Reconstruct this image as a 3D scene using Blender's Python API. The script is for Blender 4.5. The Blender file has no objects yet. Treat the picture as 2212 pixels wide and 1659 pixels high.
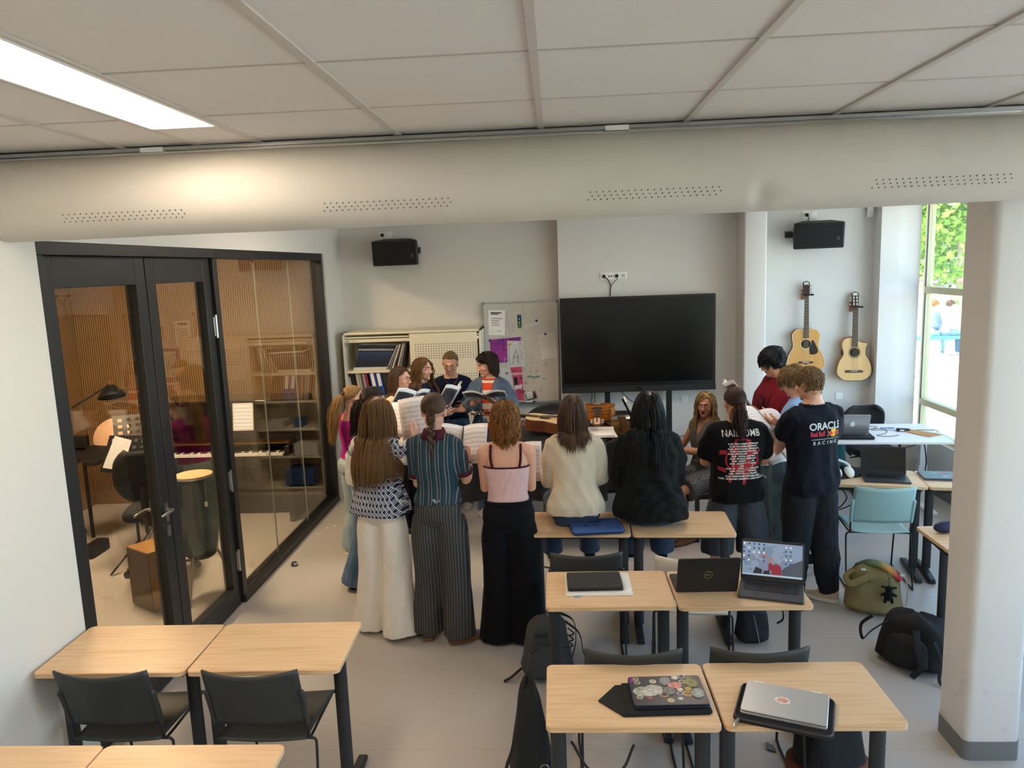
import bpy, bmesh, math, random
import numpy as np
from mathutils import Vector, Matrix
from mathutils.bvhtree import BVHTree
from math import sin, cos, pi, radians, sqrt, atan2
random.seed(7); RNG = np.random.default_rng(11)
scene = bpy.context.scene
COL = scene.collection

# ---------- camera (phone held above head height, looking slightly down) ----------
cam = bpy.data.objects.new('camera', bpy.data.cameras.new('camera')); COL.objects.link(cam)
RC = ((0.998, -0.028, -0.059), (0.054, -0.156, 0.986), (-0.037, -0.987, -0.154))
ax = Vector([r[0] for r in RC]).normalized(); az = -Vector([r[2] for r in RC]).normalized()
ay = az.cross(ax).normalized(); ax = ay.cross(az)
cam.matrix_world = Matrix(((ax.x, ay.x, az.x, 0), (ax.y, ay.y, az.y, 0), (ax.z, ay.z, az.z, 2.52), (0, 0, 0, 1)))
cam.data.sensor_width = 36; cam.data.sensor_fit = 'HORIZONTAL'; cam.data.lens = 1640 / 2212 * 36
cam.data.clip_start = 0.05; cam.data.clip_end = 300
scene.camera = cam
vs = scene.view_settings
vs.view_transform = 'Standard'; vs.look = 'None'; vs.gamma = 1; vs.use_curve_mapping = False
vs.exposure = 1.42
# ---------- sky, sun, window portals ----------
W = bpy.data.worlds.new('world'); scene.world = W; W.use_nodes = True
wn = W.node_tree.nodes; wl = W.node_tree.links
bg = wn['Background']; sky = wn.new('ShaderNodeTexSky'); sky.sky_type = 'NISHITA'; sky.sun_disc = False
sky.sun_elevation = radians(52); sky.sun_rotation = radians(250); sky.air_density = 1.0; sky.dust_density = 2.5
wl.new(sky.outputs[0], bg.inputs[0]); bg.inputs[1].default_value = .75
sun = bpy.data.objects.new('sun', bpy.data.lights.new('sun', 'SUN')); COL.objects.link(sun)
sun.data.energy = 5.0; sun.data.angle = radians(0.6); sun.data.color = (1, .95, .86)
sun.rotation_euler = Vector((0.62, 0.1, -0.9)).to_track_quat('-Z', 'Y').to_euler()
def portal(y0, y1, z0, z1):
    l = bpy.data.lights.new('window_portal', 'AREA'); o = bpy.data.objects.new('window_portal', l); COL.objects.link(o)
    l.shape = 'RECTANGLE'; l.size = y1 - y0; l.size_y = z1 - z0
    o.location = (4.08, (y0 + y1) / 2, (z0 + z1) / 2); o.rotation_euler = (radians(90), 0, radians(90))
    l.cycles.is_portal = True
for a in ((5.55, 8.42), (2.2, 5.2), (-1.1, 1.9)): portal(a[0], a[1], .55, 3.0)
cy = scene.cycles
cy.max_bounces = 8; cy.diffuse_bounces = 5; cy.glossy_bounces = 3; cy.transmission_bounces = 4; cy.transparent_max_bounces = 12
cy.caustics_reflective = False; cy.caustics_refractive = False; cy.sample_clamp_indirect = 6

# ---------- helpers ----------
def lin(h):
    if not isinstance(h, str): return tuple(h)
    c = [int(h[i:i + 2], 16) / 255 for i in (0, 2, 4)]
    return tuple(x / 12.92 if x <= .04045 else ((x + .055) / 1.055) ** 2.4 for x in c)
MATS = {}
def M(name, col='808080', rough=.6, metal=0., bump=0., bscale=200., var=0., vscale=8., stretch=(1, 1, 1), coat=0., sheen=0., emit=None, spec=.5, sss=0.):
    """procedural principled material: noise tints the colour by +-var and bumps the surface"""
    if name in MATS: return MATS[name]
    m = bpy.data.materials.new(name); m.use_nodes = True; MATS[name] = m
    n, l = m.node_tree.nodes, m.node_tree.links; b = n['Principled BSDF']
    c = lin(col); b.inputs['Base Color'].default_value = (*c, 1); b.inputs['Roughness'].default_value = rough
    b.inputs['Metallic'].default_value = metal; b.inputs['Specular IOR Level'].default_value = spec
    b.inputs['Coat Weight'].default_value = coat; b.inputs['Sheen Weight'].default_value = sheen
    if sss: b.inputs['Subsurface Weight'].default_value = sss; b.inputs['Subsurface Radius'].default_value = (.012, .005, .003)
    if emit: b.inputs['Emission Color'].default_value = (*lin(emit[0]), 1); b.inputs['Emission Strength'].default_value = emit[1]
    tc = n.new('ShaderNodeTexCoord'); mp = n.new('ShaderNodeMapping'); l.new(tc.outputs['Object'], mp.inputs[0]); mp.inputs['Scale'].default_value = stretch
    if var:
        t = n.new('ShaderNodeTexNoise'); t.inputs['Scale'].default_value = vscale; t.inputs['Detail'].default_value = 5; l.new(mp.outputs[0], t.inputs[0])
        r = n.new('ShaderNodeValToRGB'); r.color_ramp.elements[0].position = .3; r.color_ramp.elements[1].position = .7
        r.color_ramp.elements[0].color = (*[x * (1 - var) for x in c], 1); r.color_ramp.elements[1].color = (*[min(1, x * (1 + var)) for x in c], 1)
        l.new(t.outputs[0], r.inputs[0]); l.new(r.outputs[0], b.inputs['Base Color'])
    if bump:
        t2 = n.new('ShaderNodeTexNoise'); t2.inputs['Scale'].default_value = bscale; t2.inputs['Detail'].default_value = 3; l.new(mp.outputs[0], t2.inputs[0])
        bp = n.new('ShaderNodeBump'); bp.inputs['Strength'].default_value = bump; bp.inputs['Distance'].default_value = .002
        l.new(t2.outputs[0], bp.inputs['Height']); l.new(bp.outputs[0], b.inputs['Normal'])
    return m
class NB:
    """small node-graph writer for patterned materials"""
    def __init__(s, name, rough=.8, **k):
        s.m = M(name, 'ffffff', rough, **k); s.n = s.m.node_tree.nodes; s.l = s.m.node_tree.links; s.b = s.n['Principled BSDF']
        s.tc = [x for x in s.n if x.type == 'TEX_COORD'][0]
        sp = s.n.new('ShaderNodeSeparateXYZ'); s.l.new(s.tc.outputs['Object'], sp.inputs[0]); s.x, s.y, s.z = sp.outputs
        s.p = s.tc.outputs['Object']
    def f(s, op, a, b=None, c=None):
        q = s.n.new('ShaderNodeMath'); q.operation = op
        for i, v in enumerate((a, b, c)):
            if v is None: continue
            if hasattr(v, 'links'): s.l.new(v, q.inputs[i])
            else: q.inputs[i].default_value = v
        return q.outputs[0]
    def noise(s, scale, detail=3, vec=None, dist=0):
        t = s.n.new('ShaderNodeTexNoise'); t.inputs['Scale'].default_value = scale; t.inputs['Detail'].default_value = detail; t.inputs['Distortion'].default_value = dist
        s.l.new(vec or s.p, t.inputs[0]); return t.outputs[0]
    def vec(s, x, y, z):
        c = s.n.new('ShaderNodeCombineXYZ')
        for i, v in enumerate((x, y, z)):
            if hasattr(v, 'links'): s.l.new(v, c.inputs[i])
            else: c.inputs[i].default_value = v
        return c.outputs[0]
    def ramp(s, fac, stops, const=False):
        r = s.n.new('ShaderNodeValToRGB'); e = r.color_ramp.elements
        if const: r.color_ramp.interpolation = 'CONSTANT'
        while len(e) < len(stops): e.new(.5)
        for k, (p, c) in zip(e, stops): k.position = p; k.color = (*lin(c), 1)
        s.l.new(fac, r.inputs[0]); return r.outputs[0]
    def mix(s, fac, a, b):
        q = s.n.new('ShaderNodeMix'); q.data_type = 'RGBA'
        for sock, v in ((q.inputs[0], fac), (q.inputs[6], a), (q.inputs[7], b)):
            if hasattr(v, 'links'): s.l.new(v, sock)
            elif isinstance(v, (int, float)): sock.default_value = v
            else: sock.default_value = (*lin(v), 1)
        return q.outputs[2]
    def out(s, c): s.l.new(c, s.b.inputs['Base Color']); return s.m
    def bumph(s, h, strength=.3, dist=.003):
        bp = s.n.new('ShaderNodeBump'); bp.inputs['Strength'].default_value = strength; bp.inputs['Distance'].default_value = dist
        s.l.new(h, bp.inputs['Height']); s.l.new(bp.outputs[0], s.b.inputs['Normal'])
def stripes(name, axis, period, stops, **k):
    """hard bands repeating along a local axis"""
    b = NB(name, **k); v = (b.x, b.y, b.z)[axis]
    fr = b.f('FRACT', b.f('ADD', b.f('DIVIDE', v, period), 50.))
    return b.out(b.ramp(fr, stops, True))
def wood(name, a, b_, scale=1., rough=.45, axis=0, **k):
    b = NB(name, rough, **k); s = [22, 22, 22]; s[axis] = 1.6
    w = b.vec(*[b.f('MULTIPLY', v, q * scale) for v, q in zip((b.x, b.y, b.z), s)])
    n1 = b.noise(1.2, 4, w, .6)
    return b.out(b.ramp(n1, ((.32, b_), (.5, a), (.72, b_))))
def glassmat(name, tint, refl=1.0, rough=0.0):
    m = bpy.data.materials.new(name); m.use_nodes = True; n, l = m.node_tree.nodes, m.node_tree.links; n.clear()
    o = n.new('ShaderNodeOutputMaterial'); t = n.new('ShaderNodeBsdfTransparent'); g = n.new('ShaderNodeBsdfGlossy'); mx = n.new('ShaderNodeMixShader')
    ge = n.new('ShaderNodeNewGeometry'); dt = n.new('ShaderNodeVectorMath'); dt.operation = 'DOT_PRODUCT'
    l.new(ge.outputs['Normal'], dt.inputs[0]); l.new(ge.outputs['Incoming'], dt.inputs[1])
    def mth(op, a, b): # Schlick reflectance, the same from both sides of the pane
        q = n.new('ShaderNodeMath'); q.operation = op; q.use_clamp = op == 'MULTIPLY_ADD'
        for i, v in enumerate((a, b) if op != 'MULTIPLY_ADD' else (a, *b)):
            if hasattr(v, 'links'): l.new(v, q.inputs[i])
            else: q.inputs[i].default_value = v
        return q.outputs[0]
    ab = mth('ABSOLUTE', dt.outputs['Value'], 0); pw = mth('POWER', mth('SUBTRACT', 1, ab), 5)
    fac = mth('MULTIPLY_ADD', pw, (.96 * refl, .04 * refl))
    t.inputs[0].default_value = (*lin(tint), 1); g.inputs['Roughness'].default_value = rough
    l.new(fac, mx.inputs[0]); l.new(t.outputs[0], mx.inputs[1]); l.new(g.outputs[0], mx.inputs[2]); l.new(mx.outputs[0], o.inputs[0])
    return m
def rotm(rx=0, ry=0, rz=0): return Matrix.Rotation(rz, 3, 'Z') @ Matrix.Rotation(ry, 3, 'Y') @ Matrix.Rotation(rx, 3, 'X')
class MB:
    """collects shapes into one mesh"""
    def __init__(s): s.v = []; s.f = []; s.mi = []; s.T = None
    def add(s, vs, fs, mi=0):
        o = len(s.v)
        if s.T is not None: vs = [s.T @ Vector(v) for v in vs]
        s.v += [tuple(v) for v in vs]; s.f += [[i + o for i in q] for q in fs]; s.mi += [mi] * len(fs); return s
    def box(s, c, d, r=None, mi=0):
        c = Vector(c); q = []
        for z in (-.5, .5):
            for x, y in ((-.5, -.5), (.5, -.5), (.5, .5), (-.5, .5)):
                p = Vector((x * d[0], y * d[1], z * d[2])); q.append(c + (r @ p if r else p))
        return s.add(q, [[3, 2, 1, 0], [4, 5, 6, 7], [0, 1, 5, 4], [1, 2, 6, 5], [2, 3, 7, 6], [3, 0, 4, 7]], mi)
    def bx(s, x0, x1, y0, y1, z0, z1, mi=0): return s.box(((x0 + x1) / 2, (y0 + y1) / 2, (z0 + z1) / 2), (x1 - x0, y1 - y0, z1 - z0), None, mi)
    def loft(s, rings, cap=True, mi=0, loop=False):
        n = len(rings[0]); vs = [p for r in rings for p in r]; fs = []; m = len(rings)
        for i in range(m if loop else m - 1):
            for j in range(n):
                a, b = i * n + j, i * n + (j + 1) % n; i2 = (i + 1) % m
                fs.append([a, b, i2 * n + (j + 1) % n, i2 * n + j])
        if cap and not loop: fs.append(list(range(n))[::-1]); fs.append([(m - 1) * n + j for j in range(n)])
        return s.add(vs, fs, mi)
    def tube(s, pts, rad, n=8, mi=0, cap=True, flat=1., up=None, loop=False, round_=False):
        pts = [Vector(p) for p in pts]; k = len(pts)
        if not hasattr(rad, '__len__'): rad = [rad] * k
        rad = list(rad)
        if round_:   # hemispherical ends
            for end in (0, 1):
                p, q, r = (pts[0], pts[1], rad[0]) if not end else (pts[-1], pts[-2], rad[-1])
                d = (p - q).normalized(); tu = hasattr(r, '__len__'); rm = min(r) if tu else r
                ext = [(p + d * rm * sin(a), tuple(x * cos(a) for x in r) if tu else r * cos(a)) for a in (pi / 6, pi / 3, pi * .47)]
                for e in ext:
                    if end: pts.append(e[0]); rad.append(e[1])
                    else: pts.insert(0, e[0]); rad.insert(0, e[1])
            k = len(pts)
        rings = []; u = None
        for i, p in enumerate(pts):
            a = pts[(i - 1) % k] if (i or loop) else p; b = pts[(i + 1) % k] if (i < k - 1 or loop) else p
            d = (b - a).normalized()
            if u is None:
                u = Vector(up) if up else (Vector((0, 0, 1)) if abs(d.z) < .9 else Vector((1, 0, 0)))
            u = (u - d * u.dot(d)); u = u.normalized() if u.length > 1e-6 else d.orthogonal().normalized()
            w = d.cross(u); r = rad[i]; rx, ry = (r if hasattr(r, '__len__') else (r, r * flat))
            rings.append([p + w * (rx * cos(2 * pi * j / n)) + u * (ry * sin(2 * pi * j / n)) for j in range(n)])
        return s.loft(rings, cap, mi, loop)
    def lathe(s, prof, n=24, c=(0, 0, 0), mi=0, r=None):
        c = Vector(c); R = r or Matrix.Identity(3)
        return s.loft([[c + R @ Vector((q * cos(2 * pi * j / n), q * sin(2 * pi * j / n), z)) for j in range(n)] for q, z in prof], True, mi)
    def ell(s, c, r, rot=None, n=16, m=10, mi=0):
        c = Vector(c); R = rot or Matrix.Identity(3)
        return s.loft([[c + R @ Vector((r[0] * sin(t) * cos(2 * pi * j / n), r[1] * sin(t) * sin(2 * pi * j / n), -r[2] * cos(t))) for j in range(n)]
                       for t in [max(.04, min(pi - .04, pi * i / m)) for i in range(m + 1)]], True, mi)
    def prism(s, out, z0, z1, T=None, mi=0):
        T = T or Matrix.Identity(4); n = len(out)
        vs = [T @ Vector((x, y, z0)) for x, y in out] + [T @ Vector((x, y, z1)) for x, y in out]
        return s.add(vs, [list(range(n))[::-1], list(range(n, 2 * n))] + [[i, (i + 1) % n, n + (i + 1) % n, n + i] for i in range(n)], mi)
    def grid(s, fn, nu, nv, mi=0):
        vs = [fn(i / nu, j / nv) for j in range(nv + 1) for i in range(nu + 1)]
        return s.add(vs, [[j * (nu + 1) + i, j * (nu + 1) + i + 1, (j + 1) * (nu + 1) + i + 1, (j + 1) * (nu + 1) + i] for j in range(nv) for i in range(nu)], mi)
    def mesh(s, name):
        me = bpy.data.meshes.new(name); me.from_pydata(s.v, [], s.f); me.polygons.foreach_set('material_index', s.mi); me.update(); return me
    def obj(s, name, mats, parent=None, bev=0., smooth=35, solid=0., sub=0, seg=2):
        me = s.mesh(name)
        bm = bmesh.new(); bm.from_mesh(me); bmesh.ops.recalc_face_normals(bm, faces=bm.faces); bm.to_mesh(me); bm.free()
        return link(name, me, mats, parent, bev, smooth, solid, sub, seg)
def link(name, me, mats, parent=None, bev=0., smooth=35, solid=0., sub=0, seg=2):
    o = bpy.data.objects.new(name, me); COL.objects.link(o); o.parent = parent
    for m in (mats if isinstance(mats, (list, tuple)) else [mats]): me.materials.append(m)
    if smooth:
        me.polygons.foreach_set('use_smooth', [True] * len(me.polygons))
        if smooth < 180: me.set_sharp_from_angle(angle=radians(smooth))
    if solid: q = o.modifiers.new('s', 'SOLIDIFY'); q.thickness = solid; q.offset = 0
    if bev: q = o.modifiers.new('b', 'BEVEL'); q.width = bev; q.segments = seg; q.limit_method = 'ANGLE'; q.angle_limit = radians(40)
    if sub: q = o.modifiers.new('u', 'SUBSURF'); q.levels = q.render_levels = sub
    return o
def tag(o, label, cat, group=None):
    o['label'] = label; o['category'] = cat
    if group: o['group'] = group
    return o
def thing(name, label, cat, loc=(0, 0, 0), rz=0., group=None, rot=None):
    o = bpy.data.objects.new(name, None); COL.objects.link(o); o.location = loc; o.rotation_euler = rot or (0, 0, rz); o.empty_display_size = .1
    return tag(o, label, cat, group)
def struct(o): o['kind'] = 'structure'; return o
def dup(root, loc=None, rz=None, label=None, group=None, mats=None):
    """copy a thing with its parts and sub-parts"""
    def cp(o, par):
        c = o.copy(); COL.objects.link(c); c.parent = par
        if mats and c.data and o.data.materials:
            for old, new in mats.items():
                for i, m in enumerate(o.data.materials):
                    if m == old:
                        c.data = c.data.copy(); c.data.materials[i] = new
        for ch in o.children: cp(ch, c)
        return c
    r = cp(root, None)
    if loc is not None: r.location = loc
    if rz is not None: r.rotation_euler = (0, 0, rz)
    if label: r['label'] = label
    if group: r['group'] = group
    return r
def rrect(w, d, r, n=5, x0=0, y0=0):
    """rounded rectangle outline centred on x0, y0"""
    o = []
    for cx, cy_, a in ((w / 2 - r, d / 2 - r, 0), (-w / 2 + r, d / 2 - r, 90), (-w / 2 + r, -d / 2 + r, 180), (w / 2 - r, -d / 2 + r, 270)):
        for i in range(n + 1): t = radians(a + 90 * i / n); o.append((x0 + cx + r * cos(t), y0 + cy_ + r * sin(t)))
    return o
def spline(pts, k=6):
    """Catmull-Rom through points"""
    p = [Vector(q) for q in pts]; p = [2 * p[0] - p[1]] + p + [2 * p[-1] - p[-2]]; o = []
    for i in range(1, len(p) - 2):
        for j in range(k):
            t = j / k; a, b, c, d = p[i - 1:i + 3]
            o.append(.5 * ((2 * b) + (c - a) * t + (2 * a - 5 * b + 4 * c - d) * t * t + (3 * b - a - 3 * c + d) * t ** 3))
    return o + [p[-2]]
def textmesh(body, size, bold=.0, align='CENTER', shear=0., sx=1., space=1.):
    cu = bpy.data.curves.new('text', 'FONT'); cu.body = body; cu.size = size; cu.align_x = align; cu.align_y = 'CENTER'; cu.offset = bold; cu.shear = shear; cu.resolution_u = 3; cu.space_character = space
    o = bpy.data.objects.new('text', cu); COL.objects.link(o)
    me = bpy.data.meshes.new_from_object(o.evaluated_get(bpy.context.evaluated_depsgraph_get())); bpy.data.objects.remove(o)
    vs = [Vector((v.co.x * sx, v.co.y, 0)) for v in me.vertices]; fs = [list(p.vertices) for p in me.polygons]
    bpy.data.meshes.remove(me); return vs, fs
# ================= the room =================
# shared finishes
m_wall = M('wall_paint', 'd8d6d1', .75, bump=.08, bscale=350)
m_ceil = NB('ceiling_tile', .95); m_ceil = m_ceil.out(m_ceil.ramp(m_ceil.noise(420, 2), ((.3, 'cdc7c0'), (.7, 'd8d2cb'))))
m_alu = M('brushed_aluminium', 'b9bcbb', .3, 1.0, bump=.05, bscale=400, stretch=(.1, 1, 1))
m_tbar = M('ceiling_grid_paint', 'bdb5ac', .6)
m_black = M('black_metal', '17181a', .45, bump=.04)
m_blackp = M('black_plastic', '141414', .4, bump=.05)
m_chrome = M('chrome', 'd2d2d0', .16, 1.0)
m_white = M('white_plastic', 'eeeeec', .35)
m_cream = M('cream_steel', 'e4ddc6', .5)
m_paper = M('paper', 'f1f0ee', .8)
m_skirt = M('grey_baseboard', '77797b', .6)
m_cable = M('black_cable', '0e0e0f', .5)
m_lamp = M('ceiling_lamp_glow', 'ffffff', .5, emit=('ffe8d0', 10.5))
fl = NB('poured_floor', .32, spec=.4)
big = fl.noise(1.3, 5); fine = fl.noise(60, 3)
fc = fl.mix(fl.f('MULTIPLY', fine, .25), fl.ramp(big, ((.3, 'b3aea8'), (.7, 'bfbab3'))), 'a8a39d')
jx = fl.f('LESS_THAN', fl.f('ABSOLUTE', fl.f('SUBTRACT', fl.f('FRACT', fl.f('DIVIDE', fl.f('ADD', fl.y, .62), 1.22)), .5)), .0016)
fc = fl.mix(fl.f('MULTIPLY', jx, .25), fc, '55534f')
m_floor = fl.out(fc); fl.l.new(fl.ramp(fl.noise(3, 4), ((.3, (.28,) * 3), (.7, (.4,) * 3))), fl.b.inputs['Roughness'])
struct(MB().bx(-5.3, 4.05, -2.6, 8.95, -.12, 0).obj('floor', m_floor))
# ceiling: tiles in a visible grid; slab above keeps the sun out
c = MB()
xs = [-5.27 + .6065 * i for i in range(17)]
xs = [-.038 + .6065 * k for k in range(-9, 8)]; ys = [2.157 + .612 * k for k in range(-8, 12)]
for i in range(len(xs) - 1):
    for j in range(len(ys) - 1):
        if abs(xs[i] + 1.857) < .05: continue
        c.bx(xs[i] + .003, xs[i + 1] - .003, ys[j] + .002, ys[j + 1] - .002, 3.09, 3.12)
for j in range(len(ys) - 1): c.bx(-1.857 + .003, -1.525 - .003, ys[j] + .002, ys[j + 1] - .002, 3.09, 3.12)
for a, b in ((-2.6, -.91), (.31, 1.74), (2.94, 5.39), (6.61, 8.9)): c.bx(-1.522, -1.252, a, b, 3.086, 3.12)   # rest of the narrow lamp bay
c = struct(c.obj('ceiling', m_ceil, bev=.002))
slab = struct(MB().bx(-5.5, 4.4, -2.8, 9.1, 3.125, 3.35).obj('ceiling_slab', m_ceil))
t = MB()
for x in xs: t.bx(x - .012, x + .012, -2.6, 8.9, 3.083, 3.0935)
t.bx(-1.535, -1.511, -2.6, 8.9, 3.083, 3.0935)
for y in ys: t.bx(-5.3, 4.0, y - .004, y + .004, 3.0865, 3.0935)
struct(t.obj('trim_1', m_tbar)); 
def ceiling_lamp(x, y0, y1, w, label):
    r = thing('ceiling_light', label, 'light', (x, y0, 3.09), group='ceiling light panels')
    L = y1 - y0
    MB().bx(-w / 2, w / 2, 0, L, -.004, .02).obj('diffuser', m_lamp, r)
    f = MB()
    for s in (-1, 1): f.bx(s * w / 2 - .006, s * w / 2 + .006, -.006, L + .006, -.008, .02)
    for yy in (0, L): f.bx(-w / 2, w / 2, yy - .006, yy + .006, -.008, .02)
    f.obj('frame', m_white, r)
ceiling_lamp(-1.387, 1.75, 2.93, .25, 'long narrow lit ceiling panel over the left desks, in front of the fabric duct')
ceiling_lamp(-1.387, -.9, .3, .25, 'lit ceiling panel behind the photographer on the left side')
ceiling_lamp(1.645, -.9, .3, .25, 'lit ceiling panel behind the photographer on the right side')
ceiling_lamp(-1.387, 5.4, 6.6, .25, 'lit ceiling panel beyond the duct near the glass wall')
ceiling_lamp(1.1, 5.4, 6.6, .25, 'lit ceiling panel beyond the duct in front of the screen')
# walls
def wallbox(name, *a): return struct(MB().bx(*a).obj(name, m_wall))
wallbox('wall_left_near', -2.6, -2.45, -2.6, 3.53, 0, 3.09)
wallbox('wall_left_far', -2.6, -2.45, 8.1, 8.95, 0, 3.09)
wallbox('wall_left_header', -2.6, -2.45, 3.53, 8.1, 2.72, 3.09)
wallbox('wall_back', -2.45, .05, 8.72, 8.95, 0, 3.09)
wallbox('wall_screen', .05, 2.1, 8.55, 8.95, 0, 3.09)
wallbox('wall_guitar', 2.1, 3.9, 8.62, 8.95, 0, 3.09)
wallbox('wall_rear', -2.6, 4.1, -2.75, -2.6, 0, 3.09)
struct(MB().prism(rrect(.235, .4, .02, 4, 2.117, 8.4), 0, 3.09).obj('wall_pilaster', m_wall))
wallbox('wall_pilaster_corner', 3.49, 3.69, 8.43, 8.62, 0, 3.09)
wallbox('wall_return', 3.7, 3.92, 8.46, 8.62, 0, 3.09)
# freestanding pillar close to the camera, rounded corners, scuffed
pl = NB('pillar_paint', .7)
sc = pl.f('MULTIPLY', pl.ramp(pl.noise(7, 6, None, .5), ((.56, (0, 0, 0)), (.75, (1, 1, 1)))), pl.ramp(pl.z, ((.35, (1, 1, 1)), (.75, (.0, .0, .0)))))
m_pillar = pl.out(pl.mix(pl.f('MULTIPLY', sc, .35), 'dedcd8', '8f887b'))
struct(MB().prism(rrect(.27, .27, .035, 5, 2.105, 3.70), 0, 3.09).obj('wall_pillar', m_pillar))
struct(MB().prism(rrect(.278, .278, .037, 5, 2.105, 3.70), 0, .1).obj('baseboard_pillar', m_skirt))
# right wall: piers and windows in cream metal frames
wins = ((5.5, 8.46), (2.2, 5.2), (-1.1, 1.9))
for i, (a, b) in enumerate(((5.2, 5.5), (1.9, 2.2), (-2.6, -1.1))): wallbox('wall_right_pier' + '.%03d' % i if i else 'wall_right_pier', 3.9, 4.1, a, b, 0, 3.09)
m_frame = M('window_frame_paint', 'c9c29c', .45)
m_pane = glassmat('window_glass', 'f6fbf8', .9)
for i, (a, b) in enumerate(wins):
    wallbox('wall_right_sill' + ('.%03d' % i if i else ''), 3.9, 4.1, a, b, 0, .55)
    w = struct(bpy.data.objects.new('window_%d' % (i + 1), None)); COL.objects.link(w)
    w.location = (4.0, a, .55); L = b - a; H = 2.54
    f = MB(); n = 2
    for k in range(n + 1):
        yy = L * k / n; f.bx(-.04, .04, max(0, yy - .05), min(L, yy + .05), 0, H)
    for z in (.03, .34, 1.55, H - .03): f.bx(-.038, .038, 0, L, z - .035, z + .035)
    f.obj('window_frame', m_frame, w, bev=.004)
    gk = MB()
    for k in range(n):
        for z0, z1 in ((.065, .305), (.375, 1.515), (1.585, H - .065)):
            for q in (L * k / n + .055, L * (k + 1) / n - .055): gk.bx(-.0435, -.034, q - .006, q + .006, z0, z1)
    gk.obj('gasket', m_black, w)
    for k in range(n): MB().bx(-.006, .006, L * k / n + .05, L * (k + 1) / n - .05, .06, H - .06).obj('pane', m_pane, w)
# baseboards
for nm, a in (('baseboard_back', (-2.45, .05, 8.705, 8.72)), ('baseboard_screen', (.05, 2.0, 8.535, 8.55)), ('baseboard_guitar', (2.24, 3.49, 8.605, 8.62)), ('baseboard_left', (-2.45, -2.437, -2.6, 3.53)), ('baseboard_right', (3.887, 3.9, -2.6, 8.43))):
    struct(MB().bx(*a, 0, .1).obj(nm, m_skirt))
# ---------- glass partition to the practice room ----------
m_fr = M('anthracite_frame', '1d1e20', .45, bump=.03)
m_gl = glassmat('partition_glass', 'e2dccf', 1.5)
PX = -2.525
def part(name, mats, par, mb, **k): return mb.obj(name, mats, par, **k)
w = struct(bpy.data.objects.new('window_4', None)); COL.objects.link(w); w.location = (PX, 5.47, 0)
L = 2.6
f = MB()
f.bx(-.06, .06, 0, L + .02, 0, .07).bx(-.06, .06, 0, L + .02, 2.65, 2.72).bx(-.06, .06, L - .05, L + .02, .07, 2.65).bx(-.06, .06, -.03, .04, .07, 2.65)
f.obj('window_frame', m_fr, w, bev=.003)
for k in range(3): MB().bx(-.006, .006, .04 + .837 * k, .04 + .837 * (k + 1) - .004, .07, 2.65).obj('pane', m_gl, w)
jt = MB()
for k in (1, 2): jt.bx(-.005, .005, .036 + .837 * k - .0025, .036 + .837 * k + .0025, .07, 2.65)
jt.obj('glass_joint', M('glass_joint', '8d938c', .3), w)
hd = struct(MB().bx(PX - .075, PX + .075, 3.53, 5.44, 2.655, 2.72).bx(PX - .075, PX + .075, 3.53, 3.575, 0, 2.655).obj('trim_2', m_fr, bev=.003))
m_steel = M('satin_steel', 'b6b4ae', .3, 1.0)
def leaf(name, y0, y1, hinge_y, handle):
    d = struct(bpy.data.objects.new(name, None)); COL.objects.link(d); d.location = (PX, y0, .01); L = y1 - y0; st = .11
    f = MB().bx(-.035, .035, 0, st, 0, 2.643).bx(-.035, .035, L - st, L, 0, 2.643).bx(-.035, .035, st, L - st, 2.48, 2.643).bx(-.035, .035, st, L - st, 0, .16)
    f.obj('door_frame', m_fr, d, bev=.003)
    MB().bx(-.006, .006, st - .01, L - st + .01, .15, 2.49).obj('pane', m_gl, d)
    for z in (.35, .98, 2.15):
        h = MB().lathe([(.012, -.085), (.012, .085)], 12, (.045, hinge_y - y0, z)).bx(.035, .043, hinge_y - y0 - .03, hinge_y - y0 + .03, z - .07, z + .07)
        h.obj('hinge', m_steel, d, bev=.001)
    if handle is not None:
        yy = handle - y0
        p = MB().prism(rrect(.034, .13, .016, 5), 0, .009, Matrix.Translation((.036, yy, 1.05)) @ Matrix(((0, 0, 1, 0), (1, 0, 0, 0), (0, 1, 0, 0), (0, 0, 0, 1))))
        p.prism(rrect(.034, .075, .016, 5), 0, .009, Matrix.Translation((.036, yy, .93)) @ Matrix(((0, 0, 1, 0), (1, 0, 0, 0), (0, 1, 0, 0), (0, 0, 0, 1))))
        p.obj('escutcheon', m_steel, d)
        for sx in (1, -1):
            MB().tube(spline([(sx * .04, yy, 1.07), (sx * .075, yy, 1.07), (sx * .088, yy - .02, 1.07), (sx * .088, yy - .135, 1.07)], 4), .0095, 10, round_=True).obj('lever_handle', m_steel, d)
leaf('door_1', 3.58, 4.55, 3.575, 4.49); leaf('door_2', 4.56, 5.435, 5.44, None)
# practice room behind the glass
sl = NB('slat_wall', .55)
fr_ = sl.f('FRACT', sl.f('MULTIPLY', sl.f('ADD', sl.x, sl.y), 40.))
m_slat = sl.out(sl.mix(sl.f('LESS_THAN', fr_, .35), sl.ramp(sl.noise(2, 4), ((.3, '9a7a50'), (.7, 'ab8a5e'))), '4d3620'))
struct(MB().bx(-5.3, -2.6, 8.1, 8.2, 0, 3.09).obj('wall_practice_far', m_slat))
struct(MB().bx(-5.4, -5.3, 3.2, 8.2, 0, 3.09).obj('wall_practice_side', m_slat))
struct(MB().bx(-5.3, -2.6, 3.2, 3.3, 0, 3.09).obj('wall_practice_near', m_wall))
r = thing('ceiling_light', 'small lit ceiling panel inside the practice room behind the glass', 'light', (-3.6, 5.9, 3.09), group='ceiling light panels')
MB().bx(-.15, .15, -.5, .5, -.004, .02).obj('diffuser', M('practice_lamp_glow', 'ffffff', .5, emit=('ffebd2', 95.0)), r)
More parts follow.
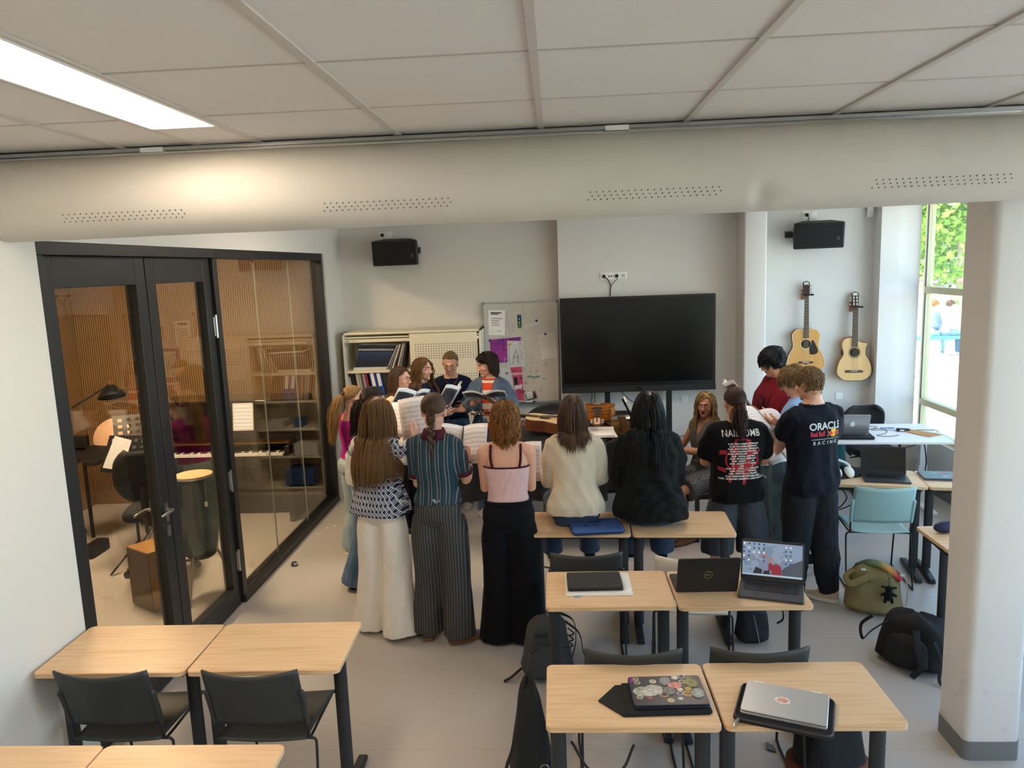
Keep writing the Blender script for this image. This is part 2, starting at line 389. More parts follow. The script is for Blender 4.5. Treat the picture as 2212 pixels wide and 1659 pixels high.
MB().bx(-.16, .16, -.51, -.5, -.008, .02).bx(-.16, .16, .5, .51, -.008, .02).bx(-.16, -.15, -.5, .5, -.008, .02).bx(.15, .16, -.5, .5, -.008, .02).obj('frame', m_white, r)
# ---------- fabric air duct and ceiling rail ----------
dm = NB('duct_fabric', .85, sheen=.1); m_duct = dm.out(dm.ramp(dm.noise(3, 3), ((.3, 'c5c1b6'), (.7, 'cbc7bc'))))
dr = thing('air_duct', 'white fabric air duct tube hanging across the room under the ceiling rail', 'air duct', (0, 3.36, 2.885))
def ductf(u, v):
    x = -2.44 + 6.3 * u; a = 2 * pi * v
    r = .176 + .0015 * sin(x * 2.1) + .0012 * sin(x * 5.3 + 1.)
    d = math.exp(-((x - .845) / .05) ** 2) * math.exp(-((a - 3.9) / .35) ** 2) * .022      # dent
    d -= math.exp(-((x - .81) / .03) ** 2) * math.exp(-((a - 3.95) / .4) ** 2) * .010
    return Vector((x, (r - d) * cos(a), (r - d) * sin(a)))
MB().grid(ductf, 420, 64).obj('duct_fabric', m_duct, dr, smooth=180)
m_hole = M('duct_hole', '3c3833', .9)
for x0 in (-2.09, -.955, .15, 1.29):
    h = MB()
    for row in range(3):
        for k in range(21):
            a = radians(207 + 5.5 * row); x = x0 + k * .026 + (.008, .016, .0)[row]
            n = Vector((0, cos(a), sin(a))); q = Vector((x, 0, 0)) + n * .1775
            h.lathe([(.003, 0), (.003, .001)], 6, q, 0, n.to_track_quat('Z', 'Y').to_matrix())
    h.obj('air_holes', m_hole, dr)['kind'] = 'stuff'
MB().tube([(x, -.06 - .001, .167 - .002 * sin(x)) for x in np.linspace(-2.44, 3.8, 40)], .004, 6).obj('seam', m_duct, dr)
rl = thing('overhead_track', 'long aluminium track running above the fabric duct', 'rail', (0, 3.36, 3.06))
MB().bx(-2.44, 3.88, -.02, .04, .0, .022).bx(-2.44, 3.88, -.045, -.02, .008, .022).obj('track', m_alu, rl)
for x in (-1.72, .28, 2.0): MB().bx(x - .05, x + .05, -.055, -.02, .0, .022).obj('bracket', m_white, rl, bev=.002)
# ================= furniture =================
m_oak = wood('light_oak_top', 'e0be95', 'd0aa7d', .8, .42)
m_oaks = wood('oak_edge', 'cba980', 'bd9a70', 1.5, .5)
m_leg = M('charcoal_leg', '25282b', .5, bump=.05)
def make_table(label, x, y, rz=0., w=.672, d=.468, group='two-seat school desks'):
    """desk whose front left corner stands at x, y; legs inset, arched cantilever feet"""
    r = thing('school_desk', label, 'desk', (x, y, 0), rz, group)
    MB().prism(rrect(w, d, .028, 5, w / 2, d / 2), .737, .76).obj('desktop', [m_oak], r, bev=.003)
    for s in (0, 1):
        lx = .045 + s * (w - .09)
        lg = MB().tube([(lx, d * .36, .06), (lx, d * .36, .715)], [(.021, .032)] * 2, 16, up=(1, 0, 0))
        lg.obj('leg', m_leg, r)
        ar = MB(); pr = [(.02, .735), (.06, .705), (d * .36, .688), (d - .1, .705), (d - .04, .735)]
        ar.prism([(a, b) for a, b in pr], lx - .012, lx + .012, Matrix(((0, 0, 1, 0), (1, 0, 0, 0), (0, 1, 0, 0), (0, 0, 0, 1))))
        ar.obj('bracket', m_leg, r, bev=.003)
        ft = MB(); n = 9; rings = []
        for i in range(n + 1):
            t = i / n; yy = -.02 + (d + .02) * t; z = .052 * (1 - abs(2 * t - .75) ** 2 * .42); hw = .027
            rings.append([(lx - hw, yy, .004), (lx + hw, yy, .004), (lx + hw * .8, yy, max(.02, z)), (lx - hw * .8, yy, max(.02, z))])
        ft.loft(rings); ft.obj('foot', m_leg, r, bev=.006)
    MB().bx(.06, w - .06, d * .36 + .02, d * .36 + .05, .66, .70).obj('crossbar', m_leg, r)
    return r
make_table('oak desk in the front right row under the sticker-covered laptop', -.08, 2.68)
make_table('oak desk in the front right row under the silver laptop, nearest the pillar', .604, 2.685, .008, .685)
make_table('oak desk carrying the closed black laptop on a white folder', -.09, 3.712)
make_table('oak desk carrying two open laptops back to back', .592, 3.70, 0, .68)
make_table('oak desk that the person in the cream cardigan sits on', -.208, 4.80, -.045, .664)
make_table('oak desk that the person in the black jacket sits on', .466, 4.768, -.045, .664)
make_table('oak desk pushed against the left white wall, behind a grey chair', -2.43, 3.09, .012, .708)
make_table('oak desk standing free beside the one at the left wall', -1.712, 3.10, .022, .70)
make_table('oak desk cut off at the bottom left corner by the wall', -2.435, 2.10, .01, .672)
make_table('oak desk cut off at the bottom edge, second from the wall', -1.758, 2.106, .01, .70)
make_table('oak desk with headphones and the dark open laptop, turquoise chair before it', 2.09, 5.80, -.19, .69)
make_table('oak desk with the closed stickered laptop beside the pillar', 2.772, 5.67, -.19, .69)
make_table('oak desk half hidden behind the white pillar', 2.285, 4.37, 0, .69)
# sled-base stacking chairs
def make_chair(label, x, y, rz, shell, group):
    """local: facing +y, origin on the floor under the seat centre"""
    r = thing('stacking_chair', label, 'chair', (x, y, 0), rz, group)
    def seat(u, v):
        X = (u - .5) * .43; Y = .21 - v * .43
        return Vector((X * (1 - .06 * v), Y, .448 - .012 * cos((u - .5) * pi) - .016 * max(0, 1 - v * 5) ** 2 + .004 * v))
    MB().grid(seat, 14, 14).obj('seat', shell, r, smooth=180, solid=.008)
    def back(u, v):
        a = (u - .5) * 2; X = a * .215
        cv = .045 * (1 - a * a)
        return Vector((X, -.205 - .075 * v - cv * (.5 + .5 * v), .525 + .285 * v + .012 * a * a * v))
    bk = MB().grid(back, 18, 10)
    bk.obj('backrest', shell, r, smooth=180, solid=.009)
    for s in (-1, 1): MB().tube([(s * .213, -.208, .53), (s * .214, -.23, .62), (s * .215, -.255, .70)], .0125, 10, round_=True).obj('back_sleeve', shell, r)
    m = MB(); R = .0065
    for s in (-1, 1):
        m.tube(spline([(s * .205, .20, .43), (s * .232, .19, .425), (s * .238, .215, .36), (s * .24, .26, .03), (s * .24, .245, .009), (s * .235, .15, .007), (s * .235, -.19, .007), (s * .235, -.235, .012), (s * .235, -.225, .04), (s * .232, -.17, .36), (s * .225, -.165, .415), (s * .205, -.18, .43)], 5), R, 8)
        m.tube(spline([(s * .205, .20, .432), (s * .205, 0, .428), (s * .207, -.17, .43), (s * .212, -.20, .47), (s * .213, -.21, .56)], 5), R, 8)
    m.tube([(-.205, .17, .428), (.205, .17, .428)], R, 8).tube([(-.207, -.175, .428), (.207, -.175, .428)], R, 8)
    m.obj('sled_frame', m_black, r, smooth=60)
    return r
m_gch = M('chair_shell_grey', '2f3231', .5, bump=.12, bscale=500)
m_tch = M('chair_shell_turquoise', '9fc4c4', .5, bump=.08, bscale=500)
m_cch = M('chair_shell_cream', 'd6d2c4', .5, bump=.08, bscale=500)
G = 'charcoal sled-base chairs'
make_chair('charcoal chair drawn up to the desk at the left white wall', -2.05, 3.29, 0, m_gch, G)
make_chair('charcoal chair beside it, at the free-standing left desk', -1.375, 3.29, .0, m_gch, G)
make_chair('charcoal chair tucked under the desk with the closed black laptop', .305, 3.45, .0, m_gch, G)
make_chair('charcoal chair in front of the desk with two open laptops', .86, 3.46, .0, m_gch, G)
make_chair('charcoal chair behind the closed black laptop, at the desk of the cream cardigan', .145, 4.60, 0, m_gch, G)
make_chair('cream chair turned slightly askew behind the two open laptops', .80, 4.50, -.16, m_cch, 'pale chair')
make_chair('turquoise chair at the desk with the headphones', 2.41, 5.80, -.1, m_tch, 'turquoise chair')
# white height-adjustable teacher desk
m_desk = M('white_desk_top', 'eceae6', .35)
r = thing('sit_stand_desk', 'white sit-stand desk by the window with cables and drumsticks on it', 'desk', (2.1, 7.25, 0), -.1)
MB().bx(0, 1.58, 0, .82, .725, .75).obj('desktop', m_desk, r, bev=.004)
for x in (.1, 1.42):
    MB().bx(x, x + .08, .4, .46, .03, .42).bx(x + .01, x + .07, .405, .455, .42, .70).obj('leg', m_white, r, bev=.003)
    MB().bx(x, x + .08, .08, .76, .0, .035).obj('foot', m_white, r, bev=.008)
MB().bx(.15, 1.45, .38, .48, .68, .724).obj('underframe', m_white, r)
# office chair behind it
m_mesh = M('office_chair_fabric', '1b1c1f', .85, bump=.2)
def office_chair(name, label, x, y, rz, seatz, stool, group):
    r = thing(name, label, 'office chair', (x, y, 0), rz, group)
    b = MB()
    for k in range(5):
        a = 2 * pi * k / 5 + .4; d = Vector((cos(a), sin(a), 0))
        b.tube([d * .03 + Vector((0, 0, .11)), d * .29 + Vector((0, 0, .075))], [(.022, .018), (.016, .012)], 8)
    b.lathe([(.035, .08), (.035, .14), (.028, .15)], 16)
    b.obj('star_base', m_chrome if stool else m_blackp, r)
    for k in range(5):
        a = 2 * pi * k / 5 + .4; d = Vector((cos(a), sin(a), 0)); p = d * .29; t = Vector((-d.y, d.x, 0))
        MB().lathe([(.015, -.022), (.03, -.02), (.03, -.006), (.012, -.005), (.012, .005), (.03, .006), (.03, .02), (.015, .022)], 14, p + Vector((0, 0, .031)), 0, t.to_track_quat('Z', 'Y').to_matrix()).obj('caster', m_blackp, r)
    MB().lathe([(.026, .13), (.026, seatz - .2), (.014, seatz - .2), (.014, seatz - .06)], 14).obj('gas_column', m_chrome if stool else m_blackp, r)
    if stool:
        q = MB(); q.tube([(.23 * cos(t), .23 * sin(t), .27) for t in np.linspace(0, 2 * pi, 33)[:-1]], .011, 8, loop=True, cap=False)
        for k in range(3): q.tube([(0.02 * cos(2.1 * k), .02 * sin(2.1 * k), .27), (.23 * cos(2.1 * k), .23 * sin(2.1 * k), .27)], .012, 6)
        q.obj('foot_ring', m_chrome, r)
    MB().bx(-.09, .09, -.14, .1, seatz - .085, seatz - .045).tube([(.1, 0, seatz - .06), (.26, .02, seatz - .07)], .008, 8).tube([(-.1, 0, seatz - .06), (-.22, .02, seatz - .08)], .008, 8).obj('mechanism', m_blackp, r, bev=.008)
    MB().prism(rrect(.46, .44, .12, 6), seatz - .045, seatz + .03).obj('seat', m_mesh, r, bev=.025, seg=4)
    bk = MB(); bh = .40 if stool else .27
    def bf(u, v):
        a = (u - .5) * 2; b_ = (v - .5) * 2; wv = .225 * (1 - abs(b_) ** 3.5 * .35); k = max(1, (abs(a) ** 4 + abs(b_) ** 4) ** .25)
        return Vector((a / (1 if k < 1 else k) * wv, -.25 - .02 * (1 - a * a) + .05 * a * a, seatz + .16 + bh * v))
    bk.grid(bf, 16, 12).obj('backrest', m_mesh, r, smooth=180, solid=.04, bev=0)
    MB().tube(spline([(0, -.12, seatz - .07), (0, -.27, seatz - .05), (0, -.31, seatz + .1), (0, -.30, seatz + .28)], 5), [(.03, .01)] * 16, 8).obj('back_support', m_blackp, r)
    if not stool:
        for s in (-1, 1): MB().tube(spline([(s * .24, 0, seatz - .05), (s * .29, 0, seatz + .02), (s * .28, 0, seatz + .2)], 4), .014, 8).box((s * .28, .03, seatz + .215), (.07, .26, .03)).obj('armrest', m_blackp, r, bev=.01)
    return r
office_chair('office_chair', 'black office chair standing behind the white desk by the window', 3.36, 8.12, pi + .1, .43, False, 'office chair')
office_chair('drafting_chair', 'black drafting chair with chrome foot ring behind the glass door', -3.42, 6.0, .3, .60, True, 'drafting chair')
# ================= things on and along the far walls =================
ZUP = Matrix(((1, 0, 0, 0), (0, 0, -1, 0), (0, 1, 0, 0), (0, 0, 0, 1)))          # outline x,z drawn on a wall, extruded towards the room (-y)
def wallT(x, y, z): return Matrix.Translation((x, y, z)) @ ZUP
def wall_text(name, body, size, mat, parent, x, y, z, rz=0., **k):
    vs, fs = textmesh(body, size, **k); T = Matrix.Translation((x, y, z)) @ Matrix.Rotation(rz, 4, 'Y') @ ZUP
    me = MB().add([T @ v for v in vs], fs).obj(name, mat, parent, smooth=0); return me
# ---- interactive display on its stand
m_screen = M('screen_glass', '050606', .22, spec=.45); m_bez = M('display_bezel', '0c0d0e', .35)
tv = thing('display_screen', 'large black interactive display screen standing against the far wall', 'screen', (.9, 8.38, 0))
MB().prism(rrect(1.69, 1.025, .008, 3, 0, 1.63), 0, .07, wallT(0, .07, 0)).obj('housing', m_bez, tv, bev=.004)
MB().prism(rrect(1.635, .925, .003, 2, 0, 1.66), 0, .0035, wallT(0, .0005, 0)).obj('panel', m_screen, tv)
sb = MB().bx(-.845, .845, -.02, .05, 1.09, 1.155).obj('soundbar', M('soundbar_mesh', '151617', .7, bump=.5, bscale=900), tv, bev=.005)
ws = MB()
ws.lathe([(.026, -.004), (.026, .012), (.016, .012), (.015, .006), (.003, .006)], 20, (.015, -.02, 1.122), 0, rotm(pi / 2)); ws.obj('webcam', m_blackp, tv)
bt = MB()
for i in range(6): bt.lathe([(.004, 0), (.004, .004)], 8, (-.77 + i * .018, -.02, 1.122), 0, rotm(pi / 2))
bt.obj('buttons', M('button_grey', '3c3d40', .5), tv)
for s in (-.34, .34): MB().bx(s - .03, s + .03, .0, .05, .05, 1.1).obj('stand_post', m_black, tv, bev=.003)
MB().bx(-.5, .5, -.25, .14, .015, .05).obj('stand_base', m_black, tv, bev=.006)
def cable(name, label, pts, r=.004, mat=None, k=7):
    return tag(MB().tube(spline(pts, k), r, 6, round_=True).obj(name, mat or m_cable, smooth=180), label, 'cable')
# ---- socket rows, switches, sensor
def sockets(label, x, y, z, kinds, cat='socket'):
    r = thing('wall_socket' if cat == 'socket' else 'light_switch', label, cat, (x, y, z)); n = len(kinds)
    MB().prism(rrect(.071 * n + .01, .081, .006, 3, 0, 0), 0, .008, wallT(0, 0, 0)).obj('frame_plate', m_white, r, bev=.002)
    for i, k in enumerate(kinds):
        cx = (i - (n - 1) / 2) * .071
        MB().prism(rrect(.056, .056, .004, 3, cx, 0), .008, .0115, wallT(0, 0, 0)).obj('insert' if k != 'r' else 'rocker', m_white, r, bev=.0015)
        if k in 'sp':
            MB().lathe([(.021, 0), (.021, .001)], 20, (cx, -.0115, 0), 0, rotm(pi / 2)).obj('socket_well', M('socket_shade', 'c9c9c6', .5), r)
        if k == 's':
            h = MB()
            for q in (-.0095, .0095): h.lathe([(.003, 0), (.003, .001)], 8, (cx + q, -.013, 0), 0, rotm(pi / 2))
            h.obj('pin_holes', m_blackp, r)
        if k == 'd':
            for q in (-.013, .013): MB().bx(cx + q - .008, cx + q + .008, -.0125, -.011, -.01, .006).obj('data_port', m_blackp, r)
        if k == 'p': MB().lathe([(.019, 0), (.019, .018), (.014, .03), (.006, .036)], 16, (cx, -.0125, 0), 0, rotm(pi / 2)).obj('plug', m_blackp, r)
    return r
sockets('row of four white wall sockets with two plugs above the display screen', .66, 8.55, 2.365, 'pdps')
sockets('white wall socket with a plug above the loudspeaker over the cabinet', -1.90, 8.72, 2.915, 'pb')
sockets('white wall socket with a plug above the loudspeaker over the guitars', 2.80, 8.62, 2.945, 'pb')
sockets('square white light switch under the display screen beside the seated woman', 1.43, 8.55, .955, 'r', 'switch')
sockets('square white light switch under the cutaway guitar', 3.17, 8.62, .932, 'r', 'switch')
cable('power_cable', 'pair of black cables running from the wall sockets down behind the display', [(.56, 8.52, 2.36), (.60, 8.52, 2.32), (.625, 8.53, 2.26), (.62, 8.53, 2.2), (.615, 8.535, 2.1)], .006)
cable('power_cable', 'thin black cable joining from the third socket above the display', [(.70, 8.52, 2.36), (.695, 8.52, 2.33), (.655, 8.525, 2.29), (.628, 8.525, 2.25)], .004)
cable('power_cable', 'short black cable from the socket to the loudspeaker over the guitars', [(2.765, 8.58, 2.945), (2.77, 8.56, 2.915), (2.76, 8.53, 2.90), (2.74, 8.5, 2.86)], .004)
cable('power_cable', 'black cable hanging from the lower left corner of the display', [(.07, 8.42, 1.1), (.09, 8.44, 1.0), (.17, 8.40, .90), (.28, 8.32, .83)], .004)
cable('power_cable', 'black cable hanging beneath the display behind the orange guitar', [(.39, 8.45, 1.1), (.385, 8.45, 1.0), (.35, 8.42, .9), (.33, 8.4, .8)], .004)
cable('power_cable', 'second black cable hanging beneath the display behind the orange guitar', [(.42, 8.46, 1.1), (.42, 8.46, 1.0), (.41, 8.46, .8)], .004)
cable('power_cable', 'black cable curving from under the display to the piano', [(.70, 8.42, 1.1), (.80, 8.40, 1.0), (.95, 8.36, .9), (1.08, 8.3, .76)], .004)
cable('power_cable', 'black cable slung along the wall beside the seated woman', [(1.2, 8.45, .55), (1.3, 8.5, .52), (1.45, 8.5, .56), (1.6, 8.5, .7)], .004)
se = thing('motion_sensor', 'small white motion sensor high in the corner by the window', 'sensor', (3.43, 8.60, 2.96))
MB().prism(rrect(.065, .13, .01, 3), 0, .035, wallT(0, 0, 0)).obj('casing', m_white, se, bev=.004)
MB().prism(rrect(.045, .045, .01, 3, 0, -.03), .035, .042, wallT(0, 0, 0)).obj('lens', M('sensor_lens', 'd8d6cf', .4), se, bev=.003)
# ---- loudspeakers
def speaker(label, x, y, z, rz, side):
    r = thing('loudspeaker', label, 'loudspeaker', (x, y, z), rot=(radians(8), 0, rz), group='black wall loudspeakers')
    w, h, d = .50, .27, .26
    out = [(-w / 2, 0), (w / 2, 0), (w / 2 - .0, .06), (w / 2 - .10, d), (-w / 2 + .10, d), (-w / 2, .06)]
    MB().prism(out, -h / 2, h / 2).obj('cabinet_box', M('speaker_paint', '17181a', .6, bump=.4, bscale=300), r, bev=.012)
    MB().bx(-w / 2 + .022, w / 2 - .022, -.006, .004, -h / 2 + .018, h / 2 - .018).obj('grille', M('speaker_grille', '050506', .75, bump=.6, bscale=700), r, bev=.003)
    lg = MB().bx(w / 2 - .075, w / 2 - .06, -.008, -.0055, -.05, -.012).bx(w / 2 - .057, w / 2 - .045, -.008, -.0055, -.05, -.012).bx(w / 2 - .075, w / 2 - .06, -.008, -.0055, -.035, -.028)
    lg.obj('badge', M('badge_grey', '4b4f52', .4), r)
    b = MB().prism([(0, -.09), (.06, -.09), (.11, -.03), (.11, .05), (.06, .09), (0, .09)], -.003, .003, Matrix.Translation((side * (w / 2 - .01), .06, 0)) @ Matrix(((0, 0, 1, 0), (1, 0, 0, 0), (0, 1, 0, 0), (0, 0, 0, 1))))
    b.bx(side * (w / 2) - .07, side * (w / 2) + .01, .17, .30, -.03, .03); b.obj('wall_bracket', m_black, r, bev=.002)
    return r
speaker('black loudspeaker on the wall above the cream cabinet', -1.75, 8.44, 2.70, .06, 1)
speaker('black loudspeaker on the wall above the two hanging guitars', 2.80, 8.30, 2.71, -.18, -1)
# ---- whiteboard
m_wb = M('whiteboard_enamel', 'cfcbc4', .25, coat=.2)
WX, WZ = -.395, 1.525
wb = thing('whiteboard', 'small upright whiteboard with drawings, papers and magnets on it', 'whiteboard', (WX, 8.70, WZ))
MB().bx(-.415, .415, -.012, .0, -.575, .575).obj('board', m_wb, wb)
f = MB().bx(-.425, .425, -.018, .0, .568, .582).bx(-.425, .425, -.018, 0, -.582, -.568).bx(-.425, -.412, -.018, 0, -.57, .57).bx(.412, .425, -.018, 0, -.57, .57)
f.obj('frame', m_alu, wb, bev=.002)
for sx in (-1, 1): MB().bx(sx * .42 - .012, sx * .42 + .012, -.02, 0, .563, .587).obj('corner_cap', M('cap_grey', '6c6e6e', .5), wb, bev=.004)
MB().bx(-.42, .42, -.06, -.018, -.59, -.582).obj('pen_tray', m_alu, wb)
def wbp(px, py):   # photo-crop coordinates of the board (1313x1659 crop) to board-local x,z
    return ((px - 655) / 1120 * .83, -(py - 820) / 1450 * 1.15)
INK = [M('marker_black', '5b5c5e', .6), M('marker_red', 'a8493f', .6), M('marker_green', '7fa59a', .6)]
def ink(name, strokes, w, mi):
    m = MB()
    for s in strokes:
        p = [wbp(*q) for q in s]; p = [Vector((a, -.0128, b)) for a, b in p]
        p = spline(p, 4) if len(p) > 2 else p
        m.tube(p, [(w * random.uniform(.7, 1), .0003) for _ in p], 6, up=(0, 1, 0))
    return m.obj(name, INK[mi], wb, smooth=0)
ink('drawn_tower', [[(430, 250), (420, 400), (415, 560)], [(455, 290), (470, 400), (480, 550), (500, 575)], [(430, 300), (460, 350), (425, 400)], [(425, 420), (460, 450), (420, 500)], [(490, 400), (570, 395)], [(490, 430), (560, 425)], [(500, 460), (560, 440)], [(490, 500), (550, 480)], [(340, 590), (470, 570)], [(510, 520), (550, 510)], [(690, 170), (715, 190), (700, 215), (685, 195), (695, 170)], [(660, 240), (700, 235), (715, 270), (690, 300), (680, 340)]], .0012, 0)
ink('drawn_face_lines', [[(770, 940), (800, 890), (845, 950)], [(660, 1090), (720, 1030), (760, 970)], [(750, 1065), (780, 1048), (808, 1056)], [(845, 1050), (880, 1048), (910, 1060)], [(780, 960), (800, 975), (820, 960), (825, 1005)], [(870, 975), (915, 985)], [(780, 1090), (795, 1075), (800, 1110), (785, 1115), (780, 1090)], [(820, 1250), (850, 1272)], [(930, 1335), (955, 1350), (935, 1395), (922, 1390), (932, 1340)], [(1000, 940), (1040, 930), (1050, 960), (1000, 990)], [(1010, 1000), (1050, 990), (1050, 1030), (1010, 1035), (1005, 1005)], [(975, 1100), (1020, 1120)], [(1020, 1010), (1040, 1020), (1015, 1028)]], .0016, 0)
ink('drawn_red_marks', [[(855, 1080), (880, 1085), (870, 1110), (855, 1095)], [(690, 1260), (715, 1255), (712, 1280), (692, 1276), (690, 1260)], [(672, 488), (685, 495)], [(445, 262), (465, 255)], [(810, 1210), (830, 1208), (828, 1222)]], .003, 1)
ink('drawn_green_moustache', [[(728, 1185), (770, 1165), (825, 1185), (880, 1170), (928, 1180)], [(735, 1180), (790, 1178), (860, 1190), (920, 1172)]], .009, 2)
ink('drawn_green_smudge', [[(965, 1222), (1000, 1205), (1040, 1222)]], .006, 2)
def sheet(name, label, cat, corners, mat, texts=(), th=.0012, dy=0.0):
    """paper on the board from four crop corners (tl, tr, br, bl)"""
    c = [wbp(*q) for q in corners]; y = 8.7 - .0132 - dy
    cx = sum(a for a, b in c) / 4; cz = sum(b for a, b in c) / 4
    r = thing(name, label, cat, (WX + cx, y, WZ + cz))
    loc = [(a - cx, b - cz) for a, b in c]
    MB().prism(loc[::-1], 0, th, wallT(0, 0, 0)).obj('sheet', mat, r, smooth=0)
    ux = Vector((loc[1][0] - loc[0][0], loc[1][1] - loc[0][1])); uy = Vector((loc[3][0] - loc[0][0], loc[3][1] - loc[0][1]))
    for nm, mi, sts in texts:
        m = MB()
        for u0, v0, u1, v1, hw in sts:
            a, b = [Vector(loc[0]) + ux * u + uy * v for u, v in ((u0, v0), (u1, v1))]; n = Vector((-(b - a).y, (b - a).x)).normalized() * hw
            m.add([(q.x, -th - .0004, q.y) for q in (a + n, b + n, b - n, a - n)], [[0, 1, 2, 3]])
        m.obj(nm, mi, r, smooth=0)
    return r
m_ink = M('print_ink', '55555a', .8); m_inkd = M('print_ink_dark', '26262a', .8)
sheet('paper_notice', 'white printed notice at the upper left of the whiteboard', 'paper', [(165, 187), (422, 197), (405, 558), (152, 548)], m_paper,
      (('heading', m_inkd, [(.13, .10, .78, .11, .006), (.13, .155, .62, .16, .006)]), ('body_text', m_ink, [(.17, .33, .83, .34, .003), (.16, .42, .66, .425, .003), (.16, .51, .62, .515, .003), (.17, .60, .67, .605, .003), (.5, .83, .75, .84, .003)])))
pn = NB('purple_painting', .7)
m_purple = pn.out(pn.ramp(pn.noise(9, 6, None, 1.5), ((.28, '4a2a78'), (.42, '7b2f8e'), (.52, 'b02c86'), (.62, '8a3aa0'), (.75, 'c9a3cf'))))
sheet('purple_painting', 'purple and magenta splashed painting pinned under the notice', 'picture', [(165, 615), (650, 590), (655, 945), (180, 965)], m_purple)
sheet('paper_drawing', 'pencil drawing of a pointed tower over the purple painting', 'picture', [(437, 640), (692, 650), (700, 1022), (430, 1030)], M('drawing_paper', 'dcdbda', .8),
      (('pencil_tower', m_ink, [(.5, .30, .5, .40, .002), (.5, .38, .35, .58, .0025), (.5, .38, .68, .58, .0025), (.35, .58, .68, .57, .0025), (.36, .58, .34, .90, .0025), (.62, .58, .63, .88, .0025), (.68, .58, .72, .86, .0015), (.40, .64, .47, .64, .004), (.52, .64, .58, .64, .004), (.45, .75, .55, .75, .002), (.10, .1, .10, .9, .002), (.7, .1, .9, .11, .002), (.75, .3, .9, .5, .0015), (.8, .5, .92, .7, .0015), (.12, .95, .3, .8, .002)]),
       ('yellow_corner', M('sun_yellow', 'd9a427', .7), [(.03, .13, .25, .12, .009)])), dy=.002)
ps = sheet('pink_poster', 'pink handwritten poster on the lower part of the whiteboard', 'poster', [(470, 1030), (650, 1025), (665, 1520), (560, 1525)], M('poster_pink', 'd24e75', .7), dy=.0005)
mw = M('poster_white', 'efe6e6', .7)
wall_text('lettering', 'POSITIVO', .034, mw, ps, -.005, -.0022, .115, -.03, bold=.0012)
wall_text('lettering', 'LA', .024, m_inkd, ps, -.045, -.0022, .155, bold=.001)
wall_text('lettering', 'CHT', .046, m_inkd, ps, .03, -.0022, -.10, bold=.0014)
q = MB()
q.add([(a, -.0018, b) for a, b in ((-.052, .08), (-.012, .08), (-.006, .0), (-.012, -.06), (-.04, -.06), (-.05, 0))], [[0, 1, 2, 3, 4, 5]])
q.add([(.03 + .014 * a, -.0018, .066 + .012 * b) for a, b in ((0, -1), (1, .2), (.8, .8), (.3, .8), (0, .4), (-.3, .8), (-.8, .8), (-1, .2))], [list(range(8))])
q.obj('black_figures', m_inkd, ps, smooth=0)
MB().add([(a, -.0020, b) for a, b in ((-.04, -.02), (-.02, -.012), (-.005, -.02), (.04, -.005), (.05, -.03), (.03, -.04), (.045, -.06), (.0, -.055), (-.03, -.07), (-.045, -.05))], [list(range(10))]).obj('white_splash', mw, ps, smooth=0)
sheet('paper_sketch', 'small white sketch half hidden behind the curly head', 'paper', [(320, 1020), (465, 1040), (490, 1270), (340, 1240)], M('sketch_paper', 'd6d5d4', .8), (('sketch', m_inkd, [(.4, .4, .75, .35, .006), (.5, .45, .6, .5, .004)]),))
sheet('paper_letter', 'handwritten white letter at the right edge of the whiteboard', 'paper', [(925, 565), (1170, 545), (1205, 905), (960, 930)], M('letter_paper', 'dddcd8', .8), (('handwriting', M('faint_ink', 'a5a39f', .8), [(.05, .05 + .07 * k, .9, .05 + .07 * k, .0012) for k in range(1, 8)]),))
sheet('paper_strip', 'slanting paper strip under the upper blue magnet', 'paper', [(705, 430), (945, 365), (965, 400), (715, 470)], M('strip_paper', 'd3d2ce', .8))
sheet('bookmark_card', 'green and blue bookmark at the top of the whiteboard', 'card', [(605, 280), (668, 278), (672, 463), (610, 463)], M('bookmark_green', '1f4a3c', .5),
      (('blue_top', M('bookmark_blue', '2d4f7d', .5), [(.5, -.06, .5, .18, .022)]), ('pale_figure', mw, [(.35, .3, .6, .28, .006), (.4, .5, .5, .62, .006), (.35, .75, .6, .72, .004)]), ('lime_foot', M('bookmark_lime', '4f8f2f', .5), [(.5, .82, .5, .99, .022)])))
def magnet(label, px, py, mat=None, r=.014, dy=.0015):
    x, z = wbp(px, py); o = thing('magnet', label, 'magnet', (WX + x, 8.7 - .013 - dy, WZ + z), group='round whiteboard magnets')
    MB().lathe([(r, 0), (r, .005), (r * .8, .008)], 18, (0, 0, 0), 0, rotm(pi / 2)).obj('disc', mat or m_blue, o)
m_blue = M('magnet_blue', '1d3f7c', .4)
magnet('blue magnet on the slanting paper strip', 902, 364); magnet('blue magnet on the handwritten letter', 1032, 560)
magnet('blue magnet at the corner of the purple painting', 168, 627); magnet('white magnet on the tower drawing', 578, 680, m_white, dy=.0045)
magnet('white magnet at the bottom of the printed notice', 226, 497, m_white); magnet('white magnet in the middle of the printed notice', 338, 352, m_white)
bx_ = thing('marker_holder', 'slanting holder of whiteboard markers stuck low on the board', 'holder', (WX + .095, 8.68, WZ - .505), rot=(0, radians(-14), 0))
MB().bx(-.06, .06, -.012, .006, -.035, -.028).bx(-.06, -.056, -.02, .006, -.03, .04).obj('tray', m_blackp, bx_)
def marker(label, x, z, cap, rot, y=8.672, L=.12):
    o = thing('whiteboard_marker', label, 'marker', (x, y, z), rot=(0, rot, 0), group='whiteboard markers')
    R = rotm(0, pi / 2)
    MB().lathe([(.007, -L / 2), (.0075, -L / 2 + .005), (.0075, L / 2 - .035)], 12, (0, 0, 0), 0, R).obj('barrel', m_white, o)
    MB().lathe([(.0085, L / 2 - .036), (.0085, L / 2 - .004), (.006, L / 2)], 12, (0, 0, 0), 0, R).obj('cap', M('cap_' + cap, {'green': '2f7d48', 'red': 'b3202c', 'black': '1b1b1d', 'navy': '22284a'}[cap], .4), o)
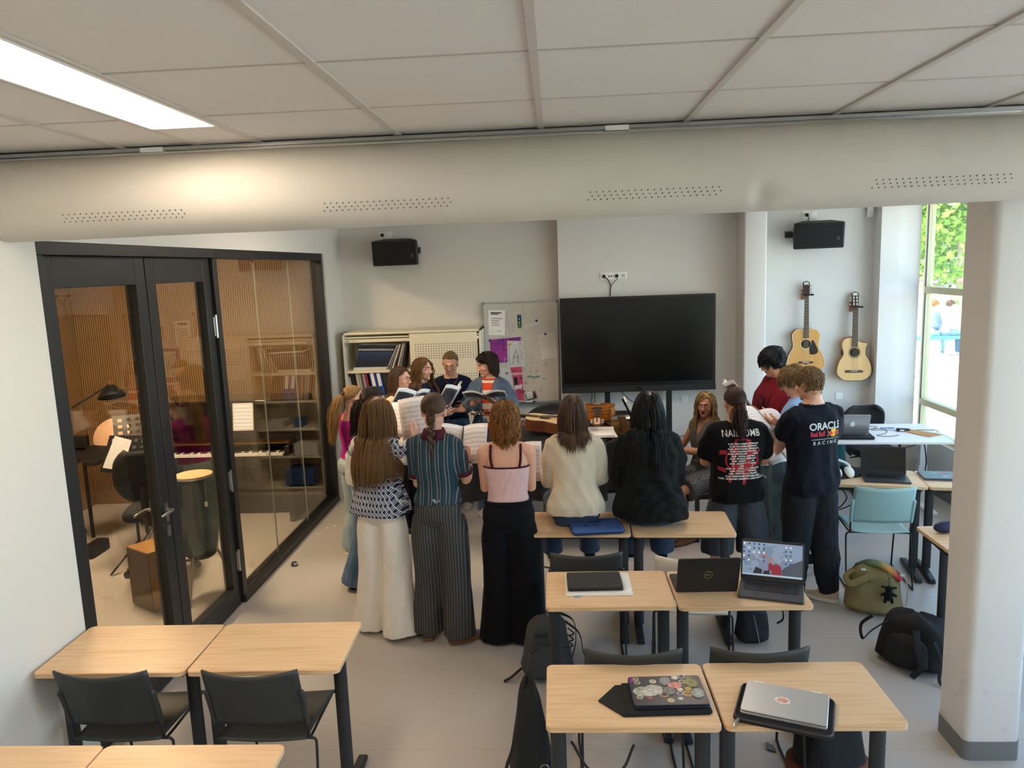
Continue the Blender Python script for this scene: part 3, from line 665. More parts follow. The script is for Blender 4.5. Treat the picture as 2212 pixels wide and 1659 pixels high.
for k, (c_, lb) in enumerate((('green', 'topmost marker in the holder, green cap'), ('red', 'red-capped marker below the green one'), ('black', 'black-capped marker in the holder'), ('navy', 'dark-capped lowest marker in the holder'))):
    marker(lb, WX + .085 + .004 * k, WZ - .468 - .019 * k, c_, radians(-14))
marker('black-capped marker lying in the tray under the whiteboard', WX + .085, WZ - .57, 'black', 0, 8.655)
marker('red-capped marker lying in the tray behind the shoulder', WX - .12, WZ - .57, 'red', 0, 8.655)
# ---- cream sliding-door cabinet
CX0, CX1, CY, CD, CH = -2.36, -.82, 8.27, .43, 1.85
cb = thing('filing_cabinet', 'wide cream steel cabinet, sliding door open on the book side', 'cabinet', (CX0, CY, 0))
Wc = CX1 - CX0; e = .02
MB().bx(0, e, .0, CD, .0, CH).bx(Wc - e, Wc, 0, CD, 0, CH).bx(0, Wc, 0, CD, CH - .025, CH).bx(e, Wc - e, CD - .015, CD, 0, CH - .025).bx(0, Wc, .03, CD, 0, .08).bx(Wc / 2 - .01, Wc / 2 + .01, .06, CD - .02, .08, CH - .03).obj('carcass', m_cream, cb, bev=.003)
MB().bx(e, Wc - e, .005, .03, CH - .065, CH - .05).bx(e, Wc - e, .0, .012, CH - .11, CH - .075).bx(e, Wc - e, 0, .035, .08, .10).obj('door_rail', m_cream, cb, bev=.002)
tg = MB().bx(.04, .075, -.006, .002, CH - .102, CH - .083).bx(.075, .17, -.004, .0, CH - .095, CH - .09); tg.obj('nameplate', M('plate_grey', '9a978c', .5), cb)
SH = (.1, .46, .78, 1.10, 1.42)
for z in SH[1:]: MB().bx(e, Wc / 2 - .01, .05, CD - .02, z - .03, z).obj('shelf', m_cream, cb, bev=.002)
dr_ = MB().bx(Wc / 2 - .02, Wc - e - .02, -.004, .014, .09, CH - .03).obj('sliding_door', m_cream, cb, bev=.002)
def holes(z0):
    h = MB()
    for i in range(24):
        for j in range(7): h.box((Wc / 2 + .045 + i * .029, -.0046, z0 - j * .026), (.009, .001, .009))
    h.obj('perforation', M('perforation_dark', '2a2722', .9), cb, smooth=0)['kind'] = 'stuff'
for z in (1.70, 1.36, 1.02, .68, .34): holes(z)
for k in range(3): MB().bx(Wc - .05 - .016 * k, Wc - .042 - .016 * k, .02 + .012 * k, .03 + .012 * k, .09, CH - .03).obj('door_edge', m_cream, cb)
# books
def cover(name, c): return M('cover_' + name, c, .55, var=.12, vscale=6)
bsp = NB('songbook_spine', .5)
zz = bsp.f('FRACT', bsp.f('MULTIPLY', bsp.z, 1.0))
m_song = bsp.out(bsp.ramp(bsp.f('DIVIDE', bsp.z, .30), ((0, 'd9d9d6'), (.12, '1b2236'), (.40, '20304f'), (.62, '27466f'), (.72, '15182a'), (.78, 'b9bac0'), (.84, '14182a'), (1., '1d2440')), True))
def book(label, x, z, th, h, d, lean, mat, group, name='songbook', cat='book', spiral=False, y=8.34):
    o = thing(name, label, cat, (x, y, z), group=group, rot=(0, lean, 0))
    b = MB().bx(0, th, 0, d, .0, h); b.obj('cover', mat, o, bev=.0015)
    MB().bx(th * .18, th * .82, .004, d + .002, .003, h + .001).obj('pages', m_paper, o)
    if spiral:
        s = MB()
        for k in range(14): s.tube([(th / 2 + .007 * cos(a), -.002 + .007 * sin(a), .02 + (h - .04) * k / 13) for a in np.linspace(0, 2 * pi, 9)[:-1]], .0018, 5, loop=True, cap=False)
        s.obj('spiral_binding', m_blackp, o)
    return o
x = CX0 + .085
for k in range(20):
    book('dark blue songbook leaning in the long run of identical spines on the top shelf', x, 1.42 + .003, .0165, .295, .21, radians(17 + .35 * k), m_song, 'blue songbooks on the top cabinet shelf'); x += .0185
greys = [cover('grey%d' % i, c) for i, c in enumerate(('b9b8b6', '8d8c8c', 'd2d0cc', '33343a', 'c4c2be', 'a5a29c', '1f2024'))]
for k in range(7):
    book(['first grey spiral songbook right of the blue run', 'grey spiral songbook second after the blue run', 'pale spiral songbook third after the blue run', 'dark spiral songbook in the middle of the grey ones', 'pale songbook leaning past the dark one', 'grey spiral songbook next to the door edge', 'black folder half behind the cabinet door'][k], x, 1.423, .017, .30, .21, radians(26 - 2.5 * k), greys[k], 'spiral songbooks on the top cabinet shelf', spiral=k in (0, 1, 3, 5)); x += .030
low = [('thin white folder at the left end of the second shelf', .012, .24, 'd8d6d0', 0), ('white folder beside it on the second shelf', .014, .24, 'cfccc4', 0), ('dark spiral book on the second shelf', .03, .29, '2a2320', 1), ('black spiral book on the second shelf', .025, .29, '151517', 1), ('beige paper bundle on the second shelf', .024, .285, 'bdb6a6', 0), ('brown and white paper bundle on the second shelf', .024, .285, 'a39680', 0), ('blue and grey magazine on the second shelf', .018, .28, '4c5368', 0), ('pale magazine on the second shelf', .018, .275, 'a9a7a8', 0), ('dark red folder on the second shelf', .028, .285, '8f2940', 0)]
x = CX0 + .04
for lb, th, h, c_, sp in low:
    book(lb, x, 1.103, th, h, .21, radians(-7), cover('low' + c_, c_), 'folders on the second cabinet shelf', spiral=bool(sp), name='folder', cat='folder'); x += th + .004
def binder(label, x, z, col, lean, y=8.34):
    o = thing('ring_binder', label, 'binder', (x, y, z), rot=(0, lean, 0), group='ring binders on the second cabinet shelf')
    MB().bx(0, .065, 0, .27, 0, .305).obj('case', cover(col, {'blue': '1846a3', 'black': '15161a'}[col]), o, bev=.002)
    MB().bx(.014, .051, -.0012, 0, .13, .28).obj('spine_label', m_paper if col == 'blue' else M('label_dark', '2a2c30', .6), o)
    MB().lathe([(.014, 0), (.014, .001), (.009, .001), (.009, .0003)], 16, (.033, 0, .06), 0, rotm(pi / 2)).obj('finger_ring', m_blackp, o)
for lb, c_ in (('first blue ring binder on the second shelf', 'blue'), ('second blue ring binder with white spine label', 'blue'), ('black ring binder next to the blue ones', 'black'), ('black ring binder behind the glasses wearer', 'black')):
    binder(lb, x + .03, 1.1035, c_, radians(-9)); x += .071
# lower shelves, mirrored in the glass wall
def flat_stack(label, n, x, z, w, d, col):
    for k in range(n): tag(MB().box((x + random.uniform(-.006, .006), 8.47, z + .006 + .0125 * k), (w, d, .012), rotm(0, 0, random.uniform(-.04, .04))).obj('paper_pad', cover(col + str(k % 2), ('d9d8d4', 'c9c7c2')[k % 2]), bev=.001), label, 'paper', 'paper stack on the lower cabinet shelf')
flat_stack('white paper pad in the stack on the third cabinet shelf', 6, CX0 + .55, .783, .21, .29, 'pad')
tag(MB().box((CX0 + .28, 8.46, .83), (.1, .2, .09)).obj('card_box', cover('bluebox', '2a5f9e'), bev=.004), 'small blue card box on the third cabinet shelf', 'box')
tag(MB().box((CX0 + .2, 8.46, .53), (.28, .3, .14)).obj('storage_box', cover('whitebox', 'd8d6d2'), bev=.006), 'white storage box low in the cabinet', 'box')
for k in range(4): tag(MB().bx(CX0 + .42, CX0 + .68, 8.33, 8.64, .463 + .05 * k, .468 + .05 * k).bx(CX0 + .42, CX0 + .425, 8.33, 8.64, .463 + .05 * k, .5 + .05 * k).bx(CX0 + .675, CX0 + .68, 8.33, 8.64, .463 + .05 * k, .5 + .05 * k).obj('letter_tray', m_blackp), 'black letter tray stacked low in the open cabinet', 'tray', 'black letter trays in the cabinet')
tag(MB().box((CX0 + .3, 8.46, .2), (.34, .3, .18)).obj('crate', cover('crateblue', '2b4f86'), bev=.01), 'blue plastic crate on the cabinet floor', 'crate')
# ================= guitars, piano and things on the desks =================
def guitar(name, label, loc, rot, top, side, neckc, kind='dread', group=None, rosette='dark'):
    """local: body foot at the origin, neck along +z, soundboard facing -y"""
    r = thing(name, label, 'guitar', loc, group=group, rot=rot)
    if kind == 'dread': prof = [(0, 0), (.12, .006), (.19, .07), (.2, .13), (.175, .22), (.14, .29), (.135, .34), (.146, .41), (.14, .455), (.10, .495), (.03, .50), (0, .50)]; D = .105; NL = .36
    else: prof = [(0, 0), (.10, .005), (.17, .06), (.182, .13), (.16, .215), (.122, .28), (.118, .32), (.135, .385), (.135, .42), (.10, .47), (.03, .485), (0, .485)]; D = .095; NL = .32
    rt = spline([(a, b, 0) for a, b in prof], 5); rt = [(p.x, p.y) for p in rt]
    lf = [(-a, b) for a, b in rt][::-1][1:-1]
    if kind == 'cut':   # the upper right bout is scooped away
        rt = [(a, b) for a, b in rt if b < .33] + [(p.x, p.y) for p in spline([(.116, .335, 0), (.122, .375, 0), (.136, .405, 0), (.128, .42, 0), (.085, .425, 0), (.045, .44, 0), (.03, .455, 0), (.028, .485, 0)], 4)] + [(0, .485)]
    out = rt + lf
    cx, cz = 0, .22
    inset = lambda k: [(cx + (a - cx) * k, cz + (b - cz) * k) for a, b in out]
    T = wallT(0, 0, 0)
    MB().prism(out, -D, -.002, T).obj('body', side, r, bev=.006)
    MB().prism(inset(.992), -.002, .002, T).obj('soundboard', top, r)
    ed = MB()
    n = len(out); ed.tube([T @ Vector((a, b, .001)) for a, b in inset(.994)], .0028, 5, loop=True, cap=False); ed.obj('binding', M('binding_' + kind, '2b1a12' if kind != 'dread' else 'e7dcc0', .4), r)
    hz = .335 if kind == 'dread' else .315
    MB().prism([(.05 * cos(t), hz + .05 * sin(t)) for t in np.linspace(0, 2 * pi, 33)[:-1]], .002, .003, T).obj('soundhole', M('hole_dark', '1a110c', .9), r)
    ro = MB()
    for rr, w_ in ((.054, .0018), (.060, .001), (.066, .0012)) if rosette == 'dark' else ((.056, .0035), (.062, .001)):
        ro.tube([(rr * cos(t), -.0025, hz + rr * sin(t)) for t in np.linspace(0, 2 * pi, 41)[:-1]], [(w_, .0006)] * 40, 5, loop=True, cap=False, up=(0, 1, 0))
    ro.obj('rosette', M('rosette_' + rosette, '4b3a2a' if rosette == 'dark' else 'd9c79a', .5), r)
    bz = .13 if kind == 'dread' else .105
    br = MB()
    if kind == 'dread': br.prism([(-.08, bz + .012), (-.075, bz - .01), (-.03, bz - .01), (0, bz - .026), (.03, bz - .01), (.075, bz - .01), (.08, bz + .012)], .002, .010, T)
    else: br.prism([(-.09, bz - .013), (.09, bz - .013), (.09, bz + .013), (-.09, bz + .013)], .002, .010, T)
    br.obj('bridge', M('rosewood', '4a2c1e', .4), r, bev=.002)
    MB().bx(-.036, .036, -.014, -.010, bz + .002, bz + .006).obj('saddle', m_paper, r)
    if kind == 'dread':
        for k in range(6): MB().ell((-.027 + k * .0108, -.0115, bz - .006), (.003, .0025, .003), None, 8, 5).obj('bridge_pin', m_paper, r)
        pg = spline([(.035, .27, 0), (.04, .30, 0), (.055, .33, 0), (.055, .365, 0), (.075, .375, 0), (.10, .33, 0), (.125, .27, 0), (.12, .235, 0), (.085, .218, 0), (.045, .222, 0), (.035, .27, 0)], 4)
        MB().prism([(p.x, p.y) for p in pg[:-1]], .002, .0035, T).obj('pickguard', M('pickguard', '2a1c1c', .3), r)
    z0, z1 = (.40, .50 + NL) if kind == 'dread' else (.375, .485 + NL)
    w0, w1 = (.029, .022) if kind == 'dread' else (.031, .026)
    MB().prism([(-w0, z0), (w0, z0), (w1, z1), (-w1, z1)], .004, .010, T).obj('fretboard', M('fretboard', '3a251b', .5), r)
    fz = []; z = z1; sl_ = (z1 - bz)
    fm = MB()
    for k in range(1, 20):
        z = z1 - sl_ * (1 - 2 ** (-k / 12))
        if z < z0 + .004: break
        w_ = w1 + (w0 - w1) * (z1 - z) / (z1 - z0); fm.bx(-w_, w_, -.0115, -.010, z - .0009, z + .0009)
    fm.obj('frets', M('fret_metal', 'b9b6ab', .3, 1.0), r)
    MB().prism([(-w1, .485), (w1, .485), (w1 * .92, z1), (-w1 * .92, z1)], -.018, .004, T).obj('neck', neckc, r, bev=.008)
    hh = .17 if kind == 'dread' else .18
    ho = [(-w1, z1), (w1, z1), (.034, z1 + .035), (.037, z1 + hh - .02), (.02, z1 + hh - .008), (0, z1 + hh), (-.02, z1 + hh - .008), (-.037, z1 + hh - .02), (-.034, z1 + .035)]
    hT = Matrix.Translation((0, 0, z1)) @ Matrix.Rotation(radians(-10), 4, 'X') @ Matrix.Translation((0, 0, -z1)) @ T
    MB().prism(ho, -.012, .004, hT).obj('headstock', neckc, r, bev=.002)
    MB().prism([(-.026, z1 + hh - .045), (.026, z1 + hh - .045), (.024, z1 + hh - .02), (0, z1 + hh - .012), (-.024, z1 + hh - .02)], .004, .0055, hT).obj('headstock_inlay', M('inlay', 'd6d3c8', .3), r)
    for s in (-1, 1):
        for k in range(3):
            zz = z1 + .04 + k * .036
            q = MB().tube([hT @ Vector((s * .022, zz, .004)), hT @ Vector((s * .022, zz, .014))], .004, 8)
            q.tube([hT @ Vector((s * .03, zz, -.006)), hT @ Vector((s * .047, zz, -.006))], .003, 6).ell(hT @ Vector((s * .053, zz, -.006)), (.008, .005, .009), None, 8, 6)
            q.obj('tuning_peg', m_steel if kind == 'dread' else M('peg_ivory', 'd9cfb2', .4), r)
            if kind != 'dread': MB().prism([(s * .016 - .005, zz - .013), (s * .016 + .005, zz - .013), (s * .016 + .005, zz + .013), (s * .016 - .005, zz + .013)], .0035, .0055, hT).obj('headstock_slot', m_paper, r)
    st = MB()
    for k in range(6):
        u = (k - 2.5) / 2.5; st.tube([(u * .027, -.0135, bz + .004), (u * w1 * .8, -.013, z1)], .0007, 4)
    st.obj('strings', M('string_metal', 'cfc6a8', .3, 1.0), r, smooth=0)
    if kind == 'cut': MB().bx(-.124, -.112, .03, .075, .285, .345).obj('preamp', m_blackp, r, bev=.003)
    return r
m_spruce = wood('spruce_top', 'd9a662', 'd39c55', .6, .3, 2); m_spruce2 = wood('pale_spruce_top', 'e2bd84', 'dcb477', .6, .3, 2)
m_mahog = wood('mahogany_side', '6b3a22', '5a2f1b', .8, .35, 2); m_side = wood('grey_brown_side', '5e4d40', '52443a', .8, .4, 2)
m_maple = wood('pale_side', 'cda06a', 'c4935c', .8, .35, 2); m_neck = wood('dark_neck', '40261a', '33200f', .8, .4, 2); m_amber = wood('amber_top', 'b06a22', 'a35c1a', .6, .3, 2)
guitar('acoustic_guitar', 'steel-string guitar with dark pickguard hanging on the wall', (2.755, 8.50, 1.21), (radians(-2), 0, radians(-6)), m_spruce, m_side, m_neck, 'dread', 'guitars hanging on the wall', rosette='pale')
guitar('acoustic_guitar', 'pale cutaway nylon-string guitar hanging beside the corner', (3.282, 8.50, 1.12), (radians(-2), 0, radians(-6)), m_spruce2, m_maple, m_neck, 'cut', 'guitars hanging on the wall')
def hanger(label, x, z):
    r = thing('guitar_hanger', label, 'guitar hanger', (x, 8.62, z), group='guitar wall hangers')
    MB().bx(-.035, .03, -.02, 0, -.055, .06).obj('wood_block', wood('hanger_wood', '8a5a3c', '7a4d32', .8, .5, 2), r, bev=.004)
    MB().tube([(0, -.02, 0), (0, -.12, 0)], .007, 8).obj('arm', m_black, r)
    for s in (-1, 1): MB().tube(spline([(0, -.11, 0), (s * .03, -.115, 0), (s * .037, -.15, 0), (s * .038, -.185, .004)], 5), .010, 10, round_=True).obj('yoke_prong', m_blackp, r)
hanger('wooden block hanger holding the guitar with the dark pickguard', 2.758, 2.085)
hanger('wooden block hanger holding the pale cutaway guitar', 3.285, 1.935)
# ---- grand piano under a black cover
PNX, PNY = -.80, 6.42
pi_ = thing('grand_piano', 'black grand piano with opened front lid under a draped cloth', 'piano', (PNX, PNY, 0))
m_lac = M('black_lacquer', '08080a', .14, coat=.6)
pout = [(0, .06), (.06, 0), (1.72, 0), (1.76, .03), (1.76, 1.47), (1.72, 1.50), (1.25, 1.5), (1.05, 1.46), (.85, 1.3), (.65, 1.05), (.45, .86), (.2, .75), (.05, .65), (0, .5)]
case = MB(); inn = [(min(max(a, .025), 1.735), b) for a, b in pout]
sp_ = [(p.x, p.y) for p in spline([(a, b, 0) for a, b in pout] , 3)]
case.loft([[Vector((a, b, z)) for a, b in sp_] for z in (.62, .965)], cap=False); case.prism(sp_, .60, .625)
case.obj('case', m_lac, pi_, solid=.022)
MB().prism([(a * .97 + .03, b * .97 + .02) for a, b in sp_], .84, .85).obj('soundboard', wood('piano_soundboard', '7d4f26', '6a3f1c', .8, .5, 0), pi_)
pf = MB()
for k in range(5): pf.box((1.02 + k * .09, .70, .905), (.03, 1.25, .03), rotm(0, 0, .45 - k * .06))
pf.bx(.8, 1.5, .05, .12, .88, .92).bx(1.42, 1.50, .08, 1.4, .88, .925); pf.obj('iron_frame', M('piano_frame_bronze', '8a5a2a', .4, .6), pi_, bev=.004)
ps_ = MB()
for k in range(34): ps_.tube([(1.44, .12 + k * .037, .915), (.55 + .012 * k, .30 + k * .028, .89)], .0012, 4)
ps_.obj('strings', M('string_bronze', 'a88a52', .35, 1.0), pi_, smooth=0)
MB().bx(1.52, 1.74, .03, 1.47, .70, .735).obj('key_bed', m_lac, pi_)
kw = MB()
for k in range(52): kw.bx(1.60, 1.745, .10 + k * .025, .1235 + k * .025, .735, .757)
kw.obj('white_keys', m_paper, pi_)['kind'] = 'stuff'
kb = MB()
for k in range(51):
    if k % 7 not in (2, 6): kb.bx(1.60, 1.69, .117 + k * .025, .130 + k * .025, .757, .768)
kb.obj('black_keys', m_lac, pi_)['kind'] = 'stuff'
for (a, b) in ((1.62, .14), (1.62, 1.36), (.22, .36)):
    MB().lathe([(.05, .62), (.055, .5), (.035, .42), (.04, .12), (.03, .06)], 16, (a, b, 0)).lathe([(.012, -.02), (.03, -.018), (.03, .018), (.012, .02)], 14, (a, b, .031), 0, rotm(pi / 2)).obj('leg', m_lac, pi_)
md = MB(); 
md.box((1.48, .55, 1.09), (.02, .62, .26), rotm(0, radians(-24), 0)); md.obj('music_desk', m_lac, pi_, bev=.004)
MB().bx(.0, .86, .02, .64, .965, .985).bx(.3, .95, .3, 1.05, .965, .985).obj('lid', m_lac, pi_, bev=.004)
MB().bx(1.36, 1.5, .5, .53, .15, .62).bx(1.30, 1.52, .42, .62, .08, .16).obj('pedal_lyre', m_lac, pi_, bev=.004)
# draped cover, folds hanging down the camera side
cl = NB('piano_cover_cloth', .55); cl.bumph(cl.noise(14, 4), .25, .01); m_cov = cl.out(cl.ramp(cl.noise(5, 3), ((.3, '121315'), (.7, '1b1c1f'))))
pc = thing('piano_cover', 'black padded cover draped over the near side of the grand piano', 'cover', (PNX, PNY, 0))
def cov(u, v):
    x = -.05 + 1.26 * u; d = 1.06 * (1 - v) + .0
    yb = .72 - .3 * max(0, .35 - u)
    L1 = yb + .03
    t = v * (L1 + .50)
    wob = .018 * sin(x * 11 + 1) + .012 * sin(x * 23)
    if t < L1: y = yb - t; z = .992 + .006 * sin(x * 9 + y * 7)
    else: y = -.03 - wob - .02 * (t - L1); z = .992 - (t - L1) + .03 * sin(x * 5)
    if t >= L1 - .02 and t < L1 + .03: z -= .004
    return Vector((x, y, z))
MB().grid(cov, 60, 40).obj('cloth', m_cov, pc, smooth=180, solid=.006)
def cov2(u, v):
    x = 1.18 + .16 * u + .10 * v * u; t = v * .42
    return Vector((x, -.045 - .03 * sin(u * 6 + v * 3) * v, .99 - t + .05 * u * (1 - v)))
MB().grid(cov2, 12, 16).obj('cloth_corner', m_cov, pc, smooth=180, solid=.006)
guitar('acoustic_guitar', 'natural-top guitar with brown sides lying on the piano cover', (.21, 6.74, 1.105), (radians(-84), 0, radians(90 - 8)), m_spruce2, m_mahog, m_neck, 'dread', 'guitars lying on the piano', rosette='dark')
guitar('acoustic_guitar', 'amber nylon-string guitar lying on the piano, neck towards the desks', (.40, 7.66, 1.10), (radians(-89), 0, radians(177)), m_amber, m_amber, wood('amber_neck', '8f5a33', '7d4c28', .8, .4, 2), 'classic', 'guitars lying on the piano')
gb = thing('gig_bag', 'black gig bag slumped on the far side of the piano under the whiteboard', 'bag', (-.03, 7.75, .80))
MB().ell((0, 0, .14), (.30, .16, .15), None, 24, 14).box((.1, 0, .08), (.4, .22, .16)).obj('bag_body', m_cov, gb, bev=.03, smooth=60)
def paper_stack(label, x, y, z, n, w, d, rz, spread=.02, group='loose sheet music'):
    for k in range(n):
        tag(MB().box((x + random.uniform(-spread, spread), y + random.uniform(-spread, spread), z + .003 + .0045 * k), (w, d, .0042), rotm(0, 0, rz + random.uniform(-.1, .1))).obj('sheet_music', m_paper), label, 'sheet music', group)
paper_stack('white sheet music in the stack by the amber guitar head on the piano', .36, 6.73, .995, 5, .28, .36, .05)
bk_ = thing('score_book', 'white spiral score standing on the piano music desk, seen edge on', 'score', (.715, 6.72, 1.03))
MB().box((-.045, .0, .14), (.018, .30, .29), rotm(0, radians(-26), 0)).obj('pages', m_paper, bk_, bev=.002)
q = MB()
for k in range(18): q.tube([(.012 - .0072 * k + .007 * cos(a), -.153 + .008 * sin(a), .02 + .0148 * k) for a in np.linspace(0, 6.28, 8)[:-1]], .0016, 4, loop=True, cap=False)
q.obj('spiral_binding', m_blackp, bk_)
# ---- piano stool for the seated woman
bs = thing('piano_bench', 'black padded piano bench under the seated curly-haired woman', 'bench', (1.36, 6.90, 0))
MB().bx(-.17, .17, -.32, .32, .40, .46).obj('seat_pad', M('bench_leather', '121214', .5, bump=.2), bs, bev=.02, seg=4)
for a in (-.14, .14):
    for b in (-.28, .28): MB().bx(a - .02, a + .02, b - .02, b + .02, 0, .40).obj('leg', m_lac, bs)
# ---- laptops
m_lapb = M('laptop_black', '18191b', .5, bump=.1, bscale=600); m_lapg = M('laptop_grey', '3d4043', .4, .3); m_laps = M('laptop_silver', 'b9babb', .35, .7); m_key = M('laptop_keys', '0f1012', .5)
m_off = M('screen_off', '0a0b0c', .2)
def flat_laptop(name, label, x, y, z, rz, w, d, mat, group='closed laptops', h=.018):
    r = thing(name, label, 'laptop', (x, y, z), rz, group)
    MB().prism(rrect(w, d, .012, 4), 0, h * .52).obj('base', mat, r, bev=.002)
    MB().prism(rrect(w - .002, d - .002, .012, 4), h * .56, h).obj('lid', mat, r, bev=.002)
    MB().bx(-w * .35, w * .35, d / 2 - .012, d / 2 + .001, h * .3, h * .75).obj('hinge', m_key, r)
    return r
def open_laptop(label, x, y, z, rz, w, d, ang, mat, screen, keys=True, group='open laptops'):
    """hinge edge at +y; the screen leans back by ang degrees from upright"""
    r = thing('laptop', label, 'laptop', (x, y, z), rz, group)
    MB().prism(rrect(w, d, .012, 4), 0, .014).obj('base', mat, r, bev=.002)
    if keys:
        kb = MB().bx(-w * .43, w * .43, -d * .12, d * .36, .0142, .0147); kb.obj('key_tray', m_key, r)
        kk = MB()
        for i in range(14):
            for j in range(5): kk.bx(-w * .42 + i * w * .06, -w * .42 + (i + .86) * w * .06, -d * .11 + j * d * .093, -d * .11 + (j + .85) * d * .093, .0147, .0165)
        kk.obj('keys', M('laptop_keytops', '191b1d', .5), r, smooth=0)['kind'] = 'stuff'
        MB().prism(rrect(w * .33, d * .32, .005, 3, 0, -d * .30), .0142, .0146).obj('touchpad', M('touchpad', '36393c', .35), r)
    T = Matrix.Translation((0, d / 2 - .004, .012)) @ Matrix.Rotation(radians(-ang), 4, 'X') @ ZUP
    H = d * .98
    MB().prism(rrect(w, H, .012, 4, 0, H / 2), -.007, 0, T).obj('lid', mat, r, bev=.0015)
    MB().prism(rrect(w - .006, H - .008, .008, 3, 0, H / 2), 0, .0008, T).obj('bezel', m_key, r)
    MB().prism([(-w / 2 + .008, .03), (w / 2 - .008, .03), (w / 2 - .008, H - .014), (-w / 2 + .008, H - .014)], .0008, .0014, T).obj('screen', screen, r, smooth=0)
    MB().tube([T @ Vector((-w * .4, 0, -.002)), T @ Vector((w * .4, 0, -.002))], .006, 8).obj('hinge', m_key, r)
    return r, T, H
fo = thing('paper_folder', 'white cloth folder under the closed black laptop, small blue tag at its edge', 'folder', (.195, 3.99, .7605), .0)
MB().prism(rrect(.36, .285, .012, 4), 0, .006).prism(rrect(.34, .27, .012, 4, .004, .004), .006, .011).obj('folder_body', M('folder_white', 'e9e5dd', .8, bump=.2), fo, bev=.002)
MB().bx(-.135, -.10, -.158, -.14, .001, .005).obj('fabric_tag', M('tag_blue', '8fa6c4', .7), fo)
l1 = flat_laptop('laptop', 'closed black laptop lying on the white folder', .175, 3.99, .772, .02, .30, .215, m_lapb, h=.02)
MB().tube([(.012 + .017 * cos(t), -.015 + .017 * sin(t), .0203) for t in np.linspace(0, 6.283, 25)[:-1]], .0012, 5, loop=True, cap=False).obj('logo_ring', m_lapg, l1)
l2, T2, H2 = open_laptop('open black laptop seen from behind, round logo ring on its lid', .765, 3.99, .7605, pi + .02, .325, .22, 18, m_lapb, m_off)
lo = MB(); R_ = .0225
lo.tube([T2 @ Vector((R_ * cos(t), H2 / 2 + R_ * sin(t), -.0075)) for t in np.linspace(0, 6.283, 33)[:-1]], .0013, 6, loop=True, cap=False)
m_gold = M('logo_gold', 'a8916a', .35, .8); lo.obj('logo_ring', m_gold, l2)
tv_, tf_ = textmesh('DELL', .0125, .0004, sx=-1); MB().add([T2 @ Vector((v.x, v.y + H2 / 2, -.0078)) for v in tv_], tf_).obj('logo_letters', m_gold, l2, smooth=0)
# desktop picture on the grey laptop: sky-blue wallpaper with people, icons and task bar
sn = NB('desktop_wallpaper', .3); sn.b.inputs['Emission Strength'].default_value = .16
wc = sn.mix(sn.f('GREATER_THAN', sn.noise(9, 3), .56), sn.ramp(sn.x, ((.0, '8799b3'), (.6, '687c99'), (1, '4b5668'))), '76879f'); sn.l.new(wc, sn.b.inputs['Emission Color']); m_desktop = sn.out(wc)
l3, T3, H3 = open_laptop('open dark grey laptop showing a desktop picture with three people', 1.10, 3.865, .7605, -.30, .325, .225, 22, m_lapg, m_desktop)
def glow(n, c): return M('screen_' + n, c, .4, emit=(c, .14))
def onscreen(name, mat, polys, z=.0018, par=None, T=None):
    m = MB()
    for k, p in enumerate(polys): m.prism(p, z, z + .0003, T)
    return m.obj(name, mat, par, smooth=0)
blob = lambda cx, cy_, a, b: [(cx + a * cos(t), cy_ + b * sin(t)) for t in np.linspace(0, 6.283, 13)[:-1]]
rc = lambda cx, cy_, a, b: [(cx - a, cy_ - b), (cx + a, cy_ - b), (cx + a, cy_ + b), (cx - a, cy_ + b)]
onscreen('picture_grass', glow('hall', '4b5260'), [[(.05, .035), (.154, .035), (.154, .13), (.09, .10), (.05, .07)]], .0016, l3, T3)
onscreen('picture_faces', glow('skin', 'a9796a'), [blob(-.04, .135, .011, .014), blob(-.005, .118, .011, .013)], .0022, l3, T3)
onscreen('picture_shirts', glow('shirt', '7f86a8'), [[(-.075, .04), (-.02, .04), (-.028, .115), (-.052, .122), (-.07, .10)]], .0018, l3, T3)
onscreen('picture_red_shirts', glow('redshirt', '8e2438'), [[(-.004, .036), (.05, .036), (.046, .085), (.02, .10), (.0, .088)], [(-.02, .06), (.0, .06), (.0, .10), (-.018, .10)]], .002, l3, T3)
onscreen('picture_dark_shapes', glow('dark', '22232b'), [[(-.10, .036), (-.055, .036), (-.05, .062), (-.085, .075)], [(-.05, .036), (-.008, .036), (-.014, .06), (-.04, .058)]], .0021, l3, T3)
onscreen('picture_arms', glow('arm', '9aa0ad'), [[(-.09, .13), (-.05, .108), (-.05, .116), (-.088, .138)], [(.03, .10), (.07, .135), (.066, .142), (.026, .108)]], .0021, l3, T3)
ic = [rc(-.148 + .026 * i, .196 - .022 * j, .0045, .005) for i in range(5) for j in range(5) if (i, j) not in ((2, 4), (3, 4), (2, 3), (3, 3))]
for p in ic + [rc(.07 + .024 * i, .19 - .022 * j, .004, .0045) for i in range(2) for j in range(6)]: onscreen('desktop_icon', glow('icon%d' % (len(bpy.data.objects) % 3), ('dfe6ee', '24449a', '39435a')[len(bpy.data.objects) % 3]), [p], .0024, l3, T3)
onscreen('task_bar', glow('taskbar', 'a9bdd4'), [rc(0, .034, .154, .005)], .0024, l3, T3)
l4, _, _ = open_laptop('open dark laptop with a black screen on the desk behind the turquoise chair', 2.545, 5.90, .7605, -.24, .33, .225, 12, m_lapg, m_off)
MB().ell((0, 0, 0), (.001, .001, .001), None, 6, 4) 
l5 = flat_laptop('laptop', 'closed blue-grey laptop with red and pink stickers beside the pillar', 2.99, 5.93, .7605, -.19, .31, .22, M('laptop_bluegrey', '56657c', .35, .5))
for k, (a, b, c_) in enumerate(((.02, .05, 'c94a63'), (.07, -.01, 'd7699b'), (.01, -.04, '9fa7b3'), (-.05, .04, '7f8da4'))): MB().prism(blob(a, b, .024, .017), .0182, .0187).obj('sticker', M('sticker%d' % k, c_, .5), l5, smooth=0)
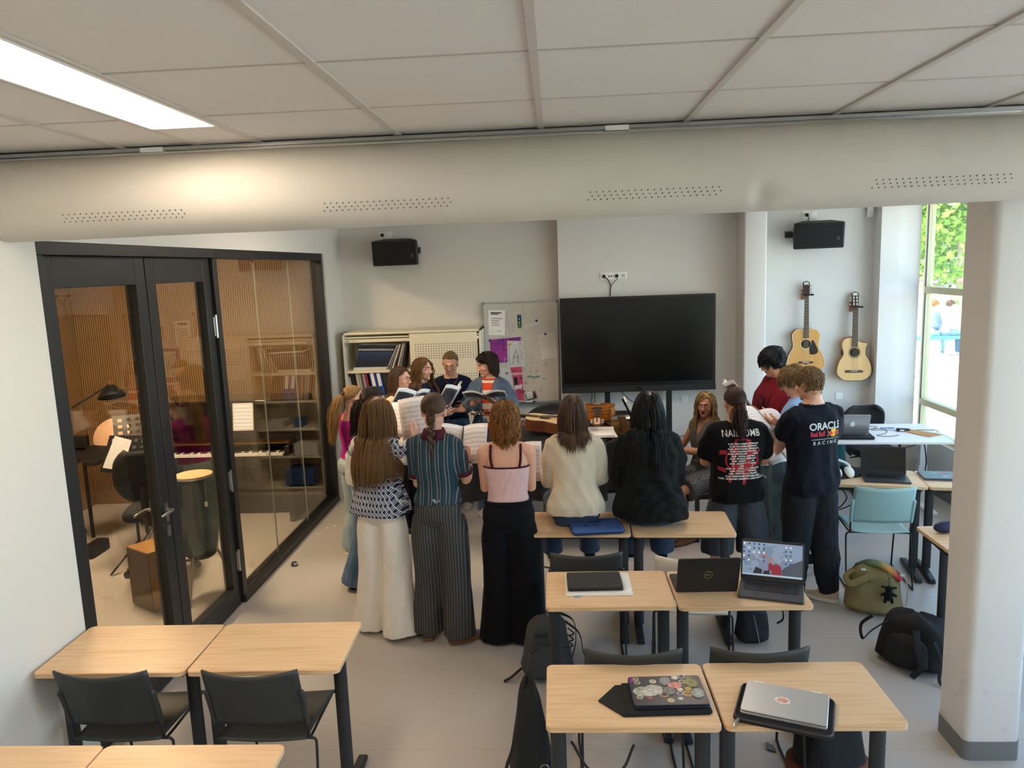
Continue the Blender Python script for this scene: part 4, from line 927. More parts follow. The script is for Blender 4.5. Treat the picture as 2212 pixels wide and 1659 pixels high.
# apple-logo laptop on the white desk, on a black sleeve
sl_ = thing('laptop_sleeve', 'black padded laptop sleeve under the silver laptop on the white desk', 'laptop sleeve', (2.83, 7.43, .7505), -.12)
MB().prism(rrect(.42, .33, .03, 5), 0, .025).obj('sleeve_body', M('neoprene', '131315', .85, bump=.3), sl_, bev=.01, seg=3)
l6, T6, H6 = open_laptop('open silver laptop seen from behind on the white desk by the window', 2.86, 7.49, .776, pi - .16, .31, .215, 20, m_laps, m_off)
ap = spline([(0, .022, 0), (.012, .026, 0), (.022, .018, 0), (.0185, .004, 0), (.024, -.010, 0), (.014, -.028, 0), (.0, -.024, 0), (-.014, -.028, 0), (-.025, -.006, 0), (-.022, .018, 0), (-.012, .026, 0), (0, .022, 0)], 4)
MB().prism([(p.x * .85, H6 / 2 + p.y * .85) for p in ap[:-1]], -.0078, -.007, T6).prism([(-.001, H6 / 2 + .024), (-.012, H6 / 2 + .038), (-.002, H6 / 2 + .036), (.002, H6 / 2 + .028)], -.0078, -.007, T6).obj('logo', M('logo_white', 'f2f3f4', .3), l6, smooth=0)
# stickered laptop on its open sleeve, silver laptop on its sleeve
sv = thing('laptop_sleeve', 'black envelope sleeve with pointed flap under the sticker-covered laptop', 'laptop sleeve', (.40, 2.87, .7605), .035)
MB().prism([(-.27, -.005), (-.19, .105), (.16, .12), (.17, .10), (.17, -.10), (.155, -.115), (-.18, -.118)], 0, .006).obj('sleeve_body', M('felt_black', '161617', .9, bump=.3), sv, bev=.002)
MB().prism(rrect(.33, .225, .012, 4, .0, 0), .006, .010).obj('pocket', M('felt_black', '161617'), sv, bev=.002)
l7 = flat_laptop('laptop', 'closed navy laptop covered in round and ragged stickers', .415, 2.89, .771, .035, .30, .215, M('laptop_navy', '15182a', .35), h=.019)
stk = [('e8e3d4', -.135, .085, 0, .0), ]
random.seed(5)
rnd = [(-.118, .085, .012, 'd0b893'), (-.115, .058, .013, 'c9b48a'), (-.05, .065, .014, 'e9e5da'), (.045, .09, .014, 'd7d5cf'), (.075, .098, .014, 'c8c0a0'), (.10, .085, .011, '9fa0a6'), (.07, .058, .014, 'e3d39a'), (.085, .005, .013, 'cfae4d'), (.05, .0, .012, 'e8d9d4'), (.045, -.028, .013, 'd0d3d8'), (-.12, -.05, .013, 'b9c2bb'), (-.08, -.055, .012, 'c9474f'), (.0, -.075, .014, 'e0d9ca'), (.04, -.065, .013, '8f83b5'), (-.02, -.035, .018, 'd8a93a'), (.075, -.03, .020, 'd9bd5a')]
for k, (a, b, c_, col) in enumerate(rnd):
    MB().lathe([(c_, 0), (c_, .0006)], 20, (a, b, .0192)).lathe([(c_ * .72, .0006), (c_ * .72, .0009)], 16, (a, b, .0192), 1).obj('round_sticker', [M('sticker_rim%d' % k, col, .5), M('sticker_core%d' % (k % 5), ('8a6f50', '6d6a66', 'b29a62', 'd9d2bb', '5a4a6a')[k % 5], .5, var=.3, vscale=90)], l7, smooth=0)
def rag(cx, cy_, a, b, n=14): return [(cx + a * (.82 + .22 * random.random()) * cos(2 * pi * i / n) * 1.15, cy_ + b * (.82 + .22 * random.random()) * sin(2 * pi * i / n) * 1.15) for i in range(n)]
for k, (a, b, w_, h_, col) in enumerate(((-.10, -.01, .04, .035, 'a3a192'), (-.055, .0, .035, .035, 'b4b0a4'), (-.075, -.02, .03, .02, 'c9c7bd'), (.0, .065, .022, .028, '8b8c88'), (.035, .03, .024, .022, 'd58d7f'), (.105, .045, .024, .030, '8d8a55'), (.005, -.01, .022, .026, '7c7a76'), (.115, -.03, .026, .032, '9d9f98'))):
    MB().prism(rag(a, b, w_, h_), .0192, .0197 + .0004 * k).obj('ragged_sticker', M('ragged%d' % k, col, .5, var=.45, vscale=55), l7, smooth=0)
MB().bx(-.145, -.125, .06, .1, .0192, .0197).obj('purple_sticker', M('sticker_purple', '7d2f78', .5), l7, smooth=0)
sw = thing('laptop_sleeve', 'black zipped sleeve lying open beneath the silver laptop', 'laptop sleeve', (.855, 2.79, .7605), -.37)
MB().prism(rrect(.36, .27, .03, 5, .0, -.01), 0, .012).obj('sleeve_body', M('neoprene', '131315'), sw, bev=.005, seg=3)
MB().tube([(x, y, .014) for x, y in rrect(.35, .265, .03, 5, 0, -.01)], .004, 6, loop=True, cap=False).obj('zip', M('zip_dark', '2a1c24', .5), sw)
MB().tube([(-.155, -.138, .012), (-.165, -.16, .010), (-.165, -.185, .004)], [.006, .007, .004], 8).obj('zip_puller', m_steel, sw)
l8 = flat_laptop('laptop', 'closed silver laptop with one peach sticker in its middle', .858, 2.80, .773, -.37, .315, .225, m_laps, h=.019)
MB().prism([(p[0] - .01, p[1] + .005) for p in rag(0, 0, .026, .022, 18)], .0192, .0195).prism([(p[0] - .01, p[1] + .005) for p in rag(0, 0, .021, .017, 18)], .0195, .0198, None, 1).obj('sticker', [m_paper, M('sticker_peach', 'd99f8a', .5, var=.25, vscale=70)], l8, smooth=0)
for s in (-1, 1): MB().bx(s * .11 - .02, s * .11 + .02, .108, .1135, .006, .0195).obj('hinge_cap', m_white, l8)
bl = thing('laptop_sleeve', 'blue zipped laptop sleeve on the desk behind the cream cardigan', 'laptop sleeve', (.235, 4.885, .7605), .10)
MB().prism(rrect(.345, .25, .035, 6), .0, .032).obj('sleeve_body', M('sleeve_blue', '33558f', .75, bump=.15), bl, bev=.013, seg=4)
MB().tube([(x, y, .016) for x, y in rrect(.348, .253, .035, 6)], .0035, 6, loop=True, cap=False).obj('zip', M('zip_navy', '101a38', .5), bl)
MB().bx(-.05, .04, .04, .06, .032, .0326).obj('printed_strip', M('print_navy', '1b2b66', .6), bl)
MB().bx(-.09, -.055, -.03, .0, .032, .0326).bx(-.02, .02, -.02, .005, .032, .0326, 0).obj('printed_patches', M('print_plum', '41284a', .6), bl, smooth=0)
MB().tube([(-.17, -.06, .02), (-.16, -.085, .022)], [.004, .006], 8).obj('zip_puller', m_steel, bl)
nv = thing('pencil_case', 'navy pencil case at the edge of the desk behind the pillar', 'case', (2.42, 4.72, .7605), .3)
MB().ell((0, 0, .035), (.09, .045, .036), None, 20, 10).obj('case_body', M('case_navy', '1c2240', .8, bump=.3), nv)
MB().tube([(-.08, 0, .062), (0, 0, .072), (.08, 0, .062)], .003, 6).obj('zip', m_blackp, nv)
# headphones on a black garment
hp = thing('headphones', 'white over-ear headphones resting on a black garment', 'headphones', (2.235, 5.99, .765), .15)
m_hp = M('headphone_white', 'e2dccb', .45)
MB().tube(spline([(-.085, 0, .035), (-.09, .05, .075), (-.05, .10, .10), (0, .115, .105), (.05, .10, .10), (.09, .05, .075), (.085, 0, .035)], 6), [(.012, .007)] * 37, 10).obj('headband', m_hp, hp)
for s in (-1, 1):
    MB().ell((s * .055, -.035, .04), (.042, .024, .045), rotm(radians(-25), 0, s * .35), 20, 12).obj('ear_cup', m_hp, hp)
    MB().ell((s * .05, -.012, .045), (.034, .018, .038), rotm(radians(-25), 0, s * .35), 18, 10).obj('ear_pad', M('ear_pad_white', 'd5cfbf', .7), hp)
def heap(name, label, cat, x, y, z, rx, ry, h, mat, seed, rz=0):
    r = thing(name, label, cat, (x, y, z), rz); ph = seed
    def fn(u, v):
        a = 2 * pi * u; k = 1 + .16 * sin(3 * a + ph) + .09 * sin(7 * a + ph * 2)
        return Vector((rx * k * v * cos(a), ry * k * v * sin(a), h * (1 - v ** 2.2) * (1 + .25 * sin(5 * a + v * 6 + ph)) + .004 + .012 * sin(v * 14 + a * 2)))
    MB().grid(fn, 48, 14).obj('fabric', mat, r, smooth=180)
    return r
heap('garment', 'black garment crumpled under the white headphones', 'clothing', 2.27, 6.06, .7605, .20, .12, .05, M('garment_black', '101013', .9, bump=.3), 1.2)
# adapter, pen, drumsticks, cables on the white desk
ad = thing('power_adapter', 'black power adapter with a white label on the white desk', 'adapter', (3.42, 7.58, .7505), -.35)
MB().bx(-.06, .06, -.026, .026, 0, .028).obj('adapter_body', m_blackp, ad, bev=.006); MB().bx(-.03, .01, -.0265, -.026, .006, .02).obj('adapter_label', m_white, ad)
pe = thing('ballpoint_pen', 'blue pen lying on the white desk behind the adapter', 'pen', (3.33, 7.72, .755), -.2)
MB().tube([(-.07, 0, 0), (.06, 0, 0), (.07, 0, 0)], [.004, .004, .001], 8).obj('barrel', M('pen_blue', '2f56c4', .4), pe); MB().bx(.0, .05, -.002, .002, .004, .006).obj('clip', m_steel, pe)
m_stick = wood('drumstick_wood', 'dfb98a', 'd0a878', 2, .5, 0)
for k in range(6):
    o = thing('drumstick', ['drumstick at the left of the bundle on the white desk', 'second drumstick of the bundle beside the adapter', 'third drumstick of the bundle beside the adapter', 'fourth drumstick of the bundle beside the adapter', 'fifth drumstick of the bundle beside the adapter', 'drumstick at the right of the bundle on the white desk'][k], 'drumstick', (3.47 + .022 * k, 7.46 + .01 * k, .757), -1.18 + .05 * k, 'bundle of drumsticks')
    MB().tube([(-.19, 0, 0), (.12, 0, 0), (.175, 0, 0)], [.0065, .0065, .0035], 8).obj('shaft', m_stick, o); MB().ell((.183, 0, 0), (.009, .005, .005), None, 8, 6).obj('tip', m_stick, o)
cable('cable', 'thin black cable looped on the white desk beside the silver laptop', [(3.05, 7.62, .754), (3.15, 7.70, .754), (3.28, 7.66, .754), (3.22, 7.50, .754), (3.1, 7.42, .754), (3.18, 7.36, .754), (3.3, 7.40, .754)], .0025)
cable('cable', 'thin grey cable coiled behind the silver laptop on the white desk', [(3.02, 7.78, .754), (3.12, 7.84, .754), (3.25, 7.78, .754), (3.15, 7.66, .754), (3.36, 7.60, .76)], .0025)
cable('cable', 'black cable running from the adapter over the desk edge to the window', [(3.47, 7.56, .758), (3.58, 7.60, .756), (3.68, 7.58, .755), (3.76, 7.60, .74), (3.8, 7.62, .6)], .003)
cable('cable', 'black cable hanging in loops beneath the white desk', [(3.2, 7.5, .72), (3.25, 7.45, .62), (3.45, 7.42, .64), (3.52, 7.40, .715)], .004)
cable('cable', 'black power cable trailing down the white desk leg to the floor', [(3.56, 7.45, .72), (3.58, 7.42, .45), (3.48, 7.3, .2), (3.40, 7.2, .03), (3.3, 7.1, .008)], .006)
cable('cable', 'black cable lying on the floor under the piano beside the cream cardigan', [(-.35, 6.3, .008), (-.2, 6.1, .008), (.05, 6.05, .008), (.1, 6.3, .008)], .006)
cable('cable', 'tangle of black cables hanging beneath the headphone desk', [(2.14, 6.02, .72), (2.2, 6.0, .5), (2.3, 6.02, .58), (2.22, 6.04, .66), (2.14, 6.0, .48), (2.34, 5.98, .55), (2.28, 6.0, .70)], .005)
cable('cable', 'loose end of black cable curled under the front left desk', [(.02, 2.9, .55), (.1, 2.85, .45), (.22, 2.9, .42), (.28, 2.95, .5)], .006)
tag(MB().prism([(.66, 2.9), (.7, 2.88), (.7, 2.93), (.67, 2.96)], 0, .01).obj('usb_dongle', M('dongle_grey', '56585a', .5)), 'small grey plug lying on the floor under the front right desk', 'plug').location = (.37, .74, 0)
def doorstop(label, x, y):
    o = thing('door_stop', label, 'door stop', (x, y, 0))
    MB().lathe([(.028, 0), (.028, .02), (.022, .034), (.0, .036)], 20).obj('dome', m_chrome, o); MB().lathe([(.030, .006), (.030, .016)], 20).obj('rubber_ring', m_blackp, o)
doorstop('shiny dome door stop on the floor by the glass wall', -2.33, 6.19)
for k, (x, y) in enumerate(((-2.33, 7.15), (-2.27, 7.21), (-2.37, 6.98))): tag(MB().prism(rag(x, y, .016, .011, 7), .001, .003).obj('paper_scrap', m_paper, smooth=0), 'white scrap of paper on the floor beside the glass wall', 'scrap', 'paper scraps by the glass wall')
# ---- bags
m_bagg = M('bag_grey', '3a3b3b', .9, bump=.4, bscale=500); m_bagb = M('bag_black', '121214', .8, bump=.3, bscale=400); m_strap = M('strap_black', '0f0f10', .8, bump=.3)
def softbox(w, d, h, seed, taper=.75, sag=.02, sq=3.2, n=40, m=22, lean=0.):
    """a slumped bag: superellipse rings with folds"""
    q = MB(); rings = []
    for j in range(m + 1):
        t = j / m; k = (1 - (1 - taper) * t) * (min(1, .55 + (t / .12) * .45) if t < .12 else 1) * (1 if t < .8 else sqrt(max(.03, 1 - ((t - .8) / .2) ** 2 * .97)))
        rings.append([Vector((k * w / 2 * (1 + .03 * sin(5 * a + seed + t * 7)) * abs(cos(a)) ** (2 / sq) * (1 if cos(a) > 0 else -1), lean * t * h + k * d / 2 * (1 + .04 * sin(4 * a + seed * 2 + t * 9)) * abs(sin(a)) ** (2 / sq) * (1 if sin(a) > 0 else -1), h * t + sag * sin(3 * a + seed) * t)) for a in [2 * pi * i / n for i in range(n)]])
    return q.loft(rings)
def strap(pts, w=.02, k=6): return MB().tube(spline(pts, k), [(w, .0025)] * ((len(pts) - 1) * k + 1), 8)
b1 = thing('backpack', 'dark grey backpack with black label leaning by the desk leg', 'backpack', (-.115, 4.42, 0), .25)
softbox(.34, .22, .40, 1, .62, .012, lean=-.15).obj('bag_body', m_bagg, b1, smooth=180)
softbox(.28, .09, .22, 2, .8, .01).obj('front_pocket', m_bagg, b1, smooth=180).location = (-.015, -.115, .03)
MB().box((-.06, -.155, .325), (.075, .004, .022), rotm(radians(-14))).obj('label_patch', m_bagb, b1)
MB().tube(spline([(-.13, -.15, .22), (-.02, -.165, .27), (.12, -.15, .22)], 6), .003, 6).obj('zip', m_strap, b1)
strap([(.12, -.04, .34), (.20, -.06, .26), (.22, -.08, .14), (.27, -.10, .05), (.33, -.12, .02), (.32, -.17, .008)]).obj('shoulder_strap', m_strap, b1)
strap([(.1, .05, .36), (.19, .04, .30), (.20, .02, .18), (.17, 0, .08)]).obj('shoulder_strap', m_strap, b1)
strap([(-.16, -.02, .06), (-.24, -.06, .03), (-.28, -.05, .006)], .012).obj('loose_strap', m_strap, b1)
strap([(-.02, -.17, .05), (-.03, -.20, .01), (-.03, -.26, .005)], .012).obj('loose_strap', m_strap, b1)
for k in range(3): MB().tube(spline([(.13, -.05 + .02 * k, .30 - .05 * k), (.165, -.07 + .02 * k, .27 - .05 * k), (.15, -.03 + .02 * k, .24 - .05 * k)], 5), .004, 6).obj('cord', m_strap, b1)
b2 = thing('tote_bag', 'black tote bag slumped on the floor at the front left desk', 'bag', (-.175, 3.42, 0), .1)
softbox(.24, .30, .50, 4, .32, .02, 2.6, lean=.18).obj('bag_body', m_bagb, b2, smooth=180)
strap([(-.06, -.13, .42), (-.10, -.20, .30), (-.13, -.21, .20), (-.06, -.20, .14), (.02, -.19, .22), (.06, -.15, .30)], .009).obj('carry_handle', m_strap, b2)
MB().tube([(.05 + .02 * cos(t), -.165, .17 + .02 * sin(t)) for t in np.linspace(0, 6.283, 17)[:-1]], .002, 6, loop=True, cap=False).obj('key_ring', m_chrome, b2)
b3 = thing('handbag', 'small dark navy bag on the floor behind the cream chair', 'bag', (1.245, 4.80, 0), .1)
softbox(.22, .16, .26, 6, .8, .01).obj('bag_body', M('bag_navy', '10131f', .7, bump=.2), b3, smooth=180)
strap([(.06, -.02, .24), (.13, -.02, .27), (.19, -.02, .22), (.20, -.02, .15), (.16, -.02, .12)], .012).obj('carry_handle', m_strap, b3)
MB().tube(spline([(-.02, -.082, .22), (.0, -.09, .12), (.02, -.085, .02)], 5), .003, 6).obj('zip', m_steel, b3)
b4 = thing('shoulder_bag', 'khaki canvas bag with a knitted scarf and cow keychain', 'bag', (2.20, 5.22, 0), -.25)
softbox(.40, .26, .36, 9, .72, .014, 2.8).obj('bag_body', M('canvas_khaki', '8a7c52', .85, bump=.4, bscale=350, var=.08), b4, smooth=180)
strap([(-.15, -.08, .33), (-.20, -.12, .29), (-.17, -.15, .25), (-.08, -.14, .29), (.0, -.13, .32)], .022).obj('carry_handle', M('canvas_khaki', ''), b4)
strap([(.14, -.03, .33), (.19, -.05, .28), (.205, -.06, .18), (.20, -.05, .08)], .016).obj('shoulder_strap', M('canvas_khaki', ''), b4)
for p in ((-.09, -.12, .345), (.165, -.06, .30)): MB().box(p, (.035, .02, .012), rotm(.4, 0, .3)).obj('buckle', m_steel, b4, bev=.003)
wall_text('stitched_logo', 'B', .035, M('stitch_dark', '4a4228', .8), b4, -.05, -.132, .27, bold=.0)
sc_ = NB('knit_scarf', .95); sc_.bumph(sc_.noise(220, 2), .6, .004)
m_scarf = sc_.out(sc_.ramp(sc_.f('ADD', sc_.f('MULTIPLY', sc_.x, 4.2), .35), ((.1, '5c6b4c'), (.4, '7a7a48'), (.6, 'c98a3c'), (.85, 'b8323c'))))
sf = thing('scarf', 'rainbow knitted scarf stuffed into the khaki bag', 'scarf', (2.22, 5.22, .312), -.25)
MB().tube(spline([(-.13, .02, .0), (-.06, -.01, .045), (.02, -.03, .04), (.09, -.05, .0), (.14, -.07, -.045)], 6), [(.05, .022)] * 18 + [(.044, .02)] * 4 + [(.03, .02)] * 3, 16).obj('knit', m_scarf, sf, smooth=180)
ck = thing('keychain', 'black plush cow keychain hanging on the khaki bag', 'keychain', (2.235, 5.065, .205), -.25)
m_pl = M('plush_black', '0b0b0c', 1.0, bump=.6, bscale=600)
pm = MB().ell((0, -.005, -.02), (.03, .024, .04)).ell((0, -.012, .03), (.024, .022, .022))
for s in (-1, 1): pm.tube([(s * .018, -.01, .035), (s * .045, -.012, .045)], [.009, .006], 8, round_=True).tube([(s * .02, -.01, -.045), (s * .022, -.014, -.065)], .010, 8, round_=True).tube([(s * .025, -.01, -.005), (s * .043, -.016, -.015)], .009, 8, round_=True)
pm.obj('plush_body', m_pl, ck, smooth=180)
for k in range(6): MB().tube([(.004 * cos(a), -.012, .055 + .011 * k + .007 * sin(a)) for a in np.linspace(0, 6.28, 9)[:-1]], .0015, 5, loop=True, cap=False).obj('chain_link', m_chrome, ck)
MB().bx(-.014, .014, -.018, -.008, .12, .15).obj('fabric_loop', M('canvas_khaki', ''), ck, bev=.003)
b5 = thing('backpack', 'black backpack lying on its side beside the pillar', 'backpack', (2.15, 4.50, 0), -.75)
softbox(.46, .26, .32, 12, .66, .012, lean=.1).obj('bag_body', m_bagb, b5, smooth=180)
strap([(-.12, -.10, .28), (-.20, -.14, .2), (-.26, -.12, .12), (-.28, -.1, .2), (-.22, -.08, .27)], .010).obj('carry_handle', m_strap, b5)
strap([(.05, -.13, .28), (.08, -.17, .18), (.1, -.17, .08), (.06, -.2, .01)], .02).obj('shoulder_strap', m_strap, b5)
strap([(.15, -.12, .24), (.2, -.15, .14), (.2, -.17, .03), (.26, -.2, .006)], .012).obj('loose_strap', m_strap, b5)
softbox(.26, .08, .2, 3, .8, .008).obj('front_pocket', m_bagb, b5, smooth=180).location = (0, -.13, .03)
b6 = thing('backpack', 'black backpack with brown leather base under the front right desk', 'backpack', (1.25, 3.40, 0), .2)
softbox(.36, .24, .42, 15, .7, .012).obj('bag_body', m_bagb, b6, smooth=180)
softbox(.375, .255, .15, 15, .99, .0).obj('leather_base', M('leather_brown', '6b3a24', .6, bump=.25), b6, smooth=180)
strap([(-.12, -.11, .36), (-.16, -.15, .25), (-.19, -.15, .12), (-.24, -.17, .01)], .02).obj('shoulder_strap', m_strap, b6)
strap([(.12, .02, .34), (.2, .0, .27), (.215, -.03, .2), (.19, -.04, .13)], .02).obj('shoulder_strap', m_strap, b6)
b7 = thing('backpack', 'teal backpack hanging from the armrest below the white desk', 'backpack', (2.80, 7.78, .34), .1)
softbox(.30, .18, .40, 17, .8, .01).obj('bag_body', M('bag_teal', '1d5f68', .8, bump=.3), b7, smooth=180)
strap([(-.08, -.09, .38), (-.1, -.13, .25), (-.09, -.12, .1)], .02).obj('shoulder_strap', M('strap_teal', '2a8a94', .8), b7)
# ================= practice room behind the glass =================
up = thing('upright_piano', 'black upright piano against the slatted wall behind the glass', 'piano', (-4.22, 7.36, 0))
MB().bx(0, 1.5, .30, .72, .0, 1.2).bx(0, .06, 0, .3, .0, .80).bx(1.44, 1.5, 0, .3, 0, .80).bx(.06, 1.44, .02, .3, .60, .70).bx(-.01, 1.51, .28, .73, 1.2, 1.23).obj('case', m_lac, up, bev=.006)
MB().bx(.07, 1.43, .22, .30, .78, .795).obj('brass_hinge', M('brass', 'b98f3e', .3, 1.0), up)
k_ = MB()
for i in range(52): k_.bx(.08 + i * .0258, .1045 + i * .0258, .01, .155, .70, .722)
k_.obj('white_keys', m_paper, up)['kind'] = 'stuff'
k_ = MB()
for i in range(51):
    if i % 7 not in (2, 6): k_.bx(.097 + i * .0258, .110 + i * .0258, .06, .155, .722, .735)
k_.obj('black_keys', m_lac, up)['kind'] = 'stuff'
MB().bx(.35, 1.15, .25, .30, .90, .915).obj('music_ledge', m_lac, up)
ta = thing('tablet', 'white tablet showing sheet music on the upright piano', 'tablet', (-3.28, 7.60, .918), rot=(radians(-8), 0, 0))
MB().prism(rrect(.22, .29, .014, 4, 0, .146), 0, .008, wallT(0, 0, 0)).obj('casing', m_white, ta, bev=.002)
scr = NB('tablet_screen', .3); sl2 = scr.f('LESS_THAN', scr.f('FRACT', scr.f('MULTIPLY', scr.z, 26.)), .35); cc = scr.mix(scr.f('MULTIPLY', sl2, scr.f('MULTIPLY', scr.noise(90, 2), .8)), 'e8eaf2', '5a5f70'); scr.l.new(cc, scr.b.inputs['Emission Color']); scr.b.inputs['Emission Strength'].default_value = .35; scr.out(cc)
MB().prism(rrect(.19, .25, .004, 2, 0, .146), .008, .0088, wallT(0, 0, 0)).obj('screen', scr.m, ta)
cg = thing('conga_drum', 'tall dark conga drum on thin steel legs behind the glass door', 'drum', (-2.86, 5.62, 0))
MB().lathe([(.10, .33), (.125, .36), (.15, .55), (.165, .75), (.155, .93), (.148, .97), (.13, .97)], 32).obj('shell', M('conga_shell', '1c1e24', .25, coat=.5), cg)
MB().lathe([(.0, 1.0), (.14, 1.0), (.147, .985), (.147, .96)], 32).obj('drum_head', M('drum_skin', 'dcb98a', .6, var=.12, vscale=10), cg)
MB().lathe([(.148, .955), (.162, .955), (.162, .985), (.149, .99)], 32).obj('rim_hoop', m_black, cg)
for k in range(5):
    a = 2 * pi * k / 5 + .6; MB().tube([(.166 * cos(a), .166 * sin(a), .96), (.172 * cos(a), .172 * sin(a), .80)], .005, 6).bx(.17 * cos(a) - .012, .17 * cos(a) + .012, .17 * sin(a) - .012, .17 * sin(a) + .012, .77, .81).obj('tuning_lug', m_chrome, cg)
for k in range(3):
    a = 2 * pi * k / 3 + .45; MB().tube([(.10 * cos(a), .10 * sin(a), .42), (.235 * cos(a), .235 * sin(a), .02)], .010, 8, round_=True).lathe([(.016, 0), (.016, .05), (.011, .06)], 10, (.24 * cos(a), .24 * sin(a), 0)).obj('leg', m_steel, cg)
cj = thing('cajon', 'wooden box cajon on the floor behind the glass door', 'cajon', (-3.16, 5.50, 0), radians(-32))
MB().bx(-.15, .15, -.15, .15, .015, .48).obj('box_body', wood('cajon_wood', 'a87d42', '9a7038', 1, .45, 2), cj, bev=.006); MB().bx(-.148, .148, -.156, -.1505, .02, .475).obj('front_plate', M('cajon_front', '5d4a35', .5, var=.1), cj)
for a in (-.11, .11):
    for b in (-.11, .11): MB().lathe([(.018, 0), (.018, .016)], 10, (a, b, 0)).obj('rubber_foot', m_blackp, cj)
def music_stand(label, x, y, h, rz, tilt, n=6, sheet=False):
    r = thing('music_stand', label, 'music stand', (x, y, 0), rz, 'black music stands')
    for k in range(3): a = 2 * pi * k / 3; MB().tube([(0, 0, .25), (.26 * cos(a), .26 * sin(a), .015)], .009, 8, round_=True).obj('leg', m_black, r)
    MB().tube([(0, 0, .12), (0, 0, .7)], .013, 10).tube([(0, 0, .68), (0, .02, h - .1)], .010, 10).lathe([(.02, .66), (.02, .72)], 10).obj('pole', m_black, r)
    T = Matrix.Translation((0, .0, h)) @ Matrix.Rotation(radians(tilt), 4, 'X') @ ZUP; d = MB(); W_, H_ = .48, .33
    xs_ = np.linspace(-W_ / 2, W_ / 2, 2 * n + 2); zs_ = np.linspace(-H_ / 2, H_ / 2, 12)
    for i in range(2 * n + 1):
        for j in range(11):
            if i % 2 and j % 2 and 1 < j < 10: continue
            d.prism([(xs_[i], zs_[j]), (xs_[i + 1], zs_[j]), (xs_[i + 1], zs_[j + 1]), (xs_[i], zs_[j + 1])], 0, .003, T)
    d.obj('perforated_desk', m_black, r, smooth=0); MB().prism([(-W_ / 2, -H_ / 2), (W_ / 2, -H_ / 2), (W_ / 2, -H_ / 2 + .006), (-W_ / 2, -H_ / 2 + .006)], -.05, .003, T).obj('lip', m_black, r)
    if sheet: MB().prism([(-.22, -.13), (-.02, -.15), (.0, .12), (-.18, .16)], .005, .008, T).obj('plastic_sleeve', M('plastic_sleeve', 'c9cdd2', .3), thing('sheet_music', 'clear plastic sheet sleeve on the nearer music stand behind the glass', 'sheet music', (x, y, 0), rz))
music_stand('taller black perforated music stand behind the glass door', -3.80, 6.62, 1.15, .5, -28)
music_stand('lower black perforated music stand with a plastic sleeve on it', -3.72, 6.22, 1.03, -.15, -30, sheet=True)
dk = thing('electronic_drum_kit', 'compact electronic drum kit at the far left behind the glass', 'drum kit', (-4.45, 6.9, 0))
for k, (a, b, z, r_) in enumerate(((.08, -.12, .90, .14), (-.22, -.05, .88, .14), (.30, .15, .82, .13))): MB().lathe([(r_ - .01, -.03), (r_, -.025), (r_, .02), (r_ - .015, .024), (0, .026)], 24, (a, b, z), 0, rotm(.5)).obj('drum_pad', m_blackp, dk)
MB().lathe([(.18, 0), (.17, .008), (.05, .02), (0, .024)], 28, (.16, .02, 1.05), 0, rotm(1.0)).obj('cymbal_pad', M('cymbal_tan', 'cfa98c', .5), dk)
MB().box((-.15, 0, 1.0), (.16, .06, .12)).obj('sound_module', m_blackp, dk, bev=.006)
MB().tube([(-.2, .1, 0), (-.2, .1, 1.0)], .018, 8).tube([(.3, .2, 0), (.3, .2, .85)], .018, 8).tube([(-.2, .1, .78), (.3, .2, .78)], .018, 8).tube([(.16, .1, .7), (.16, .05, 1.04)], .01, 8).obj('rack', m_black, dk)
MB().box((.1, -.35, .06), (.12, .28, .10)).obj('bass_pedal', m_blackp, dk, bev=.01)
lp = thing('desk_lamp', 'black arm lamp with a round shade near the slatted wall behind the glass', 'lamp', (-4.95, 7.1, 0))
MB().lathe([(.14, 0), (.14, .02), (.02, .03)], 20).obj('base', m_black, lp); MB().tube([(0, 0, .03), (0, 0, 1.2), (.40, .25, 1.46)], .011, 8).obj('arm', m_black, lp)
MB().lathe([(.03, .06), (.04, .05), (.06, .03), (.13, -.05), (.135, -.07), (.12, -.05)], 24, (.43, .27, 1.42), 0, rotm(-.25, -.25)).obj('shade', m_black, lp); MB().lathe([(.02, .05), (.02, .09), (.01, .1)], 12, (.43, .27, 1.42)).obj('socket_cap', m_gold, lp)
